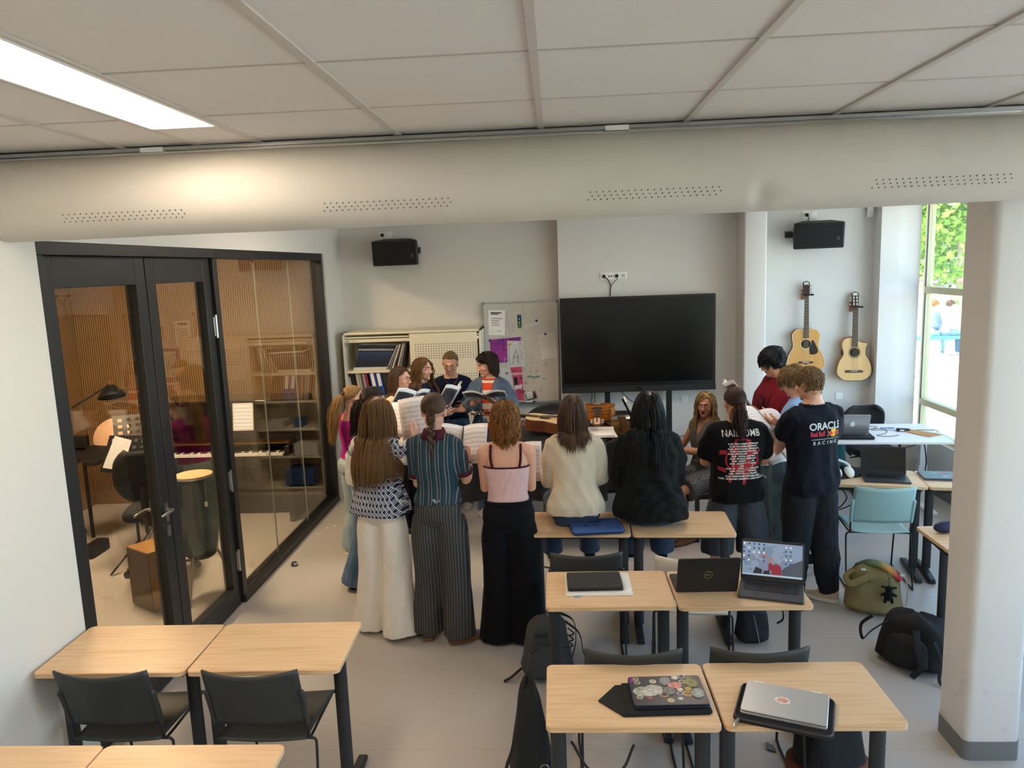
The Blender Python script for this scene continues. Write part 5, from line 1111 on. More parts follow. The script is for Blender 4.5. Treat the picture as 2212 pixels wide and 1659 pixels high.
# ================= outside the window =================
pv_ = NB('courtyard_paving', .9); m_pave = pv_.out(pv_.ramp(pv_.noise(1.5, 4), ((.3, 'c9c4ba'), (.7, 'd8d4cb'))))
struct(MB().bx(4.1, 70, -30, 70, -.2, -.05).obj('ground_outside', m_pave))
bh = thing('garden_bench', 'teal green bench outside the window with two students on it', 'bench', (8.6, 18.8, -.05))
MB().bx(0, 2.4, 0, .5, .42, .5).obj('seat_slab', M('bench_teal', '2f9c8c', .5), bh, bev=.02)
for x_ in (.2, 1.7): MB().bx(x_, x_ + .4, .08, .42, 0, .42).obj('plinth', M('concrete_pale', 'b7b9bd', .8), bh, bev=.01)
m_bark = M('tree_bark', 'a08d80', .9, bump=.5, bscale=30)
def tree(label, x, y, h, r, c1, c2, n, seed, z0):
    t = thing('leafy_tree', label, 'tree', (x, y, -.05), group='trees outside the window'); g = np.random.default_rng(seed)
    MB().tube(spline([(0, 0, 0), (.1, 0, h * .25), (-.05, .1, h * .55), (0, 0, h * .8)], 5), [(.22 * (1 - i / 22), .22 * (1 - i / 22)) for i in range(16)], 10).tube(spline([(.05, 0, 1.2), (-1.2, -.2, 1.65), (-2.6, -.3, 1.75), (-4, -.2, 2.3)], 5), [.13 - .005 * i for i in range(16)], 8).tube(spline([(0, 0, 1.6), (1.4, .2, 2.6), (2.4, .3, 3.6)], 5), [.12 - .007 * i for i in range(11)], 8).obj('trunk', m_bark, t)
    cl_ = g.normal(size=(n // 28, 3)); cl_ /= np.linalg.norm(cl_, axis=1)[:, None]; cl_ = cl_ * (g.random(len(cl_)) ** .4)[:, None] * np.array((r, r, (h - z0) / 2)) + np.array((0, 0, (h + z0) / 2))
    c = np.repeat(cl_, 28, 0) + g.normal(size=(len(cl_) * 28, 3)) * .26; N_ = len(c); a = g.normal(size=(N_, 3)); a /= np.linalg.norm(a, axis=1)[:, None]; b = np.cross(a, g.normal(size=(N_, 3))); b /= np.linalg.norm(b, axis=1)[:, None]; s_ = (.05 + .05 * g.random(N_))[:, None]
    v = np.stack([c - a * s_ * 1.4, c + b * s_ * .8, c + a * s_ * 1.4, c - b * s_ * .8], 1).reshape(-1, 3)
    me = bpy.data.meshes.new('foliage'); me.from_pydata(v.tolist(), [], [[4 * i, 4 * i + 1, 4 * i + 2, 4 * i + 3] for i in range(N_)]); m = NB('leaves_' + c1, .6); m.out(m.ramp(m.noise(1.2, 3), ((.35, c1), (.65, c2)))); m.b.inputs['Transmission Weight'].default_value = .0
    link('foliage', me, m.m, t, smooth=0)['kind'] = 'stuff'
tree('bright green leafy tree outside the upper window pane', 11.6, 22.6, 8.2, 3.5, '3f6a14', '7aa336', 16000, 4, 1.5)
tree('darker grey-green tree farther off behind the bright one', 16.2, 31, 7.5, 3.8, '2c4633', '4d6a4a', 9000, 9, 1.4)
# ================= people =================
def V(*a): return Vector(a)
def remesh(mb, voxel, it=4, fac=.5):
    """fuse overlapping shapes into one continuous smooth surface"""
    o = bpy.data.objects.new('fuse', mb.mesh('fuse')); COL.objects.link(o)
    q = o.modifiers.new('r', 'REMESH'); q.mode = 'VOXEL'; q.voxel_size = voxel
    if it: q = o.modifiers.new('s', 'SMOOTH'); q.factor = fac; q.iterations = it
    dg = bpy.context.evaluated_depsgraph_get(); me = bpy.data.meshes.new_from_object(o.evaluated_get(dg))
    old = o.data; bpy.data.objects.remove(o); bpy.data.meshes.remove(old); me.materials.clear(); return me
def co(me): a = np.empty(len(me.vertices) * 3, np.float32); me.vertices.foreach_get('co', a); return a.reshape(-1, 3)
def nrm(me): a = np.empty(len(me.vertices) * 3, np.float32); me.vertices.foreach_get('normal', a); return a.reshape(-1, 3)
def setco(me, a): me.vertices.foreach_set('co', np.ascontiguousarray(a, dtype=np.float32).ravel()); me.update()
def folds(p, k, seed, n=7, stretch=(1, 1, .45)):
    """sum of warped ridges: cloth wrinkles"""
    r = np.random.default_rng(seed); q = p * np.array(stretch); f = np.zeros(len(p))
    w = np.stack([np.sin(q @ r.normal(size=3) * 6 + r.random() * 6) for _ in range(3)], 1) * .05
    for i in range(n):
        d = r.normal(size=3); d /= np.linalg.norm(d); s = np.sin((q + w) @ d * k * (.6 + .8 * r.random()) + r.random() * 6.28)
        f += (1 - np.abs(s)) * 1.2 - .45 if i % 2 else s * .6
    return f / n ** .5 * .7
def crumple(me, amp, k, seed, stretch=(1, 1, .45), mask=None):
    p = co(me); d = folds(p, k * 3.4, seed, 7, stretch) * amp * 1.25
    if mask is not None: d = d * mask(p)
    setco(me, p + nrm(me) * d[:, None])
def fit(me, body, gap=.004, lim=.016):
    """push cloth out where the body underneath would show through"""
    t = BVHTree.FromPolygons([v.co for v in body.vertices], [q.vertices[:] for q in body.polygons]); p = co(me)
    for i in range(len(p)):
        h = t.find_nearest(Vector(p[i]), lim + gap)
        if h[0] is None: continue
        d = (Vector(p[i]) - h[0]).dot(h[1])
        if -lim < d < gap: p[i] = h[0] + h[1] * gap
    setco(me, p)
def skinmat(name, c, lip='b0605a'):
    b = NB(name, .5, sss=.08); n1 = b.noise(40, 3); base = b.mix(b.f('MULTIPLY', n1, .25), c, lip)
    at = b.n.new('ShaderNodeAttribute'); at.attribute_name = 'lip'
    return b.out(b.mix(b.f('MULTIPLY', at.outputs['Fac'], .85), base, lip))
def hairmat(name, a, b_):
    h = NB(name, .42, spec=.35); at = h.n.new('ShaderNodeAttribute'); at.attribute_name = 'tone'
    return h.out(h.ramp(at.outputs['Fac'], ((.0, a), (1., b_))))
m_eye = M('eye_white', 'dcd8d2', .25); m_iris = M('iris_brown', '3a2a1e', .2); m_mouth = M('mouth_dark', '3b1416', .6)
FT = [(.80, .150, .085, .0), (.86, .170, .115, -.012), (.93, .168, .115, -.014), (1.0, .138, .092, 0), (1.06, .126, .086, .004), (1.13, .136, .094, .006), (1.22, .148, .106, .006), (1.30, .150, .094, -.006), (1.355, .130, .072, -.012), (1.40, .075, .055, -.012), (1.445, .05, .05, -.006)]
MT = [(.80, .150, .085, .0), (.86, .165, .112, -.010), (.93, .160, .110, -.010), (1.0, .150, .100, 0), (1.06, .147, .098, .004), (1.13, .158, .104, .004), (1.22, .172, .112, .002), (1.30, .178, .100, -.008), (1.355, .150, .078, -.014), (1.40, .085, .058, -.012), (1.445, .056, .056, -.006)]
def sell(hw, hd, n=28, e=2.5):
    return [(hw * abs(cos(t)) ** (2 / e) * (1 if cos(t) >= 0 else -1), hd * abs(sin(t)) ** (2 / e) * (1 if sin(t) >= 0 else -1)) for t in [2 * pi * i / n for i in range(n)]]
def interp(tab, z):
    zs = [t[0] for t in tab]; return [float(np.interp(z, zs, [t[i] for t in tab])) for i in (1, 2, 3)]
class Person:
    def __init__(s, label, x, y, yaw, top, sex='f', skin='d9a98f', lean=0., twist=0., side=0., seat=None, head=(0, 0, 0), voxel=.0055, build=1., sh=None, floor=0., group=None, neckf=0.):
        s.r = thing('person', label, 'person', (x, y, floor), radians(yaw), group); s.sex = sex; s.build = build
        s.W = Matrix.Translation((x, y, floor)) @ Matrix.Rotation(radians(yaw), 4, 'Z'); s.Wi = s.W.inverted()
        if seat is None: s.k = (top - floor) / 1.69 / (1 - .02 * abs(lean))
        else: s.k = seat[1]
        k = s.k; s.dz = 0 if seat is None else (seat[0] + .085 * k - .86 * k)
        s.lean, s.twist, s.side = lean, twist, side; s.seat = seat
        s.T = FT if sex == 'f' else MT; s.shw = sh or (.153 if sex == 'f' else .177)
        s.m_skin = skinmat('skin_' + skin, skin); s.vox = voxel; s.seed = len(bpy.data.objects)
        s.ring0 = s.t3(V(0, 0, 0))
        hb = s.tp(V(0, -.008, 1.44)); yawh, ph, rh = [radians(a) for a in head]
        ml = Matrix.Rotation(twist * .9, 3, 'Z') @ Matrix.Rotation(-lean * .55, 3, 'X')
        s.H = (ml @ Matrix.Rotation(yawh, 3, 'Z') @ Matrix.Rotation(-ph, 3, 'X') @ Matrix.Rotation(rh, 3, 'Y')).to_4x4()
        off = s.H.to_3x3() @ V(0, .022, .108) * .72 + ml @ V(0, .01 + neckf, .108) * .28
        s.hc = hb + off * k * 1.0; s.H = Matrix.Translation(s.hc) @ s.H @ Matrix.Scale(k * .985, 4)
        s.S = {q: s.tp(V(q * s.shw * build ** .5, -.015, 1.328)) for q in (-1, 1)}
        s.hip = {q: V(q * .085 * k, -.005 * k, .86 * k + s.dz) for q in (-1, 1)}
        s.legs = {}; s.arms = {}
        for q in (-1, 1): s.leg(q)
    def t3(s, p): return p
    def tp(s, p):
        """unit-height torso point -> posed local point"""
        k = s.k; q = Vector(p) * k; pz = .90 * k; t = max(0, min(1, (q.z - pz) / (.42 * k))); t = t * t * (3 - 2 * t) * .5 + t * .5
        a = Matrix.Rotation(s.twist * t, 3, 'Z') @ Matrix.Rotation(-s.lean * (.4 + .6 * t if q.z > pz else 0), 3, 'X') @ Matrix.Rotation(s.side * t, 3, 'Y')
        q = a @ (q - V(0, 0, pz)) + V(0, 0, pz); return q + V(0, 0, s.dz)
    def loc(s, p): return s.Wi @ Vector(p)
    def leg(s, q, knee=None, ankle=None, foot=0., pitch=0.):
        k = s.k; kn = knee or V(q * .092, .012, .47) * k; an = ankle or V(q * .10, -.015, .085) * k
        s.legs[q] = (s.hip[q], Vector(kn), Vector(an), foot, pitch); return s
    def arm(s, q, wrist, hint=(0, -.4, -1), d=(0, 1, .2), n=(0, 0, 1), curl=.5, world=True, spread=.1, thumb=.4):
        """two-bone reach of the wrist target; d = finger direction, n = palm normal (local)"""
        k = s.k; w = s.loc(wrist) if world else Vector(wrist) ; S = s.S[q]; a, b = .272 * k, .238 * k
        v = w - S; L = v.length; L2 = min(L, (a + b) * .995); w = S + v * (L2 / L); u = v.normalized()
        x = (a * a - b * b + L2 * L2) / (2 * L2); h = sqrt(max(0, a * a - x * x)); hn = Vector(hint); hn = (hn - u * hn.dot(u)).normalized()
        E_ = S + u * x + hn * h; s.arms[q] = (S, E_, w, Vector(d).normalized(), Vector(n).normalized(), curl, spread, thumb); return s
    # ---- body
    def torso(s, mb, ease=0., z0=.80, z1=1.445, flare=0., steps=16, blouse=None, belly=0.):
        rings = []
        for i in range(steps + 1):
            z = z0 + (z1 - z0) * i / steps; hw, hd, yo = interp(s.T, z); b = s.build; e = ease if z < 1.33 else ease * max(.25, (1.42 - z) / .09)
            if blouse: e += blouse(z)
            f = flare * max(0, (1.1 - z) / .3)
            rings.append([s.tp(V(x, y + yo, z)) for x, y in sell(hw * b + e + f, hd * b + e + f * .8 + belly)])
        mb.loft(rings)
    def body(s, legs=True, sleeves=False, features=True, bare_feet=False):
        k = s.k; mb = MB(); s.torso(mb)
        for q in (-1, 1):
            mb.tube([s.tp(V(q * .03, -.012, 1.385)), s.tp(V(q * .10, -.015, 1.357)), s.S[q]], [.034 * k, .042 * k, .048 * k], 14, round_=True)
            if q in s.arms:
                S, E_, w, d, n, curl, sp, th = s.arms[q]; f = (.92 if s.sex == 'f' else 1.05) * k * s.build ** .5
                mb.tube([S, S.lerp(E_, .25), S.lerp(E_, .6), E_, E_.lerp(w, .25), E_.lerp(w, .6), w], [.052 * f, .049 * f, .043 * f, .038 * f, .040 * f, .033 * f, .026 * f], 16, round_=True)
                s.hand(mb, q, w, d, n, curl, sp, th)
            if legs:
                h, kn, an, ft, pt = s.legs[q]; f = k * s.build ** .5
                mb.tube([h, h.lerp(kn, .3), h.lerp(kn, .7), kn, kn.lerp(an, .3), kn.lerp(an, .65), an], [.076 * f, .074 * f, .060 * f, .050 * f, .051 * f, .041 * f, .033 * f], 16, round_=True)
                if not bare_feet: continue
                fd = Matrix.Rotation(ft, 3, 'Z') @ Matrix.Rotation(pt, 3, 'X')
                mb.tube([an, an + fd @ V(0, -.03, -.045) * k], [.034 * k, .032 * k], 10, round_=True).tube([an + fd @ V(0, -.03, -.05) * k, an + fd @ V(0, .07, -.048) * k, an + fd @ V(0, .16, -.062) * k], [(.03 * k, .026 * k), (.042 * k, .024 * k), (.035 * k, .014 * k)], 10, round_=True)
        hb = s.tp(V(0, -.010, 1.40)); ht = s.H @ V(0, -.018, -.055); nf = 1 if s.sex == 'f' else 1.14
        mb.tube([hb, hb.lerp(ht, .5), ht], [.056 * k * nf, .049 * k * nf, .052 * k * nf], 16, round_=True)
        s.headshape(mb)
        me = remesh(mb, s.vox, 3); s.sculpt(me)
        s.bodyobj = link('body', me, s.m_skin, s.r, smooth=180); return s
    def hand(s, mb, q, w, d, n, curl, sp, th):
        k = s.k * (.96 if s.sex == 'f' else 1.06); d = d; n = (n - d * n.dot(d)).normalized(); t = d.cross(n) * q    # thumb side
        P = lambda a, b, c: w + (d * a + t * b + n * c) * k
        mb.tube([P(-.01, 0, 0), P(.03, 0, .0), P(.065, 0, 0), P(.088, 0, .0)], [(.022 * k, .017 * k), (.034 * k, .016 * k), (.040 * k, .014 * k), (.038 * k, .012 * k)], 14, up=n, round_=True)
        for i, (b, L, r) in enumerate(((.030, .072, .0082), (.010, .080, .0085), (-.011, .074, .0082), (-.030, .058, .0074))):
            b0 = P(.085 - .006 * abs(i - 1), b, 0); a = curl * (.75 + .12 * i); dd = (d + t * sp * (.5 - i / 3) * 1.6).normalized(); pts = [b0]; c = 0
            for seg, m_ in ((.45, .55), (.30, 1.0), (.25, .75)):
                c += a * m_; v = dd * cos(c) + n * sin(c); pts.append(pts[-1] + v * L * seg * k)
            mb.tube([b0 - dd * .03 * k] + pts, [r * k * g for g in (1.05, 1.1, 1.0, .92, .72)], 10, round_=True)
        b0 = P(.022, .026, .004); v1 = (d * .75 + t * (.75 - th * .4) + n * th * .5).normalized(); v2 = (d * .95 + t * .25 + n * th * .75).normalized()
        p1 = b0 + v1 * .036 * k; p2 = p1 + v2 * .032 * k; p3 = p2 + (v2 + n * th * .3).normalized() * .024 * k
        mb.tube([b0 - v1 * .015 * k, b0, p1, p2, p3], [.013 * k, .014 * k, .0115 * k, .010 * k, .0075 * k], 10, round_=True)
    def headshape(s, mb):
        H = s.H; f = s.sex == 'f'; R = H.to_3x3(); sc = s.k * .985
        E = lambda c, r, rot=None: mb.ell(H @ Vector(c), [x * sc for x in r], (R @ (rot or Matrix.Identity(3))).normalized() if rot else R.normalized(), 20, 14)
        E((0, -.012, .030), (.076, .096, .086)); E((0, .020, -.005), (.068, .072, .090)); E((0, .030, -.050), (.055 if f else .060, .056, .058))
        E((0, .066, -.088), (.022 if f else .027, .022, .020)); E((0, .070, -.054), (.028, .020, .022))
        for q in (-1, 1):
            E((q * .036, .056, -.022), (.026, .026, .026)); E((q * .045, .0, -.06), (.016, .045, .03))
            E((q * .076, -.012, -.008), (.009, .020, .033), rotm(.12, 0, q * -.35)); E((q * .074, -.004, -.03), (.008, .010, .012))
            E((q * .0125, .097, -.0275), (.0095, .012, .0085))
        T = lambda pts, r: mb.tube([H @ Vector(p) for p in pts], [x * sc for x in r], 10, round_=True)
        T([(0, .084, .022), (0, .097, .0), (0, .107, -.022)], [.009, .0095, .0115]); T([(-.022, .085, .033), (0, .091, .028), (.022, .085, .033)], [.009, .009, .009])
        op = getattr(s, 'mouth', 0.)
        T([(-.023, .0815, -.0515), (-.008, .0900, -.0475), (0, .0900, -.0485), (.008, .0900, -.0475), (.023, .0815, -.0515)], [.003, .0046, .0042, .0046, .003])
        T([(-.021, .0815, -.0545 - op), (0, .0890, -.0588 - op), (.021, .0815, -.0545 - op)], [.003, .0054, .003])
    def sculpt(s, me):
        p = co(me); Hi = np.array(s.H.inverted()); l = p @ Hi[:3, :3].T + Hi[:3, 3]; sc = s.k
        g = lambda c, r: np.exp(-(((l - np.array(c)) / np.array(r)) ** 2).sum(1))
        near = np.abs(l).max(1) < .16; d = np.zeros(len(p))
        for q in (-1, 1): d -= .009 * g((q * .031, .085, .008), (.017, .03, .011)); d += .002 * g((q * .030, .09, -.012), (.02, .03, .006))
        d -= .006 * g((0, .095, -.0535), (.017, .02, .0028 + getattr(s, 'mouth', 0))) ; d += .002 * g((0, .09, -.036), (.004, .02, .006)) * -1
        mv = np.zeros_like(l); mv[:, 1] = d * near; R = np.array(s.H.to_3x3()); setco(me, p + mv @ R.T)
        lip = np.clip((g((0, .098, -.0478), (.016, .014, .0055)) + g((0, .096, -.060 - getattr(s, 'mouth', 0)), (.014, .014, .007))) * 1.5, 0, 1) * near * (l[:, 1] > .07)
        if getattr(s, 'mouth', 0): lip += 0
        a = me.attributes.new('lip', 'FLOAT', 'POINT'); a.data.foreach_set('value', lip.astype(np.float32))
    def face(s, brow='4a3626', lid=.35, look=(0, 0), glasses=None, mouth_open=False, smile=False):
        """eyes with lids, brows, optional spectacles and an open or smiling mouth"""
        H = s.H; m = MB()
        for q in (-1, 1):
            c = V(q * .0305, .0725, .008); r = .0122; n = 16
            f = V(look[0] * .5, 1, look[1] * .5).normalized(); fr = f.to_track_quat('Z', 'Y').to_matrix()
            m.ell(H @ c, [r * s.k] * 3, None, n, 12, 0)
            m.ell(H @ (c + fr @ V(0, 0, .0041)), [.0084 * s.k] * 3, None, n, 12, 1)
        m.obj('eyes', [m_eye, m_iris, m_blackp], s.r, smooth=180)
        l = MB()
        for q in (-1, 1):      # upper and lower lids as skin caps hugging the eyeball
            c = V(q * .0305, .0725, .008); r = .0132
            for up, a0 in ((1, lid), (-1, .62)):
                def fn(u, v, up=up, a0=a0):
                    az = (u - .5) * 2.5; el = (a0 + (1.6 - a0) * v) if up > 0 else -(a0 + (1.6 - a0) * v)
                    if up > 0: el = (.70 - a0) + (.9 + a0) * v - .42 * (az / 1.25) ** 2 * (1 - v)
                    else: el = -.40 - 1.1 * v + .30 * (az / 1.25) ** 2 * (1 - v)
                    return H @ (c + V(sin(az) * cos(el), cos(az) * cos(el), sin(el)) * r)
                l.grid(fn, 12, 6)
        l.obj('eyelids', s.m_skin, s.r, smooth=180, solid=.0008)
        b = MB()
        for q in (-1, 1): b.tube([H @ V(*p) for p in spline([(q * .013, .0945, .0265), (q * .03, .091, .0325), (q * .048, .075, .027)], 5)], [(.0012 + .0022 * sin(pi * (i + 2) / 13)) * s.k for i in range(11)], 6)
        b.obj('eyebrows', M('brow_' + brow, brow, .8), s.r)
        if mouth_open: MB().ell(H @ V(0, .0885, -.0575), (.014 * s.k, .007 * s.k, .0085 * s.k), H.to_3x3().normalized(), 16, 10).obj('open_mouth', m_mouth, s.r)
        if smile:
            t = MB(); pts = [(-.019, .0855, -.0505), (-.01, .0935, -.0545), (0, .0955, -.056), (.01, .0935, -.0545), (.019, .0855, -.0505)]
            t.tube([H @ V(*p) for p in spline(pts, 4)], [(.0032 * sin(pi * (i + 1) / 18) + .0006) * s.k for i in range(17)], 6).obj('teeth', M('teeth_white', 'e8e2d8', .3), s.r)
        if glasses: s.glasses(*glasses)
        return s
    def glasses(s, col, shape):
        H = s.H; g = MB(); ln = MB()
        for q in (-1, 1):
            o = [(q * .032 + .0225 * cos(t) * (1 if shape == 'round' else 1.08), .006 + (.021 if shape == 'round' else .0165) * sin(t) * (1 if shape == 'round' else (1.12 if sin(t) > 0 else .95))) for t in np.linspace(0, 2 * pi, 25)[:-1]]
            P = [H @ V(a, .1055 - 4.5 * a * a, b) for a, b in o]; g.tube(P, .0013 * s.k, 6, loop=True, cap=False); ln.add(P, [list(range(24))])
            g.tube([H @ V(*p) for p in ((q * .0555, .0915, .012), (q * .070, .07, .011), (q * .079, .0, .006), (q * .078, -.02, -.012))], .0013 * s.k, 6)
        g.tube([H @ V(*p) for p in ((-.010, .105, .009), (0, .108, .012), (.010, .105, .009))], .0013 * s.k, 6)
        f = g.obj('glasses', M('specs_' + col, col, .3), s.r); ln.obj('lenses', glassmat('lens_' + s.r.name, 'f4f6f6', 1.0), f, smooth=0)
    # ---- clothes
    def shirt(s, name, mat, hem=.86, ease=.014, sleeve=.6, sw=1.35, z1=1.405, flare=.0, amp=.009, voxel=.009, k=22, blouse=None, cuff=None, it=3, parent=None, belly=0., hood=0.):
        mb = MB(); s.torso(mb, ease, hem, z1, flare, 18, blouse, belly); K = s.k
        if sleeve > 0:
            for q in (-1, 1):
                if q not in s.arms: continue
                S, E_, w = s.arms[q][:3]; f = (.92 if s.sex == 'f' else 1.05) * K * s.build ** .5; pts = [s.tp(V(q * .05, -.012, 1.362)), S.lerp(s.tp(V(q * .05, -.012, 1.362)), .4)]; rad = [.042 * f + ease * .4, .053 * f + ease * .6]
                n = 9
                for i in range(n + 1):
                    t = sleeve * i / n
                    if t <= 1: p = S.lerp(E_, t); r = .052 - .012 * t
                    else: p = E_.lerp(w, t - 1); r = .040 - .012 * (t - 1)
                    g = sw if not callable(sw) else sw(t)
                    pts.append(p); rad.append(r * f * (1.08 + (g - 1.08) * min(1, t * 2.5)) + .004)
                mb.tube(pts, rad, 18)
        me = remesh(mb, voxel, it)
        if amp: crumple(me, amp, k, s.seed + hash_(name))
        fit(me, s.bodyobj.data); s.shirtme = me; o = link(name, me, mat, parent or s.r, smooth=180); return o
    def trousers(s, name, mat, waist=1.02, rad=((0, .083), (.12, .094), (.3, .088), (.55, .075), (1, .085)), end=.03, ease=.004, amp=.006, voxel=.010, k=16, crotch=.80, it=3, cut=None, sag=0.):
        """leg tubes along hip-knee-ankle; rad = (fraction down the leg, radius)"""
        mb = MB(); K = s.k
        if s.seat is None: s.torso(mb, ease, crotch, waist, 0, 8)
        else:
            s.torso(mb, ease + .008, .775, waist, 0, 8)
        for q in (-1, 1):
            h, kn, an, ft, pt = s.legs[q]; a = (kn - h).length; b = (an - kn).length; ex = an + (an - kn).normalized() * ((an.z - end) if s.seat is None else .02)
            tot = a + (ex - kn).length; pts = []; rr = []; n = 14; lim = cut or 1.
            for i in range(n + 1):
                d = tot * lim * i / n; p = h.lerp(kn, d / a) if d <= a else kn.lerp(ex, (d - a) / (tot - a)); pts.append(p)
                r = float(np.interp(i / n * lim, [x[0] for x in rad], [x[1] for x in rad])) * K; rr.append((r, r * 1.03))
            if s.seat is None and not cut: pts[-1].z = end * K if end < .02 else end
            mb.tube(pts, rr, 20, round_=False)
        me = remesh(mb, voxel, it)
        if amp: crumple(me, amp, k, s.seed + 5, (1, 1, .35) if s.seat is None else (1, .5, 1), (lambda p: np.clip(1.2 - p[:, 2] / (.9 * K), .25, 1)) if s.seat is None else None)
        fit(me, s.bodyobj.data); s.trme = me; return link(name, me, mat, s.r, smooth=180)
    def shoes(s, mat, sole, stripe=None, name='shoe', L=.27):
        for q in (-1, 1):
            h, kn, an, ft, pt = s.legs[q]; K = s.k; F = Matrix.Translation(an - V(0, 0, .085 * K) if s.seat is None or pt == 0 else an + Matrix.Rotation(ft, 3, 'Z') @ Matrix.Rotation(pt, 3, 'X') @ V(0, 0, -.085 * K)) @ Matrix.Rotation(ft, 4, 'Z') @ Matrix.Rotation(pt, 4, 'X') @ Matrix.Scale(K, 4)
            if s.seat is None: F = Matrix.Translation((an.x, an.y, 0)) @ Matrix.Rotation(ft, 4, 'Z') @ Matrix.Scale(K, 4)
            m = MB(); y0, y1 = -.075, L - .075; rings = []; sr = []
            for i in range(13):
                t = i / 12; y = y0 + (y1 - y0) * t; w = .036 + .012 * sin(pi * min(1, t * 1.15) ** 1.4); w *= 1 if t < .88 else sqrt(max(.05, 1 - ((t - .88) / .125) ** 2)); w *= 1 if t > .06 else .82
                hz = .105 - .0 * t if t < .3 else .105 - .055 * min(1, (t - .3) / .35) - .015 * max(0, t - .65) / .35
                hz = max(hz, .035) if t < .95 else .03
                rings.append([F @ V(w * .93 * cos(a) * (1 if sin(a) < .3 else .8), y, .022 + max(0, hz - .022) * max(0, sin(a)) - .004 * max(0, -sin(a))) for a in [2 * pi * j / 16 for j in range(16)]])
                sr.append([F @ V(a * w, y, z) for a, z in ((-1, .002), (1, .002), (1.04, .028), (-1.04, .028))])
            o = m.loft(rings).obj(name, mat, s.r, smooth=60, sub=1); MB().loft(sr).obj('sole', sole, o, bev=.004)
            if stripe:
                for j in range(3): MB().tube([F @ V(sx * .046, -.0 + .028 * j + dy, z) for sx, dy, z in ((q, 0, .032), (q * .93, .018, .055), (q * .72, .034, .075))], [(.006 * K, .0015)] * 3, 6).obj('stripe', stripe, o)
        return s
    def cuff(s, name, mat, q, t, w=.02, sw=1.35, parent=None, grow=.004):
        S, E_, wr = s.arms[q][:3]; f = (.92 if s.sex == 'f' else 1.05) * s.k * s.build ** .5; P = lambda t: S.lerp(E_, t) if t <= 1 else E_.lerp(wr, t - 1)
        g = sw(t) if callable(sw) else sw; r = ((.052 - .012 * t) if t <= 1 else (.040 - .012 * (t - 1))) * f * g + .004 + grow
        d = (P(t) - P(t - .05)).normalized(); MB().tube([P(t) - d * w * .5, P(t) + d * w * .5], r, 20).obj(name, mat, parent or s.r, bev=.002, smooth=60)
    def neckband(s, name, mat, z=1.405, w=.006, ease=.008, parent=None, h=1.):
        hw, hd, yo = interp(s.T, z); MB().tube([s.tp(V(x, y + yo, z)) for x, y in sell(hw + ease, hd + ease)], [(w, w * h)] * 28, 8, loop=True, cap=False, up=(0, 0, 1)).obj(name, mat, parent or s.r, smooth=180)
    def carve(s, o, fn):
        bm = bmesh.new(); bm.from_mesh(o.data); bmesh.ops.delete(bm, geom=[f for f in bm.faces if fn(f.calc_center_median())], context='FACES'); bm.to_mesh(o.data); bm.free()
        q = o.modifiers.new('s', 'SOLIDIFY'); q.thickness = .004; q.offset = -1
    def decal(s, name, mat, vs, fs, x, z, parent, me, size=1., rz=0., back=True, off=.0025, sub=0):
        """print laid onto the cloth surface, seen from behind (back) or front"""
        if sub:
            bm = bmesh.new(); bv = [bm.verts.new(v) for v in vs]; [bm.faces.new([bv[i] for i in f]) for f in fs]
            bmesh.ops.triangulate(bm, faces=bm.faces[:]); bmesh.ops.subdivide_edges(bm, edges=bm.edges[:], cuts=sub, use_grid_fill=True); bm.verts.index_update()
            vs = [v.co.copy() for v in bm.verts]; fs = [[v.index for v in f.verts] for f in bm.faces]; bm.free()
        if not hasattr(s, '_bvh') or s._bvh[0] is not me: s._bvh = (me, BVHTree.FromPolygons([v.co for v in me.vertices], [p.vertices[:] for p in me.polygons]))
        t = s._bvh[1]; sg = 1 if back else -1; o = []; c, n_ = cos(rz), sin(rz)
        for v in vs:
            a, b = v.x * size * c - v.y * size * n_, v.x * size * n_ + v.y * size * c
            X = (a + x) * sg; Z = b + z; hit = t.ray_cast(V(X, -.9 * sg, Z), V(0, sg, 0)); y = hit[0].y if hit[0] else (-.12 * sg); o.append(V(X, y - off * sg, Z))
        return MB().add(o, fs).obj(name, mat, parent, smooth=0)
    # ---- hair
    def hair(s, name, mat, style='long', N=700, L=.45, K=14, r=.0026, amp=.0, freq=40., curl=0., vol=1.0, seed=1, tie=None, tail=(.3, .03), part=0., fringe=0., up=0., face_gap=.0, low=-.62, gather=.03, back=0., clump=(110, .35), hug=.05):
        g = np.random.default_rng(seed); H = np.array(s.H); Hi = np.array(s.H.inverted()); R = H[:3, :3] / (s.k * .985)
        c0 = np.array((0, -.012, .030)); rad = np.array((.078, .099, .089)) * vol
        hl = lambda y: np.interp(y, [-1, -.55, -.15, .08, .28, .5, .75, 1], [low, low + .05, max(-.30, low) if style != 'short' else -.50, -.05 if style != 'short' else -.12, .18, .42, .56, .60])
        D = g.normal(size=(N * 5, 3)); D /= np.linalg.norm(D, axis=1)[:, None]; D = D[D[:, 2] > hl(D[:, 1]) + face_gap * (D[:, 1] > .2)][:N]; n = len(D)
        bt = BVHTree.FromPolygons([v.co for v in s.bodyobj.data.vertices], [q.vertices[:] for q in s.bodyobj.data.polygons]); P = np.empty((n, 3))
        for i, d_ in enumerate(D):       # roots sit on the real scalp
            cr = c0 - np.array((0, 0, .035)) * (style == 'short'); a_ = s.H @ Vector(cr + d_ * (.16 if style == 'short' else .26)); b_ = s.H @ Vector(cr); h_ = bt.ray_cast(a_, (b_ - a_).normalized()); P[i] = (np.array(s.H.inverted() @ h_[0]) if h_[0] else c0 + d_ * rad) * 1. + d_ * .001
        P = c0 + (P - c0) * max(vol, .995); down = R.T @ np.array((0, 0, -1.0)); tone = g.random(n)
        cols = [(c0, rad * 1.0), (np.array((0, .022, -.035)), np.array((.066, .066, .085))), (np.array((0, -.02, -.14)), np.array((.055, .055, .10)))]
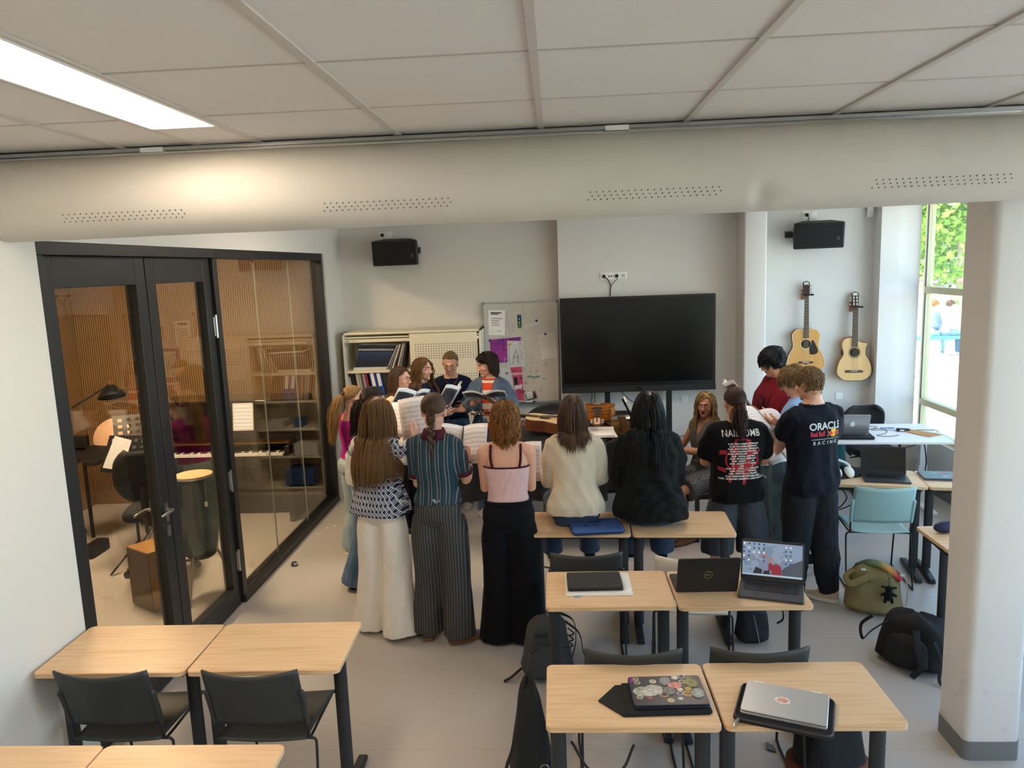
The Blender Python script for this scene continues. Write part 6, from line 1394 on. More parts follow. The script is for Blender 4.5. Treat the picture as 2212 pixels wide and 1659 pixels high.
        # torso colliders in head space
        def inhead(p): q = np.array(s.H.inverted() @ Vector(p)); return q
        body = [(inhead(s.tp(V(0, -.0, 1.2))), np.array((.165, .15, .225)) * s.build ** .5 * 1.12), (inhead(s.tp(V(0, -.01, 1.355))), np.array((.15, .105, .045)) * 1.12)]
        pts = []; lay = 1.0 + .10 * g.random(n)[:, None]
        if style in ('long', 'bob', 'curly'):
            sx = np.sign(P[:, 0] - part)[:, None]; t = np.stack([sx[:, 0] * (.15 + .85 * np.clip(D[:, 2], 0, 1)), -.22 - .3 * (D[:, 1] < .3) * np.clip(D[:, 2], 0, 1) - back, -.15 - .9 * np.clip(1 - D[:, 2], 0, 1)], 1); t -= D * (t * D).sum(1)[:, None]; V_ = t / np.linalg.norm(t, axis=1)[:, None]
            Ln = L * (.86 + .2 * g.random(n)) * (1 if style != 'curly' else (.7 + .5 * g.random(n))); st = (Ln / K)[:, None]; ph = g.random(n) * 6.28; Q = P.copy(); side = g.normal(size=(n, 3)) * .05
            for i in range(K + 1):
                w = amp * min(1, i / 4) * np.sin(freq * i / K + ph)[:, None] * (R.T @ np.array((1., 0, 0)))[None] + amp * min(1, i / 4) * np.cos(freq * i / K + ph)[:, None] * (R.T @ np.array((0, 1., 0)))[None]
                pts.append(Q + w + D * curl * 0)
                gf = .30 + .1 * i / K; V_ = V_ * (1 - gf) + down * gf + side * .2; V_ /= np.linalg.norm(V_, axis=1)[:, None]; Q = Q + V_ * st
                for c, rr in cols + body:
                    q = (Q - c) / (rr * lay); d = np.linalg.norm(q, axis=1); m = d < 1; Q[m] = c + (rr * lay[m]) * q[m] / d[m][:, None]
                nk = Q[:, 2] < -.09; Q[nk, 0] *= 1 - gather
                if back > .3: fb = (Q[:, 2] < .05) & (Q[:, 1] > .012); Q[fb, 1] = .012
                f = (Q[:, 1] > .045) & (np.abs(Q[:, 0]) < .062) & (Q[:, 2] < .06)     # keep the face clear
                Q[f, 0] = np.where(Q[f, 0] > part, .066, -.066)
        elif style in ('pony', 'bun'):
            T = np.array(tie, float); td = (T - c0) / rad; td /= np.linalg.norm(td)
            for i in range(8):
                u = (i / 7) ** .9; q = D * (1 - u) + td * u; q /= np.linalg.norm(q, axis=1)[:, None]; pts.append(c0 + q * rad * (1.0 + .05 * g.random(n)[:, None] * (1 - u) + .04 * u))
            Q = pts[-1] + g.normal(size=(n, 3)) * .006; Lt, wd = tail; V_ = np.tile((td * .8 + down * .6), (n, 1)) + g.normal(size=(n, 3)) * .10; st = (Lt * (.75 + .35 * g.random(n)) / (K - 4))[:, None]; ph = g.random(n) * 6.28; off = g.normal(size=(n, 3)) * wd
            for i in range(K - 4):
                V_ = V_ * .74 + down * .26; V_ /= np.linalg.norm(V_, axis=1)[:, None]; Q = Q + V_ * st
                for c, rr in [(c0, rad * 1.02)] + body:
                    q = (Q - c) / (rr * lay); d = np.linalg.norm(q, axis=1); m = d < 1; Q[m] = c + (rr * lay[m]) * q[m] / d[m][:, None]
                e = sin(pi * min(1, (i + 1) / (K - 3)) ** .7) ; pts.append(Q + off * (.35 + .9 * e) + amp * np.sin(freq * i / K + ph)[:, None] * np.array((1, .3, 0)))
        elif style == 'short':
            t = np.tile(np.array((fringe * .3, .75 * (1 if fringe else -.4), -.1)), (n, 1)) + g.normal(size=(n, 3)) * .42; t[D[:, 2] < .35] += np.array((0, -.5, -.9)); t -= D * (t * D).sum(1)[:, None]; V_ = t / np.linalg.norm(t, axis=1)[:, None]; V_ = V_ + D * up; V_ /= np.linalg.norm(V_, axis=1)[:, None]
            Ln = L * (.5 + .6 * g.random(n)) * np.interp(D[:, 2], [-.6, .1, .6], [.45, .6, 1.1]); st = (Ln / K)[:, None]; Q = P.copy(); ph = g.random(n) * 6.28; cl_ = np.stack([np.sin(P[:, 0] * 90 + 3 * np.sin(P[:, 2] * 60)), np.cos(P[:, 1] * 80), np.sin(P[:, 2] * 95 + 1)], 1)
            for i in range(K + 1):
                pts.append(Q + amp * min(1, i / 3) * (cl_ + .5 * np.sin(freq * i / K + ph)[:, None]))
                hg = (hug * (D[:, 2] > -.15))[:, None]; V_ = V_ * (.93 - hg) + down * .07 - D * hg; V_ /= np.linalg.norm(V_, axis=1)[:, None]; Q = Q + V_ * st
                q = (Q - c0) / (rad * lay); d = np.linalg.norm(q, axis=1); m = d < 1; Q[m] = c0 + (rad * lay[m]) * q[m] / d[m][:, None]
        A = np.stack(pts, 1); m_ = A.shape[1]
        if clump[1]:      # locks: strands drift towards a leader strand
            ld = g.choice(n, min(clump[0], n), replace=False); own = np.argmin(((D[:, None] - D[ld][None]) ** 2).sum(2), 1); bw = (clump[1] * np.linspace(0, 1, m_) ** .8)[None, :, None]
            A = A * (1 - bw) + A[ld[own]] * bw
        A = A @ H[:3, :3].T + H[:3, 3]
        d = np.gradient(A, axis=1); d /= np.linalg.norm(d, axis=2)[..., None] + 1e-9; u = np.cross(d, g.normal(size=(n, 1, 3)) * .3 + np.array((0.2, .1, 1))); u /= np.linalg.norm(u, axis=2)[..., None] + 1e-9; w = np.cross(d, u)
        tt = np.linspace(0, 1, m_); rw = (r * s.k * (1 - .65 * tt ** 2))[None, :, None]
        ring = np.stack([A + (u * cos(a) * 1.25 + w * sin(a) * .75) * rw for a in (0, 2.094, 4.189)], 2)
        Vt = ring.reshape(-1, 3); idx = np.arange(n)[:, None, None] * m_ * 3; i_ = np.arange(m_ - 1)[None, :, None] * 3; j = np.arange(3)[None, None, :]
        a = idx + i_ + j; b = idx + i_ + (j + 1) % 3; F = np.stack([a, b, b + 3, a + 3], -1).reshape(-1, 4)
        tv = np.repeat(tone, m_ * 3) * .8 + .2 * np.tile(np.repeat(tt, 3), n)
        # scalp cap
        nu, nv = 48, 30; cv = []; ct = []
        for q in range(nv + 1):
            th = max(.02, pi * q / nv)
            for p in range(nu):
                dd = np.array((sin(th) * cos(2 * pi * p / nu), sin(th) * sin(2 * pi * p / nu), cos(th))); e = dd[2] - hl(dd[1]) - face_gap * (dd[1] > .2); kf = np.interp(e, [-.06, .05], [.86, 1.004]); cv.append(c0 + dd * rad * kf); ct.append(.35)
        cv = np.array(cv) @ H[:3, :3].T + H[:3, 3]; o = len(Vt)
        cf = [[o + q * nu + p, o + (q + 1) * nu + p, o + (q + 1) * nu + (p + 1) % nu, o + q * nu + (p + 1) % nu] for q in range(nv) for p in range(nu)]
        Vt = np.concatenate([Vt, cv]); F = np.concatenate([F, np.array(cf)]); tv = np.concatenate([tv, ct]).astype(np.float32)
        me = bpy.data.meshes.new(name); me.vertices.add(len(Vt)); me.vertices.foreach_set('co', Vt.astype(np.float32).ravel()); me.loops.add(len(F) * 4); me.loops.foreach_set('vertex_index', F.astype(np.int32).ravel())
        me.polygons.add(len(F)); me.polygons.foreach_set('loop_start', np.arange(len(F), dtype=np.int32) * 4); me.update(calc_edges=True); me.validate()
        at = me.attributes.new('tone', 'FLOAT', 'POINT'); at.data.foreach_set('value', tv); s.tail_end = A[:, -1].mean(0)
        return link(name, me, mat, s.r, smooth=180)
def hash_(t): return sum(ord(c) * (i + 3) for i, c in enumerate(t)) % 97
# ---------- song booklets ----------
st = NB('music_page', .8)
fz = st.f('FRACT', st.f('MULTIPLY', st.f('ADD', st.z, 5.0), 30.)); inl = st.f('LESS_THAN', fz, .52)
ln_ = st.f('LESS_THAN', st.f('FRACT', st.f('MULTIPLY', fz, 9.6)), .30)
nt = st.f('GREATER_THAN', st.noise(150, 2), .60)
edge = st.f('LESS_THAN', st.f('ABSOLUTE', st.f('SUBTRACT', st.f('ABSOLUTE', st.x), .10)), .085)
m_music = st.out(st.mix(st.f('MULTIPLY', st.f('MULTIPLY', inl, edge), st.f('MAXIMUM', st.f('MULTIPLY', ln_, .38), st.f('MULTIPLY', nt, .6))), 'f2eff0', '55505a'))
cvm = NB('songbook_cover_photo', .35); pic = cvm.f('MULTIPLY', cvm.f('LESS_THAN', cvm.f('ABSOLUTE', cvm.f('SUBTRACT', cvm.f('ABSOLUTE', cvm.x), .105)), .085), cvm.f('LESS_THAN', cvm.f('ABSOLUTE', cvm.f('ADD', cvm.z, .01)), .122))
m_photo = cvm.out(cvm.mix(pic, 'e6e4e2', cvm.ramp(cvm.noise(9, 4), ((.3, '3a3a3c'), (.6, '57555a'), (.8, '8d8b90')))))
def booklet(label, c, normal, up, a_l=.25, a_r=.25, cover=None, pages=3, w=.20, h=.29, curve=.02, spiral=True, leafs=(-1, 1)):
    """open spiral songbook: local x across, z up the page, +y towards the reader"""
    n = Vector(normal).normalized(); u = Vector(up); u = (u - n * u.dot(n)).normalized(); x = n.cross(u)
    r = thing('songbook', label, 'songbook', c, group='songbooks held by the singers'); M4 = Matrix((x, n, u)).transposed(); r.rotation_euler = M4.to_euler()
    def leaf(sg, a, y0, cv, d=0):
        def fn(p, q): t = p * w; return Vector((sg * (t * cos(a) + .004), y0 + t * sin(a) + cv * sin(pi * p) + d * p, (q - .5) * h))
        return fn
    for sg in leafs:
        a = a_l if sg < 0 else a_r
        MB().grid(leaf(sg, a, -.003, curve), 10, 4).obj('cover', cover or m_photo, r, smooth=180, solid=.0008)
        b = MB(); b.grid(leaf(sg, a, .0045, curve), 10, 4); b.grid(leaf(sg, a, -.001, curve), 10, 4); b.obj('page_block', m_paper, r, smooth=180, solid=.0006)
        MB().grid(leaf(sg, a, .0065, curve * 1.3), 10, 4).obj('music_page', m_music, r, smooth=180, solid=.0005)
    if spiral:
        s = MB()
        for k in range(22): s.tube([(.009 * cos(t), .002 + .009 * sin(t), -h / 2 + .012 + (h - .024) * k / 21) for t in np.linspace(0, 6.283, 10)[:-1]], .0016, 5, loop=True, cap=False)
        s.obj('spiral_binding', m_blackp, r)
    return r
# ---------- garments ----------
def cloth(name, c, var=.1, bump=.35, **k): return M('cloth_' + name, c, .92, bump=bump, bscale=420, var=var, vscale=14, sheen=.03, spec=.2, **k)
def denim(name, a, b, fade=.5):
    d = NB('denim_' + name, .9, sheen=.1); n1 = d.noise(6, 4); n2 = d.noise(500, 2); d.bumph(n2, .3, .002)
    return d.out(d.mix(d.f('MULTIPLY', n2, .35), d.ramp(n1, ((.3, a), (.7, b))), a))
d_pale = denim('pale', '7f97a3', 'a9b9b8'); d_mid = denim('mid', '3c5677', '55728f'); d_dark = denim('dark', '223248', '2f4563'); d_blue = denim('blue', '34506f', '6d89a3'); d_teal = denim('teal', '2f4a58', '4f6f7c')
h_brown = hairmat('hair_brown', '32221a', '6a4c34'); h_lbrown = hairmat('hair_light_brown', '4d331c', '8f6a42'); h_blond = hairmat('hair_dark_blond', '6a4a26', 'b08a54'); h_dark = hairmat('hair_dark', '170f0b', '3b271b')
h_auburn = hairmat('hair_auburn', '5f3a18', 'b0763a'); h_black = hairmat('hair_black', '050506', '17161a'); h_red = hairmat('hair_red_brown', '23130f', '4a2a1e'); h_ash = hairmat('hair_ash', '5b4428', '9b7c52'); h_curl = hairmat('hair_honey', '6d5028', 'c0a066')
s_white = M('sole_white', 'dcd8cf', .7); s_gum = M('sole_gum', '7a5230', .7); s_dark = M('sole_dark', '1a1a1a', .8)
hold = dict(d=(0, .8, .5), n=(0, -.35, .9))
# 1 magenta top
p = Person('person in a magenta top and pale jeans, blond ponytail, back against the glass wall', -1.80, 6.42, -42, 1.565, head=(-8, 8, 0), lean=.02)
p.arm(1, (-1.52, 6.58, 1.08), d=(-.2, 1, .3), n=(-.8, 0, .4)); p.arm(-1, (-1.62, 6.72, 1.08), d=(.2, 1, .3), n=(.8, 0, .4))
p.leg(-1, V(-.09, .03, .44), V(-.10, -.02, .08)); p.body(); p.face()
m_mag = cloth('magenta', 'a01a78'); p.shirt('top', m_mag, hem=.97, ease=.006, sleeve=.42, sw=1.22, z1=1.335, amp=.005)
p.trousers('jeans', d_pale, waist=1.0, rad=((0, .084), (.12, .097), (.3, .092), (.6, .09), (1, .105)), end=.06); p.shoes(cloth('shoe_white', 'c9c4ba'), s_white)
p.hair('hair', h_blond, 'pony', N=800, tie=(0, -.108, .03), tail=(.46, .016), seed=2); MB().tube([p.H @ V(.024 * cos(t), -.118 + .008 * sin(t), .045 + .024 * sin(t)) for t in np.linspace(0, 6.28, 15)[:-1]], .006, 6, loop=True, cap=False).obj('hair_tie', m_blackp, p.r)
MB().tube([p.tp(V(x * .9, y * 1.0 - .012, 1.40 - .004)) for x, y in sell(.078, .06)], .0012, 5, loop=True, cap=False).obj('necklace', m_gold, p.r)
# 2 dark grey top
p = Person('person in dark grey top and flared blue jeans standing behind the patterned vest', -1.46, 5.62, -48, 1.675, head=(-12, 18, 0), lean=.05)
p.arm(1, (-1.18, 5.92, 1.20), d=(-.2, 1, .4), n=(-.8, 0, .5)); p.arm(-1, (-1.30, 6.04, 1.20), d=(.2, 1, .4), n=(.8, 0, .5))
p.leg(-1, V(-.13, -.02, .46), V(-.21, -.06, .085), .0); p.leg(1, V(.08, .05, .46), V(.08, .04, .085)); p.body(); p.face()
p.shirt('top', cloth('slate', '3a3f48'), hem=.93, ease=.010, sleeve=.5, sw=1.3)
p.trousers('jeans', d_mid, waist=1.0, rad=((0, .084), (.12, .095), (.3, .088), (.6, .085), (.8, .11), (1, .135)), end=.05); p.shoes(cloth('shoe_black', '17171a'), s_dark, stripe=M('stripe_yellow', 'd8b020', .6))
p.hair('hair', h_dark, 'pony', N=900, tie=(0, -.11, -.01), tail=(.28, .013), seed=3, amp=.006)
booklet('songbook with white pages held by the person in the dark grey top', (-1.22, 6.02, 1.30), (-.6, -.7, .45), (.1, .3, 1), .2, .2)
# 3 patterned vest
p = Person('person in a blue and white patterned knit vest and white trousers, long brown hair', -1.235, 5.0, -22, 1.705, head=(-14, 8, 3), build=1.0)
p.arm(1, (-1.03, 5.20, 1.33), hint=(1, -.9, -.7), d=(.1, .5, .8), n=(-.9, .1, .2), curl=.7); p.arm(-1, (-1.38, 5.32, 1.15), hint=(-.1, -.3, -1), d=(.3, 1, .3), n=(.8, 0, .3))
p.leg(-1, V(-.10, .0, .47), V(-.13, -.02, .085), .2); p.leg(1, V(.10, .0, .46), V(.13, -.05, .085), -.75); p.body()
m_offw = cloth('off_white', 'e6e0d6', .04)
p.shirt('blouse', m_offw, hem=.98, ease=.006, sleeve=1.02, sw=lambda t: 1.5 + .6 * min(1, t), z1=1.40, amp=.012)
v = NB('knit_vest', .95); su = v.f('MULTIPLY', v.f('ADD', v.x, v.f('MULTIPLY', v.z, .72)), 36.); sd = v.f('MULTIPLY', v.f('SUBTRACT', v.x, v.f('MULTIPLY', v.z, .72)), 36.)
lines = v.f('MAXIMUM', v.f('LESS_THAN', v.f('FRACT', v.f('ADD', su, 60)), .16), v.f('LESS_THAN', v.f('FRACT', v.f('ADD', sd, 60)), .16))
chk = v.f('GREATER_THAN', v.f('MULTIPLY', v.f('SINE', v.f('MULTIPLY', su, pi)), v.f('SINE', v.f('MULTIPLY', sd, pi))), 0)
sq = v.f('MULTIPLY', v.f('LESS_THAN', v.f('ABSOLUTE', v.f('SUBTRACT', v.f('FRACT', v.f('ADD', sd, 60)), .58)), .10), v.f('SUBTRACT', 1, chk))
m_vest = v.out(v.mix(v.f('MAXIMUM', lines, sq), v.mix(chk, '3c4a68', '1c2748'), 'd3d6d8')); v.bumph(v.noise(300, 2), .4, .003)
p.shirt('knit_vest', m_vest, hem=.87, ease=.030, sleeve=.24, sw=1.75, z1=1.385, flare=.02, amp=.007)
p.trousers('wide_trousers', m_offw, waist=1.0, rad=((0, .084), (.12, .10), (.3, .098), (.6, .105), (1, .125)), end=.02, amp=.012, k=13); p.shoes(cloth('shoe_tan', '7d6a4a'), s_gum)
p.hair('hair', h_lbrown, 'long', N=1500, L=.60, seed=4, part=.01, gather=.025, amp=.002, freq=9, K=18)
booklet('spiral songbook with printed staves held up by the person in the patterned vest', (-.94, 5.34, 1.475), (-.22, -.95, .22), (-.16, .15, 1), .1, .1, spiral=True, leafs=(1,), w=.20)
# 4 glasses, cream blouse
p = Person('person in a cream blouse with dark-framed glasses, looking sideways, in front of the open shelves', -1.49, 7.02, -112, 1.646, head=(8, 6, 0), voxel=.0042)
p.arm(1, (-1.47, 6.78, 1.22), hint=(.4, -.2, -1), d=(-.2, .6, .6), n=(-.8, .5, .2), curl=.45); p.arm(-1, (-1.20, 6.98, 1.20), d=(.2, 1, .4), n=(.8, 0, .5))
p.body().face('3a281c', .28, (.2, 0), ('3b2730', 'round'))
p.shirt('blouse', cloth('cream', 'e6cfa6', .05), hem=.99, ease=.016, sleeve=.75, sw=1.7, z1=1.39, amp=.012, flare=-.01)
p.trousers('trousers', cloth('black_trousers', '15161c'), rad=((0, .083), (.12, .09), (.6, .075), (1, .08))); p.shoes(cloth('shoe_bw', '26262a'), s_white, stripe=M('stripe_white', 'e4e2dc', .6))
p.hair('hair', h_brown, 'long', N=1100, L=.36, seed=6, part=.02, back=.5); MB().tube([p.H @ V(-.066, .045, .052), p.H @ V(-.076, .02, .055)], .004, 6).obj('hair_clip', m_chrome, p.r)
booklet('songbook with a dark photo on its cover, held by the person in the cream blouse', (-1.33, 6.74, 1.30), (-.55, .62, .45), (.25, .1, 1), .12, .35)
# 5 curly, navy
p = Person('person with long curly light brown hair in a navy top beside the cabinet door', -1.35, 7.47, -118, 1.672, head=(4, 4, 0), voxel=.0045)
p.arm(1, (-1.12, 7.18, 1.12), d=(0, 1, .3), n=(-.8, 0, .4)); p.arm(-1, (-.98, 7.38, 1.12), d=(0, 1, .3), n=(.8, 0, .4)); p.body().face('6a4a2c', .3, (.1, -.1))
p.shirt('top', cloth('navy_top', '1d2440'), hem=.92, ease=.012, sleeve=1.8, sw=1.3); p.trousers('jeans', d_dark); p.shoes(cloth('shoe_bw', ''), s_white)
p.hair('hair', h_lbrown, 'curly', N=1200, L=.46, seed=8, amp=.012, freq=26., K=22, r=.0026, part=.01, back=.15, clump=(80, .75))
# 6 navy long sleeve, laughing
p = Person('laughing person in a navy long-sleeved top and round glasses, hair pulled back', -1.10, 7.80, 188, 1.702, head=(-10, 22, -4), voxel=.0042, lean=.03); p.mouth = .002
p.arm(1, (-1.10, 7.50, 1.20), hint=(.6, -.3, -1), d=(-.2, .9, .4), n=(-.7, 0, .5)); p.arm(-1, (-.92, 7.56, 1.16), hint=(-.6, -.3, -1), d=(.6, .6, -.3), n=(.3, -.9, .2), curl=.45)
p.body().face('6a4c30', .62, (0, -.4), ('8d8478', 'round'), smile=True)
p.shirt('top', cloth('navy_knit', '131a31'), hem=.95, ease=.006, sleeve=1.8, sw=1.16, z1=1.375, amp=.006); p.trousers('jeans', d_blue, rad=((0, .083), (.12, .092), (.3, .086), (.6, .08), (1, .09))); p.shoes(cloth('shoe_white', ''), s_white)
p.hair('hair', h_ash, 'pony', N=900, tie=(0, -.11, -.02), tail=(.2, .012), seed=9)
MB().tube([p.tp(V(x, .062 + .045 * (1 - (x / .07) ** 2) ** .5 * 1.0 - .0, 1.395 - .075 * (1 - (x / .07) ** 2))) for x in np.linspace(-.068, .068, 15)], .001, 5).ell(p.tp(V(0, .108, 1.317)), (.004, .003, .004), None, 8, 6).obj('necklace', m_gold, p.r)
booklet('half-open songbook held by the laughing person in the navy top', (-1.02, 7.36, 1.23), (-.75, .35, .5), (.3, .0, 1), .3, .5)
# 7 denim jacket
p = Person('smiling person in a denim jacket over an orange and white striped shirt, dark curly hair', -.68, 7.55, 170, 1.692, head=(-44, 12, 0), voxel=.0042, build=1.04)
p.arm(1, (-.79, 7.24, 1.22), hint=(.9, -.2, -1), d=(-.35, .9, .25), n=(-.2, .0, 1), curl=.35); p.arm(-1, (-.59, 7.24, 1.22), hint=(-.9, -.2, -1), d=(.35, .9, .25), n=(.2, 0, 1), curl=.35)
p.body().face('241812', .55, (.2, -.2), smile=True)
m_ost = stripes('orange_stripes', 2, .13, ((0, 'd8431c'), (.52, 'e7dccb')), bump=.3, bscale=420)
p.shirt('striped_shirt', m_ost, hem=.88, ease=.004, sleeve=0, z1=1.38, amp=.003); p.neckband('collar_band', cloth('orange', 'd8431c'), 1.402)
d_jack = denim('jacket', '3a4b5e', '5f758b')
j = p.shirt('denim_jacket', d_jack, hem=.86, ease=.030, sleeve=1.55, sw=1.5, z1=1.40, amp=.010)
p.carve(j, lambda c: c.y > .02 and abs(c.x) < .058 + max(0, c.z - 1.25) * .10 and c.z < 1.5)
for q in (-1, 1):
    MB().tube([p.tp(V(*a)) for a in spline([(q * .012, -.075, 1.425), (q * .07, -.05, 1.42), (q * .085, .03, 1.39), (q * .075, .085, 1.33), (q * .07, .105, 1.27)], 5)], [(.024, .004)] * 21, 8, up=(0, 0, 1)).obj('jacket_collar', d_jack, j)
    MB().bx(q * .105 - .035, q * .105 + .035, .125, .131, 1.20 * p.k, 1.25 * p.k).obj('chest_pocket', d_mid, j, bev=.003)
    p.cuff('jacket_cuff', d_jack, q, 1.55, .04, 1.5, j)
for k in range(4): MB().lathe([(.008, 0), (.008, .004)], 12, p.tp(V(.085, .138, 1.26 - .09 * k)), 0, rotm(-pi / 2)).obj('button', m_steel, j)
p.trousers('jeans', d_blue); p.shoes(cloth('shoe_white', ''), s_white)
p.hair('hair', h_dark, 'curly', N=1000, L=.18, seed=12, amp=.021, freq=24., K=20, vol=1.10, part=.03, r=.0032, gather=0, back=.75, face_gap=.1, clump=(60, .8))
MB().lathe([(.006, 0), (.009, .006), (.006, .012)], 10, p.H @ V(.082, -.008, -.045)).obj('earring', m_chrome, p.r)
booklet('songbook lying open on both hands of the person in the denim jacket', (-.69, 7.13, 1.285), (.0, .35, 1), (0, -1, .3), .12, .12)
# 8 striped polo
p = Person('person in a teal striped polo shirt and grey striped trousers, braided dark hair', -.815, 4.86, -6, 1.742, head=(4, 10, 0), build=.90, sh=.145)
p.arm(-1, (-.88, 5.13, 1.17), hint=(-.15, -.6, -1), d=(.4, .9, .4), n=(.6, 0, .8)); p.arm(1, (-.63, 5.16, 1.15), hint=(.25, -.7, -1), d=(.0, .6, .8), n=(-.7, .0, .3), curl=.8)
p.leg(-1, V(-.10, .02, .47), V(-.12, .02, .085), .15); p.leg(1, V(.10, .0, .47), V(.11, -.03, .085), -.9); p.body()
m_pst = stripes('polo_stripes', 0, .058, ((0, '1d3a47'), (.38, '7f9da0'), (.44, '1d3a47'), (.50, '3a2531'), (.66, '1d3a47'), (.72, '5c8289'), (.80, '15303d')), bump=.3, bscale=420)
o = p.shirt('polo_shirt', m_pst, hem=.955, ease=.014, sleeve=.74, sw=1.32, z1=1.41, flare=.012, amp=.008)
m_mar = cloth('maroon', '4b1f2c')
MB().loft([[p.tp(V(x, y - .012, z)) for x, y in sell(a, b)] for a, b, z in ((.088, .068, 1.375), (.078, .066, 1.40), (.064, .060, 1.435), (.060, .057, 1.437), (.066, .058, 1.40))], cap=False).obj('collar', m_mar, o, smooth=180, solid=.004)
for q in (-1, 1): p.cuff('sleeve_band', m_mar, q, .74, .032, 1.32, o, .006); p.cuff('sleeve_piping', m_offw, q, .80, .006, 1.32, o, .006)
m_gst = stripes('trouser_stripes', 0, .0185, ((0, '2f2f32'), (.55, '6a675f'), (.72, '3a3a3c')), bump=.3, bscale=420)
o = p.trousers('striped_trousers', m_gst, waist=1.03, rad=((0, .085), (.12, .102), (.3, .097), (.6, .092), (1, .100)), end=.05, amp=.008)
for q, nm in ((-1, 'back_pocket'), (1, 'back_pocket')):
    pv, pf_ = [V(a, b, 0) for a, b in ((-.055, .05), (.055, .06), (.055, -.06), (0, -.085), (-.055, -.065))], [[0, 1, 2, 3, 4]]
    p.decal(nm, m_gst, pv, pf_, q * .095, .86 * p.k, o, p.trme, sub=3, off=.004)
MB().tube(spline([p.tp(V(.0, -.112, 1.0)), p.tp(V(.02, -.125, .985)), p.tp(V(.045, -.118, .995))], 4), [(.012, .004)] * 9, 6).obj('waist_tie', cloth('grey_tie', '8d9092'), o)
p.shoes(cloth('shoe_lilac', '6a6a86'), s_gum, stripe=M('stripe_white', ''))
p.hair('hair', h_brown, 'pony', N=1300, tie=(0, -.108, -.012), tail=(.07, .008), seed=15, amp=.004, freq=12, low=-.55)
br = MB(); B0 = p.H @ V(0, -.112, -.02)
for k in range(9): br.ell(B0 + V((.010 if k % 2 else -.010), -.006 - .002 * min(k, 4), -.026 * k), (.019 - .0008 * k, .016, .024), rotm(0, (.5 if k % 2 else -.5), 0), 12, 8)
br.tube([B0 + V(0, -.014, -.23), B0 + V(.0, -.012, -.32)], [.014, .004], 8)
me = remesh(br, .004, 2); me.attributes.new('tone', 'FLOAT', 'POINT').data.foreach_set('value', RNG.random(len(me.vertices)).astype(np.float32) * .5); link('braid', me, h_brown, p.r, smooth=180)
MB().tube([p.H @ V(.01, -.118, .03), p.H @ V(.03, -.115, .034)], .0035, 6).obj('hair_pin', m_chrome, p.r)
S, E_, w_ = p.arms[1][:3]; MB().tube([E_.lerp(w_, .9) + V(0, 0, 0), E_.lerp(w_, .95)], .031 * p.k, 14).obj('bracelet', m_blackp, p.r, bev=.004)
booklet('open songbook with printed staves in front of the person in the striped polo', (-.69, 5.27, 1.26), (-.10, -.85, .5), (.06, .5, .9), .35, .38)
# 9 pink camisole
p = Person('person in a pale pink camisole and wide black trousers, wavy auburn bob', -.345, 4.86, 0, 1.668, head=(0, 6, 0), build=.98, skin='e0ac90')
p.arm(-1, (-.47, 5.14, 1.10), hint=(-.12, -.6, -1.2), d=(.5, .9, .3), n=(.7, 0, .6)); p.arm(1, (-.22, 5.14, 1.08), hint=(.12, -.6, -1.2), d=(-.5, .9, .3), n=(-.7, 0, .6))
p.body(); m_pink = cloth('pink', 'd9b5b4', .04)
o = p.shirt('camisole', m_pink, hem=.975, ease=.007, sleeve=0, z1=1.245, amp=.006, it=2); m_wine = cloth('wine', '451827')
p.neckband('trim', m_wine, 1.243, .004, .010, o, 1.4)
for q in (-1, 1): MB().tube([p.tp(V(*a)) for a in spline([(q * .088, -.108, 1.243), (q * .098, -.108, 1.30), (q * .100, -.085, 1.355), (q * .098, -.02, 1.392), (q * .092, .055, 1.345), (q * .085, .10, 1.245)], 6)], [(.0085, .002)] * 31, 8, up=(0, 1, 0)).obj('shoulder_strap', m_wine, o)
o = p.trousers('wide_trousers', cloth('black_jersey', '0c0d12', .1), waist=1.0, rad=((0, .086), (.12, .105), (.3, .098), (.6, .10), (1, .128)), end=.012, amp=.006, ease=.010)
p.neckband('waistband', cloth('black_jersey', ''), .992, .012, .014, o, 1.6)
p.shoes(cloth('shoe_black', ''), s_dark)
p.hair('hair', h_auburn, 'bob', N=1700, L=.225, seed=17, amp=.010, freq=14., K=16, vol=1.10, r=.0027, clump=(90, .6))
booklet('songbook held by the person in the pink camisole, only its white edge showing', (-.32, 5.27, 1.12), (.0, -.85, .5), (0, .5, .9), .25, .25)
# 10 cream cardigan, seated on the desk
def seated(p, kx=.10, ky=.42, ay=.46, az=.40):
    for q in (-1, 1): p.leg(q, V(q * kx, ky, p.hip[q].z - .03), V(q * (kx + .01), ay, az), 0, 0)
p = Person('person in a cream cardigan sitting on a desk, long straight brown hair', .105, 5.02, 4, 0, seat=(.76, .985), head=(0, 10, 0), lean=.10, build=.95)
p.arm(-1, (-.02, 5.30, .98), hint=(-.35, -.6, -1), d=(.5, .8, -.1), n=(0, 0, -1)); p.arm(1, (.22, 5.32, .98), hint=(.35, -.6, -1), d=(-.5, .8, -.1), n=(0, 0, -1)); seated(p, .13); p.body()
cd_ = NB('ribbed_knit', .95); cd_.bumph(cd_.f('SINE', cd_.f('MULTIPLY', cd_.f('ADD', cd_.z, cd_.f('MULTIPLY', cd_.x, .15)), 900.)), .25, .002); m_card = cd_.out(cd_.ramp(cd_.noise(3, 3), ((.3, 'c8bba3'), (.7, 'd6cab4'))))
p.shirt('cardigan', m_card, hem=.865, ease=.026, sleeve=1.85, sw=1.55, z1=1.41, flare=.030, amp=.010, k=14)
p.trousers('jeans', d_dark, waist=.98, rad=((0, .086), (.2, .09), (.5, .075), (1, .075)), amp=.004); p.shoes(cloth('shoe_black', ''), s_white)
p.hair('hair', h_brown, 'long', N=1500, L=.40, seed=20, K=16, part=.012, gather=.055)
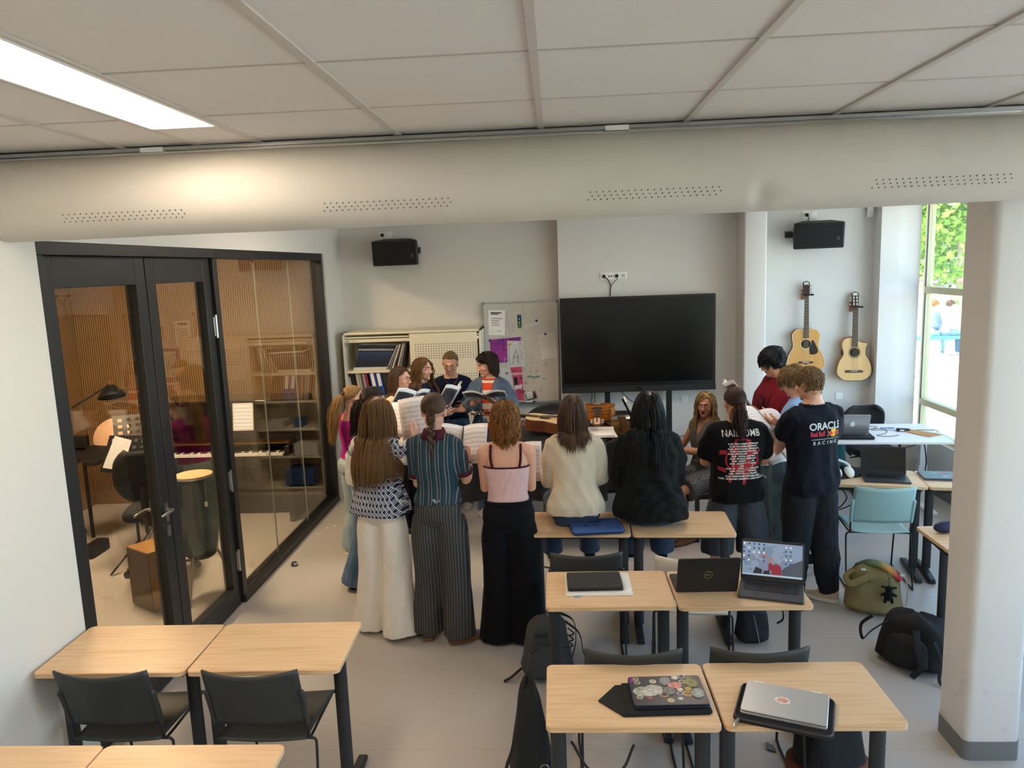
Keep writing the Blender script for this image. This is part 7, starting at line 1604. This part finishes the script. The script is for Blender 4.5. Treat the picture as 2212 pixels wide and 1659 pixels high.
# 11 black jacket, seated
p = Person('person in a loose black jacket sitting on a desk, long black hair', .61, 5.02, -4, 0, seat=(.76, 1.0), head=(3, 12, 0), lean=.12, build=1.0)
p.arm(-1, (.48, 5.32, 1.00), hint=(-.4, -.6, -1), d=(.5, .8, -.1), n=(0, 0, -1)); p.arm(1, (.74, 5.32, 1.00), hint=(.4, -.6, -1), d=(-.5, .8, -.1), n=(0, 0, -1)); seated(p); p.body()
p.shirt('jacket', cloth('black_jacket', '121413', .15), hem=.825, ease=.044, sleeve=1.9, sw=1.8, z1=1.42, flare=.05, amp=.022, k=12)
p.trousers('jeans', d_dark, waist=.98, rad=((0, .09), (.2, .095), (.5, .085), (1, .09)), amp=.004); p.shoes(cloth('shoe_black', ''), s_white)
p.hair('hair', h_black, 'long', N=1600, L=.52, seed=21, K=18, vol=1.05, part=.0)
# 12 seated woman with glasses, grey dress
p = Person('seated person with curly blond hair and glasses in a grey dress, arms on piano keys', 1.36, 6.88, 122, 0, seat=(.46, .97), head=(34, 2, -4), voxel=.0042, skin='c98f70', lean=.05); p.mouth = .006
p.arm(-1, (1.02, 6.72, .83), hint=(-.6, -.2, -1), d=(.1, 1, -.1), n=(0, 0, -1), curl=.4); p.arm(1, (.98, 7.02, .83), hint=(.6, -.2, -1), d=(-.2, 1, -.1), n=(0, 0, -1), curl=.4)
for q in (-1, 1): p.leg(q, V(q * .11, .42, .48), V(q * .12, .34, .09))
p.body().face('6b4a2a', .18, (-.1, 0), ('33202e', 'oval'), mouth_open=True)
hs = NB('herringbone_grey', .9); hsx = hs.f('FRACT', hs.f('MULTIPLY', hs.f('ADD', hs.x, hs.f('MULTIPLY', hs.f('ABSOLUTE', hs.f('SUBTRACT', hs.f('FRACT', hs.f('MULTIPLY', hs.z, 55.)), .5)), .02)), 110.)); m_dress = hs.out(hs.mix(hs.f('LESS_THAN', hsx, .42), '6f6d6b', '3c3b3c'))
o = p.shirt('dress', m_dress, hem=.84, ease=.012, sleeve=.16, sw=1.2, z1=1.385, amp=.006)
p.carve(o, lambda c: c.y > .02 and abs(c.x) < .006 + max(0, (c.z - p.tp(V(0, 0, 1.25)).z)) * .30 and c.z > p.tp(V(0, 0, 1.25)).z)
p.trousers('skirt', m_dress, waist=1.02, rad=((0, .10), (.2, .115), (.6, .115)), cut=.43, amp=.004, ease=.012); p.shoes(cloth('sandal', '6b4a36'), s_gum)
p.hair('hair', h_curl, 'curly', N=1200, L=.36, seed=24, amp=.011, freq=26., K=20, vol=1.05, part=-.02, back=.25, clump=(80, .7))
MB().tube([p.H @ V(*a) for a in spline([(-.05, .062, .092), (.0, .045, .118), (.05, .0, .112), (.082, -.03, .05)], 5)], [(.007, .003)] * 16, 8).obj('hair_band', M('hair_band_gold', 'c9b27a', .4, .3), p.r)
# 13 black tour shirt
p = Person('person in a black T-shirt with red emblem, dark ponytail and grey shorts', 1.285, 5.44, 4, 1.622, sex='m', head=(0, 14, 0), lean=.03, build=1.05, skin='cf9d80')
p.arm(-1, (1.14, 5.74, 1.06), hint=(-.45, -.6, -1), d=(.4, .8, .4), n=(.6, 0, .8)); p.arm(1, (1.42, 5.74, 1.06), hint=(.45, -.6, -1), d=(-.4, .8, .4), n=(-.6, 0, .8)); p.leg(-1, V(-.13, .02, .47), V(-.15, -.01, .085)); p.leg(1, V(.13, .02, .47), V(.15, -.01, .085)); p.body()
o = p.shirt('tour_shirt', cloth('black_cotton', '0c0c0f', .12), hem=.80, ease=.024, sleeve=.78, sw=1.62, z1=1.405, flare=.012, amp=.008, k=14)
m_prw = M('print_white', 'd9d3c8', .8); m_prr = M('print_red', '9e1626', .8); K = p.k
Z = lambda z: z / .945 * K
red = [([(-.075, .14), (-.05, .17), (-.048, .05), (-.075, -.10), (-.10, -.21), (-.125, -.205), (-.10, -.12), (-.085, .0)], 0), ([(.035, .165), (.075, .165), (.08, .05), (.06, -.10), (.02, -.23), (-.005, -.225), (.02, -.1), (.04, .05)], 0),
       ([(-.185, .075), (-.14, .075), (.12, .055), (.165, .085), (.155, .055), (.12, .03), (-.14, .04), (-.19, .03)], 0), ([(-.20, -.075), (-.15, -.085), (.1, -.05), (.17, -.01), (.14, -.045), (.08, -.085), (-.14, -.125), (-.19, -.11)], 0), ([(-.08, -.045), (.16, -.045), (.16, -.07), (-.08, -.075)], 0)]
ring = [(.145 * cos(t), .125 * sin(t) - .01) for t in np.linspace(0, 6.283, 41)[:-1]]
em = MB(); [em.add([V(a, b, 0) for a, b in r], [list(range(len(r)))]) for r, _ in red]
for i in range(40):
    a, b = ring[i], ring[(i + 1) % 40]; em.add([V(a[0], a[1], 0), V(b[0], b[1], 0), V(b[0] * .9, b[1] * .9, 0), V(a[0] * .9, a[1] * .9, 0)], [[0, 1, 2, 3]])
p.decal('red_emblem', m_prr, [Vector(v) for v in em.v], em.f, .005, Z(1.09), o, p.shirtme, .82, sub=2, off=.003)
def put(nm, mat, text, size, x, z, bold=0., sx=1., rz=0., off=.0036, space=1., par=None):
    vs_, fs_ = textmesh(text, size, bold, sx=sx, space=space); p.decal(nm, mat, vs_, fs_, x, z, par or o, p.shirtme, rz=rz, off=off)
put('lettering', m_prw, 'NAILBOMB', .064, .0, Z(1.265), .0008, .82, space=1.06)
put('lettering', m_prr, 'EUROPE 2025', .016, .0, Z(1.225), .0006)
for k, t in enumerate(('31.07 - BAD DÜBEN, GERMANY', '01.08 - WACKEN, GERMANY', '02.08 - DORTMUND, GERMANY', '03.08 - WARSAW, POLAND', '04.08 - BRATISLAVA, SLOVAKIA', '05.08 - VIENNA, AUSTRIA', '06.08 - MUNICH, GERMANY', '08.08 - DERBYSHIRE, UK', '09.08 - KORTRIJK, BELGIUM', '11.08 - CERVIA, ITALY', '12.08 - MARTIGNY, SWITZERLAND', '13.08 - TOULOUSE, FRANCE', '14.08 - SAINT-NOLFF, FRANCE', '15.08 - EINDHOVEN, NETHERLANDS', '16.08 - MORAVSKY KRUMLOV, CZECH REPUBLIC')):
    put('tour_date', m_prw, t, .0155, .012, Z(1.195 - .0178 * k), .0007)
so = p.trousers('shorts', cloth('grey_shorts', '3f4248', .12), waist=.98, rad=((0, .088), (.15, .112), (.3, .12), (.6, .125)), cut=.58, amp=.008, ease=.012)
p.shoes(cloth('shoe_white', ''), s_white)
p.hair('hair', h_red, 'pony', N=1200, tie=(0, -.105, -.045), tail=(.25, .019), seed=27, amp=.006, freq=8, low=-.6)
MB().tube([p.H @ V(.02 * cos(t), -.112, -.052 + .016 * sin(t)) for t in np.linspace(0, 6.28, 13)[:-1]], .005, 6, loop=True, cap=False).obj('hair_tie', m_blackp, p.r)
booklet('songbook hidden in front of the person in the black tour T-shirt', (1.40, 5.86, 1.02), (0, -.8, .6), (0, .6, .8), .3, .3)
# 14 red T-shirt
p = Person('person in a dark red T-shirt seen in profile, thick black hair, blue jeans', 1.92, 6.60, 98, 1.785, sex='m', head=(10, 22, 0), skin='c9926c', lean=.05, voxel=.0045)
p.arm(-1, (1.60, 6.42, 1.22), hint=(-.3, -.5, -1), d=(.1, 1, .2), n=(.5, 0, .8)); p.arm(1, (1.62, 6.72, 1.22), hint=(.4, -.5, -1), d=(-.2, 1, .2), n=(-.5, 0, .8)); p.body().face('0d0b0b', .75, (0, -.5), ('3a3a3e', 'round'))
o = p.shirt('red_shirt', cloth('crimson', '6d1020', .1), hem=.78, ease=.034, sleeve=.86, sw=1.9, z1=1.41, flare=.015, amp=.010, k=12)
p.decal('print', cloth('dark_wine', '2f0a12'), *textmesh('VIR', .15, .004, sx=.75), 0, 1.20 * p.k, o, p.shirtme, back=False)
p.trousers('jeans', d_teal, waist=.98, rad=((0, .086), (.15, .105), (.5, .10), (1, .105)), end=.03, amp=.012); p.shoes(cloth('shoe_grey', '5b5e60'), s_white)
p.hair('hair', h_black, 'short', N=2000, L=.10, seed=31, fringe=.35, up=.4, amp=.005, freq=7, vol=1.06, r=.0032, K=9, low=-.9, clump=(120, .5), hug=.12)
booklet('dark-covered songbook held high by the person in the red T-shirt', (1.50, 6.52, 1.33), (.85, .05, .55), (-.6, .1, .8), .25, .3)
# 15 navy sports shirt
p = Person('person in a navy sports T-shirt with team lettering on the back, short fair hair', 1.81, 5.40, 22, 1.765, sex='m', head=(14, 14, 0), skin='d6a384', build=1.0, lean=.02)
p.arm(-1, (1.66, 5.74, 1.04), hint=(-.8, -.5, -1), d=(.2, 1, .3), n=(.5, 0, .8)); p.arm(1, (1.86, 5.80, 1.04), hint=(.9, -.5, -1), d=(-.5, .8, .3), n=(-.7, 0, .7))
p.leg(1, V(.10, -.02, .48), V(.12, -.06, .085), .55); p.leg(-1, V(-.10, .03, .47), V(-.11, .03, .085), .1); p.body()
o = p.shirt('team_shirt', cloth('navy_jersey', '10131f', .12), hem=.79, ease=.020, sleeve=.74, sw=1.6, z1=1.408, flare=.012, amp=.009, k=13); p.neckband('neck_ribbing', cloth('navy_jersey', ''), 1.408, .007, .012, o)
m_prg = M('print_grey', 'c9cccb', .7); Z = lambda z: z
put('lettering', m_prg, 'ORACLE', .070, .005, 1.335, .0016, 1.0); put('lettering', M('print_scarlet', 'c0263c', .7), 'Red Bull', .047, -.062, 1.283, .0014, .72)
m_sun = M('emblem_yellow', 'f0b818', .7); m_ob = M('emblem_orange', 'b8371c', .7); m_ho = M('emblem_horn', 'd98a3c', .7)
sunp = [V(.030 * cos(t), .030 * sin(t) * .95, 0) for t in np.linspace(0, 6.283, 25)[:-1]]; p.decal('emblem_sun', m_sun, sunp, [list(range(24))], .070, 1.285, o, p.shirtme, sub=1, off=.003)
for sg in (-1, 1):
    bull = [V(sg * a, b, 0) for a, b in ((.006, -.012), (.012, .006), (.024, .018), (.040, .010), (.048, .004), (.046, -.010), (.034, -.008), (.028, -.016), (.020, -.008), (.014, -.018))]
    p.decal('emblem_bull', m_ob, bull, [list(range(10))], .070, 1.283, o, p.shirtme, off=.0042)
    for q in (((.044, .004), (.050, .022), (.054, .020), (.050, .002)), ((.040, -.008), (.056, -.022), (.060, -.018), (.046, -.004)), ((.026, -.014), (.022, -.024), (.027, -.024), (.031, -.012))): p.decal('emblem_limb', m_ho, [V(sg * a, b, 0) for a, b in q], [[0, 1, 2, 3]], .070, 1.283, o, p.shirtme, off=.0046)
p.decal('rule_line', m_prg, [V(-.115, -.0016, 0), V(.115, -.0016, 0), V(.115, .0016, 0), V(-.115, .0016, 0)], [[0, 1, 2, 3]], .005, 1.245, o, p.shirtme, sub=3, off=.003)
put('lettering', m_prg, 'RACING', .036, .005, 1.218, .0004, 1.0, space=1.75)
p.trousers('sweatpants', cloth('charcoal_sweat', '1f2126', .12), waist=.98, rad=((0, .086), (.12, .105), (.35, .10), (.7, .088), (.9, .078), (1, .06)), end=.075, amp=.012, ease=.010); p.shoes(cloth('shoe_beige', 'b9ab98'), s_white)
p.hair('hair', h_ash, 'short', N=2200, L=.055, seed=33, fringe=.4, up=.0, amp=.001, freq=4, vol=1.0, r=.0026, K=8, low=-.86, clump=(120, .4), hug=.34)
booklet('songbook with staves held low by the person in the navy sports T-shirt', (1.68, 5.84, 1.06), (.35, -.6, .75), (-.55, .7, .6), .15, .15)
# 16 behind, blue T-shirt
p = Person('person in a light blue T-shirt and shorts mostly hidden behind the navy sports T-shirt', 1.92, 5.98, 58, 1.70, sex='m', head=(12, 24, 0), skin='d6a384', lean=.06)
p.arm(-1, (1.74, 5.92, 1.20), hint=(-.5, -.5, -1), d=(.1, 1, .3), n=(.6, 0, .6), curl=.5); p.arm(1, (1.74, 6.16, 1.20), hint=(.6, -.5, -1), d=(-.1, 1, .3), n=(-.6, 0, .6)); p.body().face('5b4428', .7)
p.shirt('blue_shirt', cloth('sky_blue', '7fa6cf', .06), hem=.80, ease=.024, sleeve=.7, sw=1.6, amp=.008); p.trousers('shorts', cloth('black_shorts', '17181c'), rad=((0, .088), (.15, .11), (.6, .115)), cut=.52, waist=.98, ease=.012)
p.shoes(cloth('shoe_black', ''), s_white); p.hair('hair', h_ash, 'short', N=1800, L=.11, seed=36, fringe=.5, up=.3, amp=.006, freq=7, vol=1.05, r=.003, K=8, low=-.8, clump=(110, .5), hug=.15)
S, E_, w_ = p.arms[-1][:3]; MB().tube([E_.lerp(w_, .86), E_.lerp(w_, .97)], .034 * p.k, 14).obj('wristwatch', m_blackp, p.r, bev=.004)
booklet('broad songbook with staves held across by the person in the light blue T-shirt', (1.65, 5.98, 1.22), (.40, -.35, .85), (-.4, .9, .45), .1, .1)
# students on the bench outside
for x_, sh_, hr_, lb, bag in ((9.45, 'dfe3e6', h_brown, 'person in a white T-shirt with a dark backpack on the bench outside the window', 1), (9.15, 'e8e4e0', h_auburn, 'person in pale clothes on the bench outside, behind the one with the backpack', 0)):
    p = Person(lb, x_, 19.0 + .15 * (1 - bag), -88, 0, seat=(.50, .98), floor=-.05, voxel=.012, head=(0, 14, 0), lean=.16, group=None)
    for q in (-1, 1): p.leg(q, V(q * .1, .40, .54), V(q * .1, .42, .10)); p.arm(q, V(q * .08, .28, .98), world=False, d=(0, .5, .8), n=(0, -1, 0))
    p.body(); p.shirt('top', cloth('outside' + sh_, sh_), sleeve=.7, voxel=.014, amp=.006); p.trousers('jeans', d_mid if bag else d_pale, waist=.98, rad=((0, .085), (.4, .08), (1, .08)), voxel=.014, amp=0); p.shoes(cloth('shoe_white', ''), s_white)
    p.hair('hair', hr_, 'short', N=500, L=.08, K=6, r=.005, seed=50 + bag)
    if bag:
        bp_ = thing('backpack', 'dark blue backpack worn by the person on the bench outside', 'backpack', (x_ - .22, 19.0, .62), 0); softbox(.20, .30, .42, 3, .8, .01).obj('bag_body', cloth('bag_slate', '4d5f78'), bp_, smooth=180)
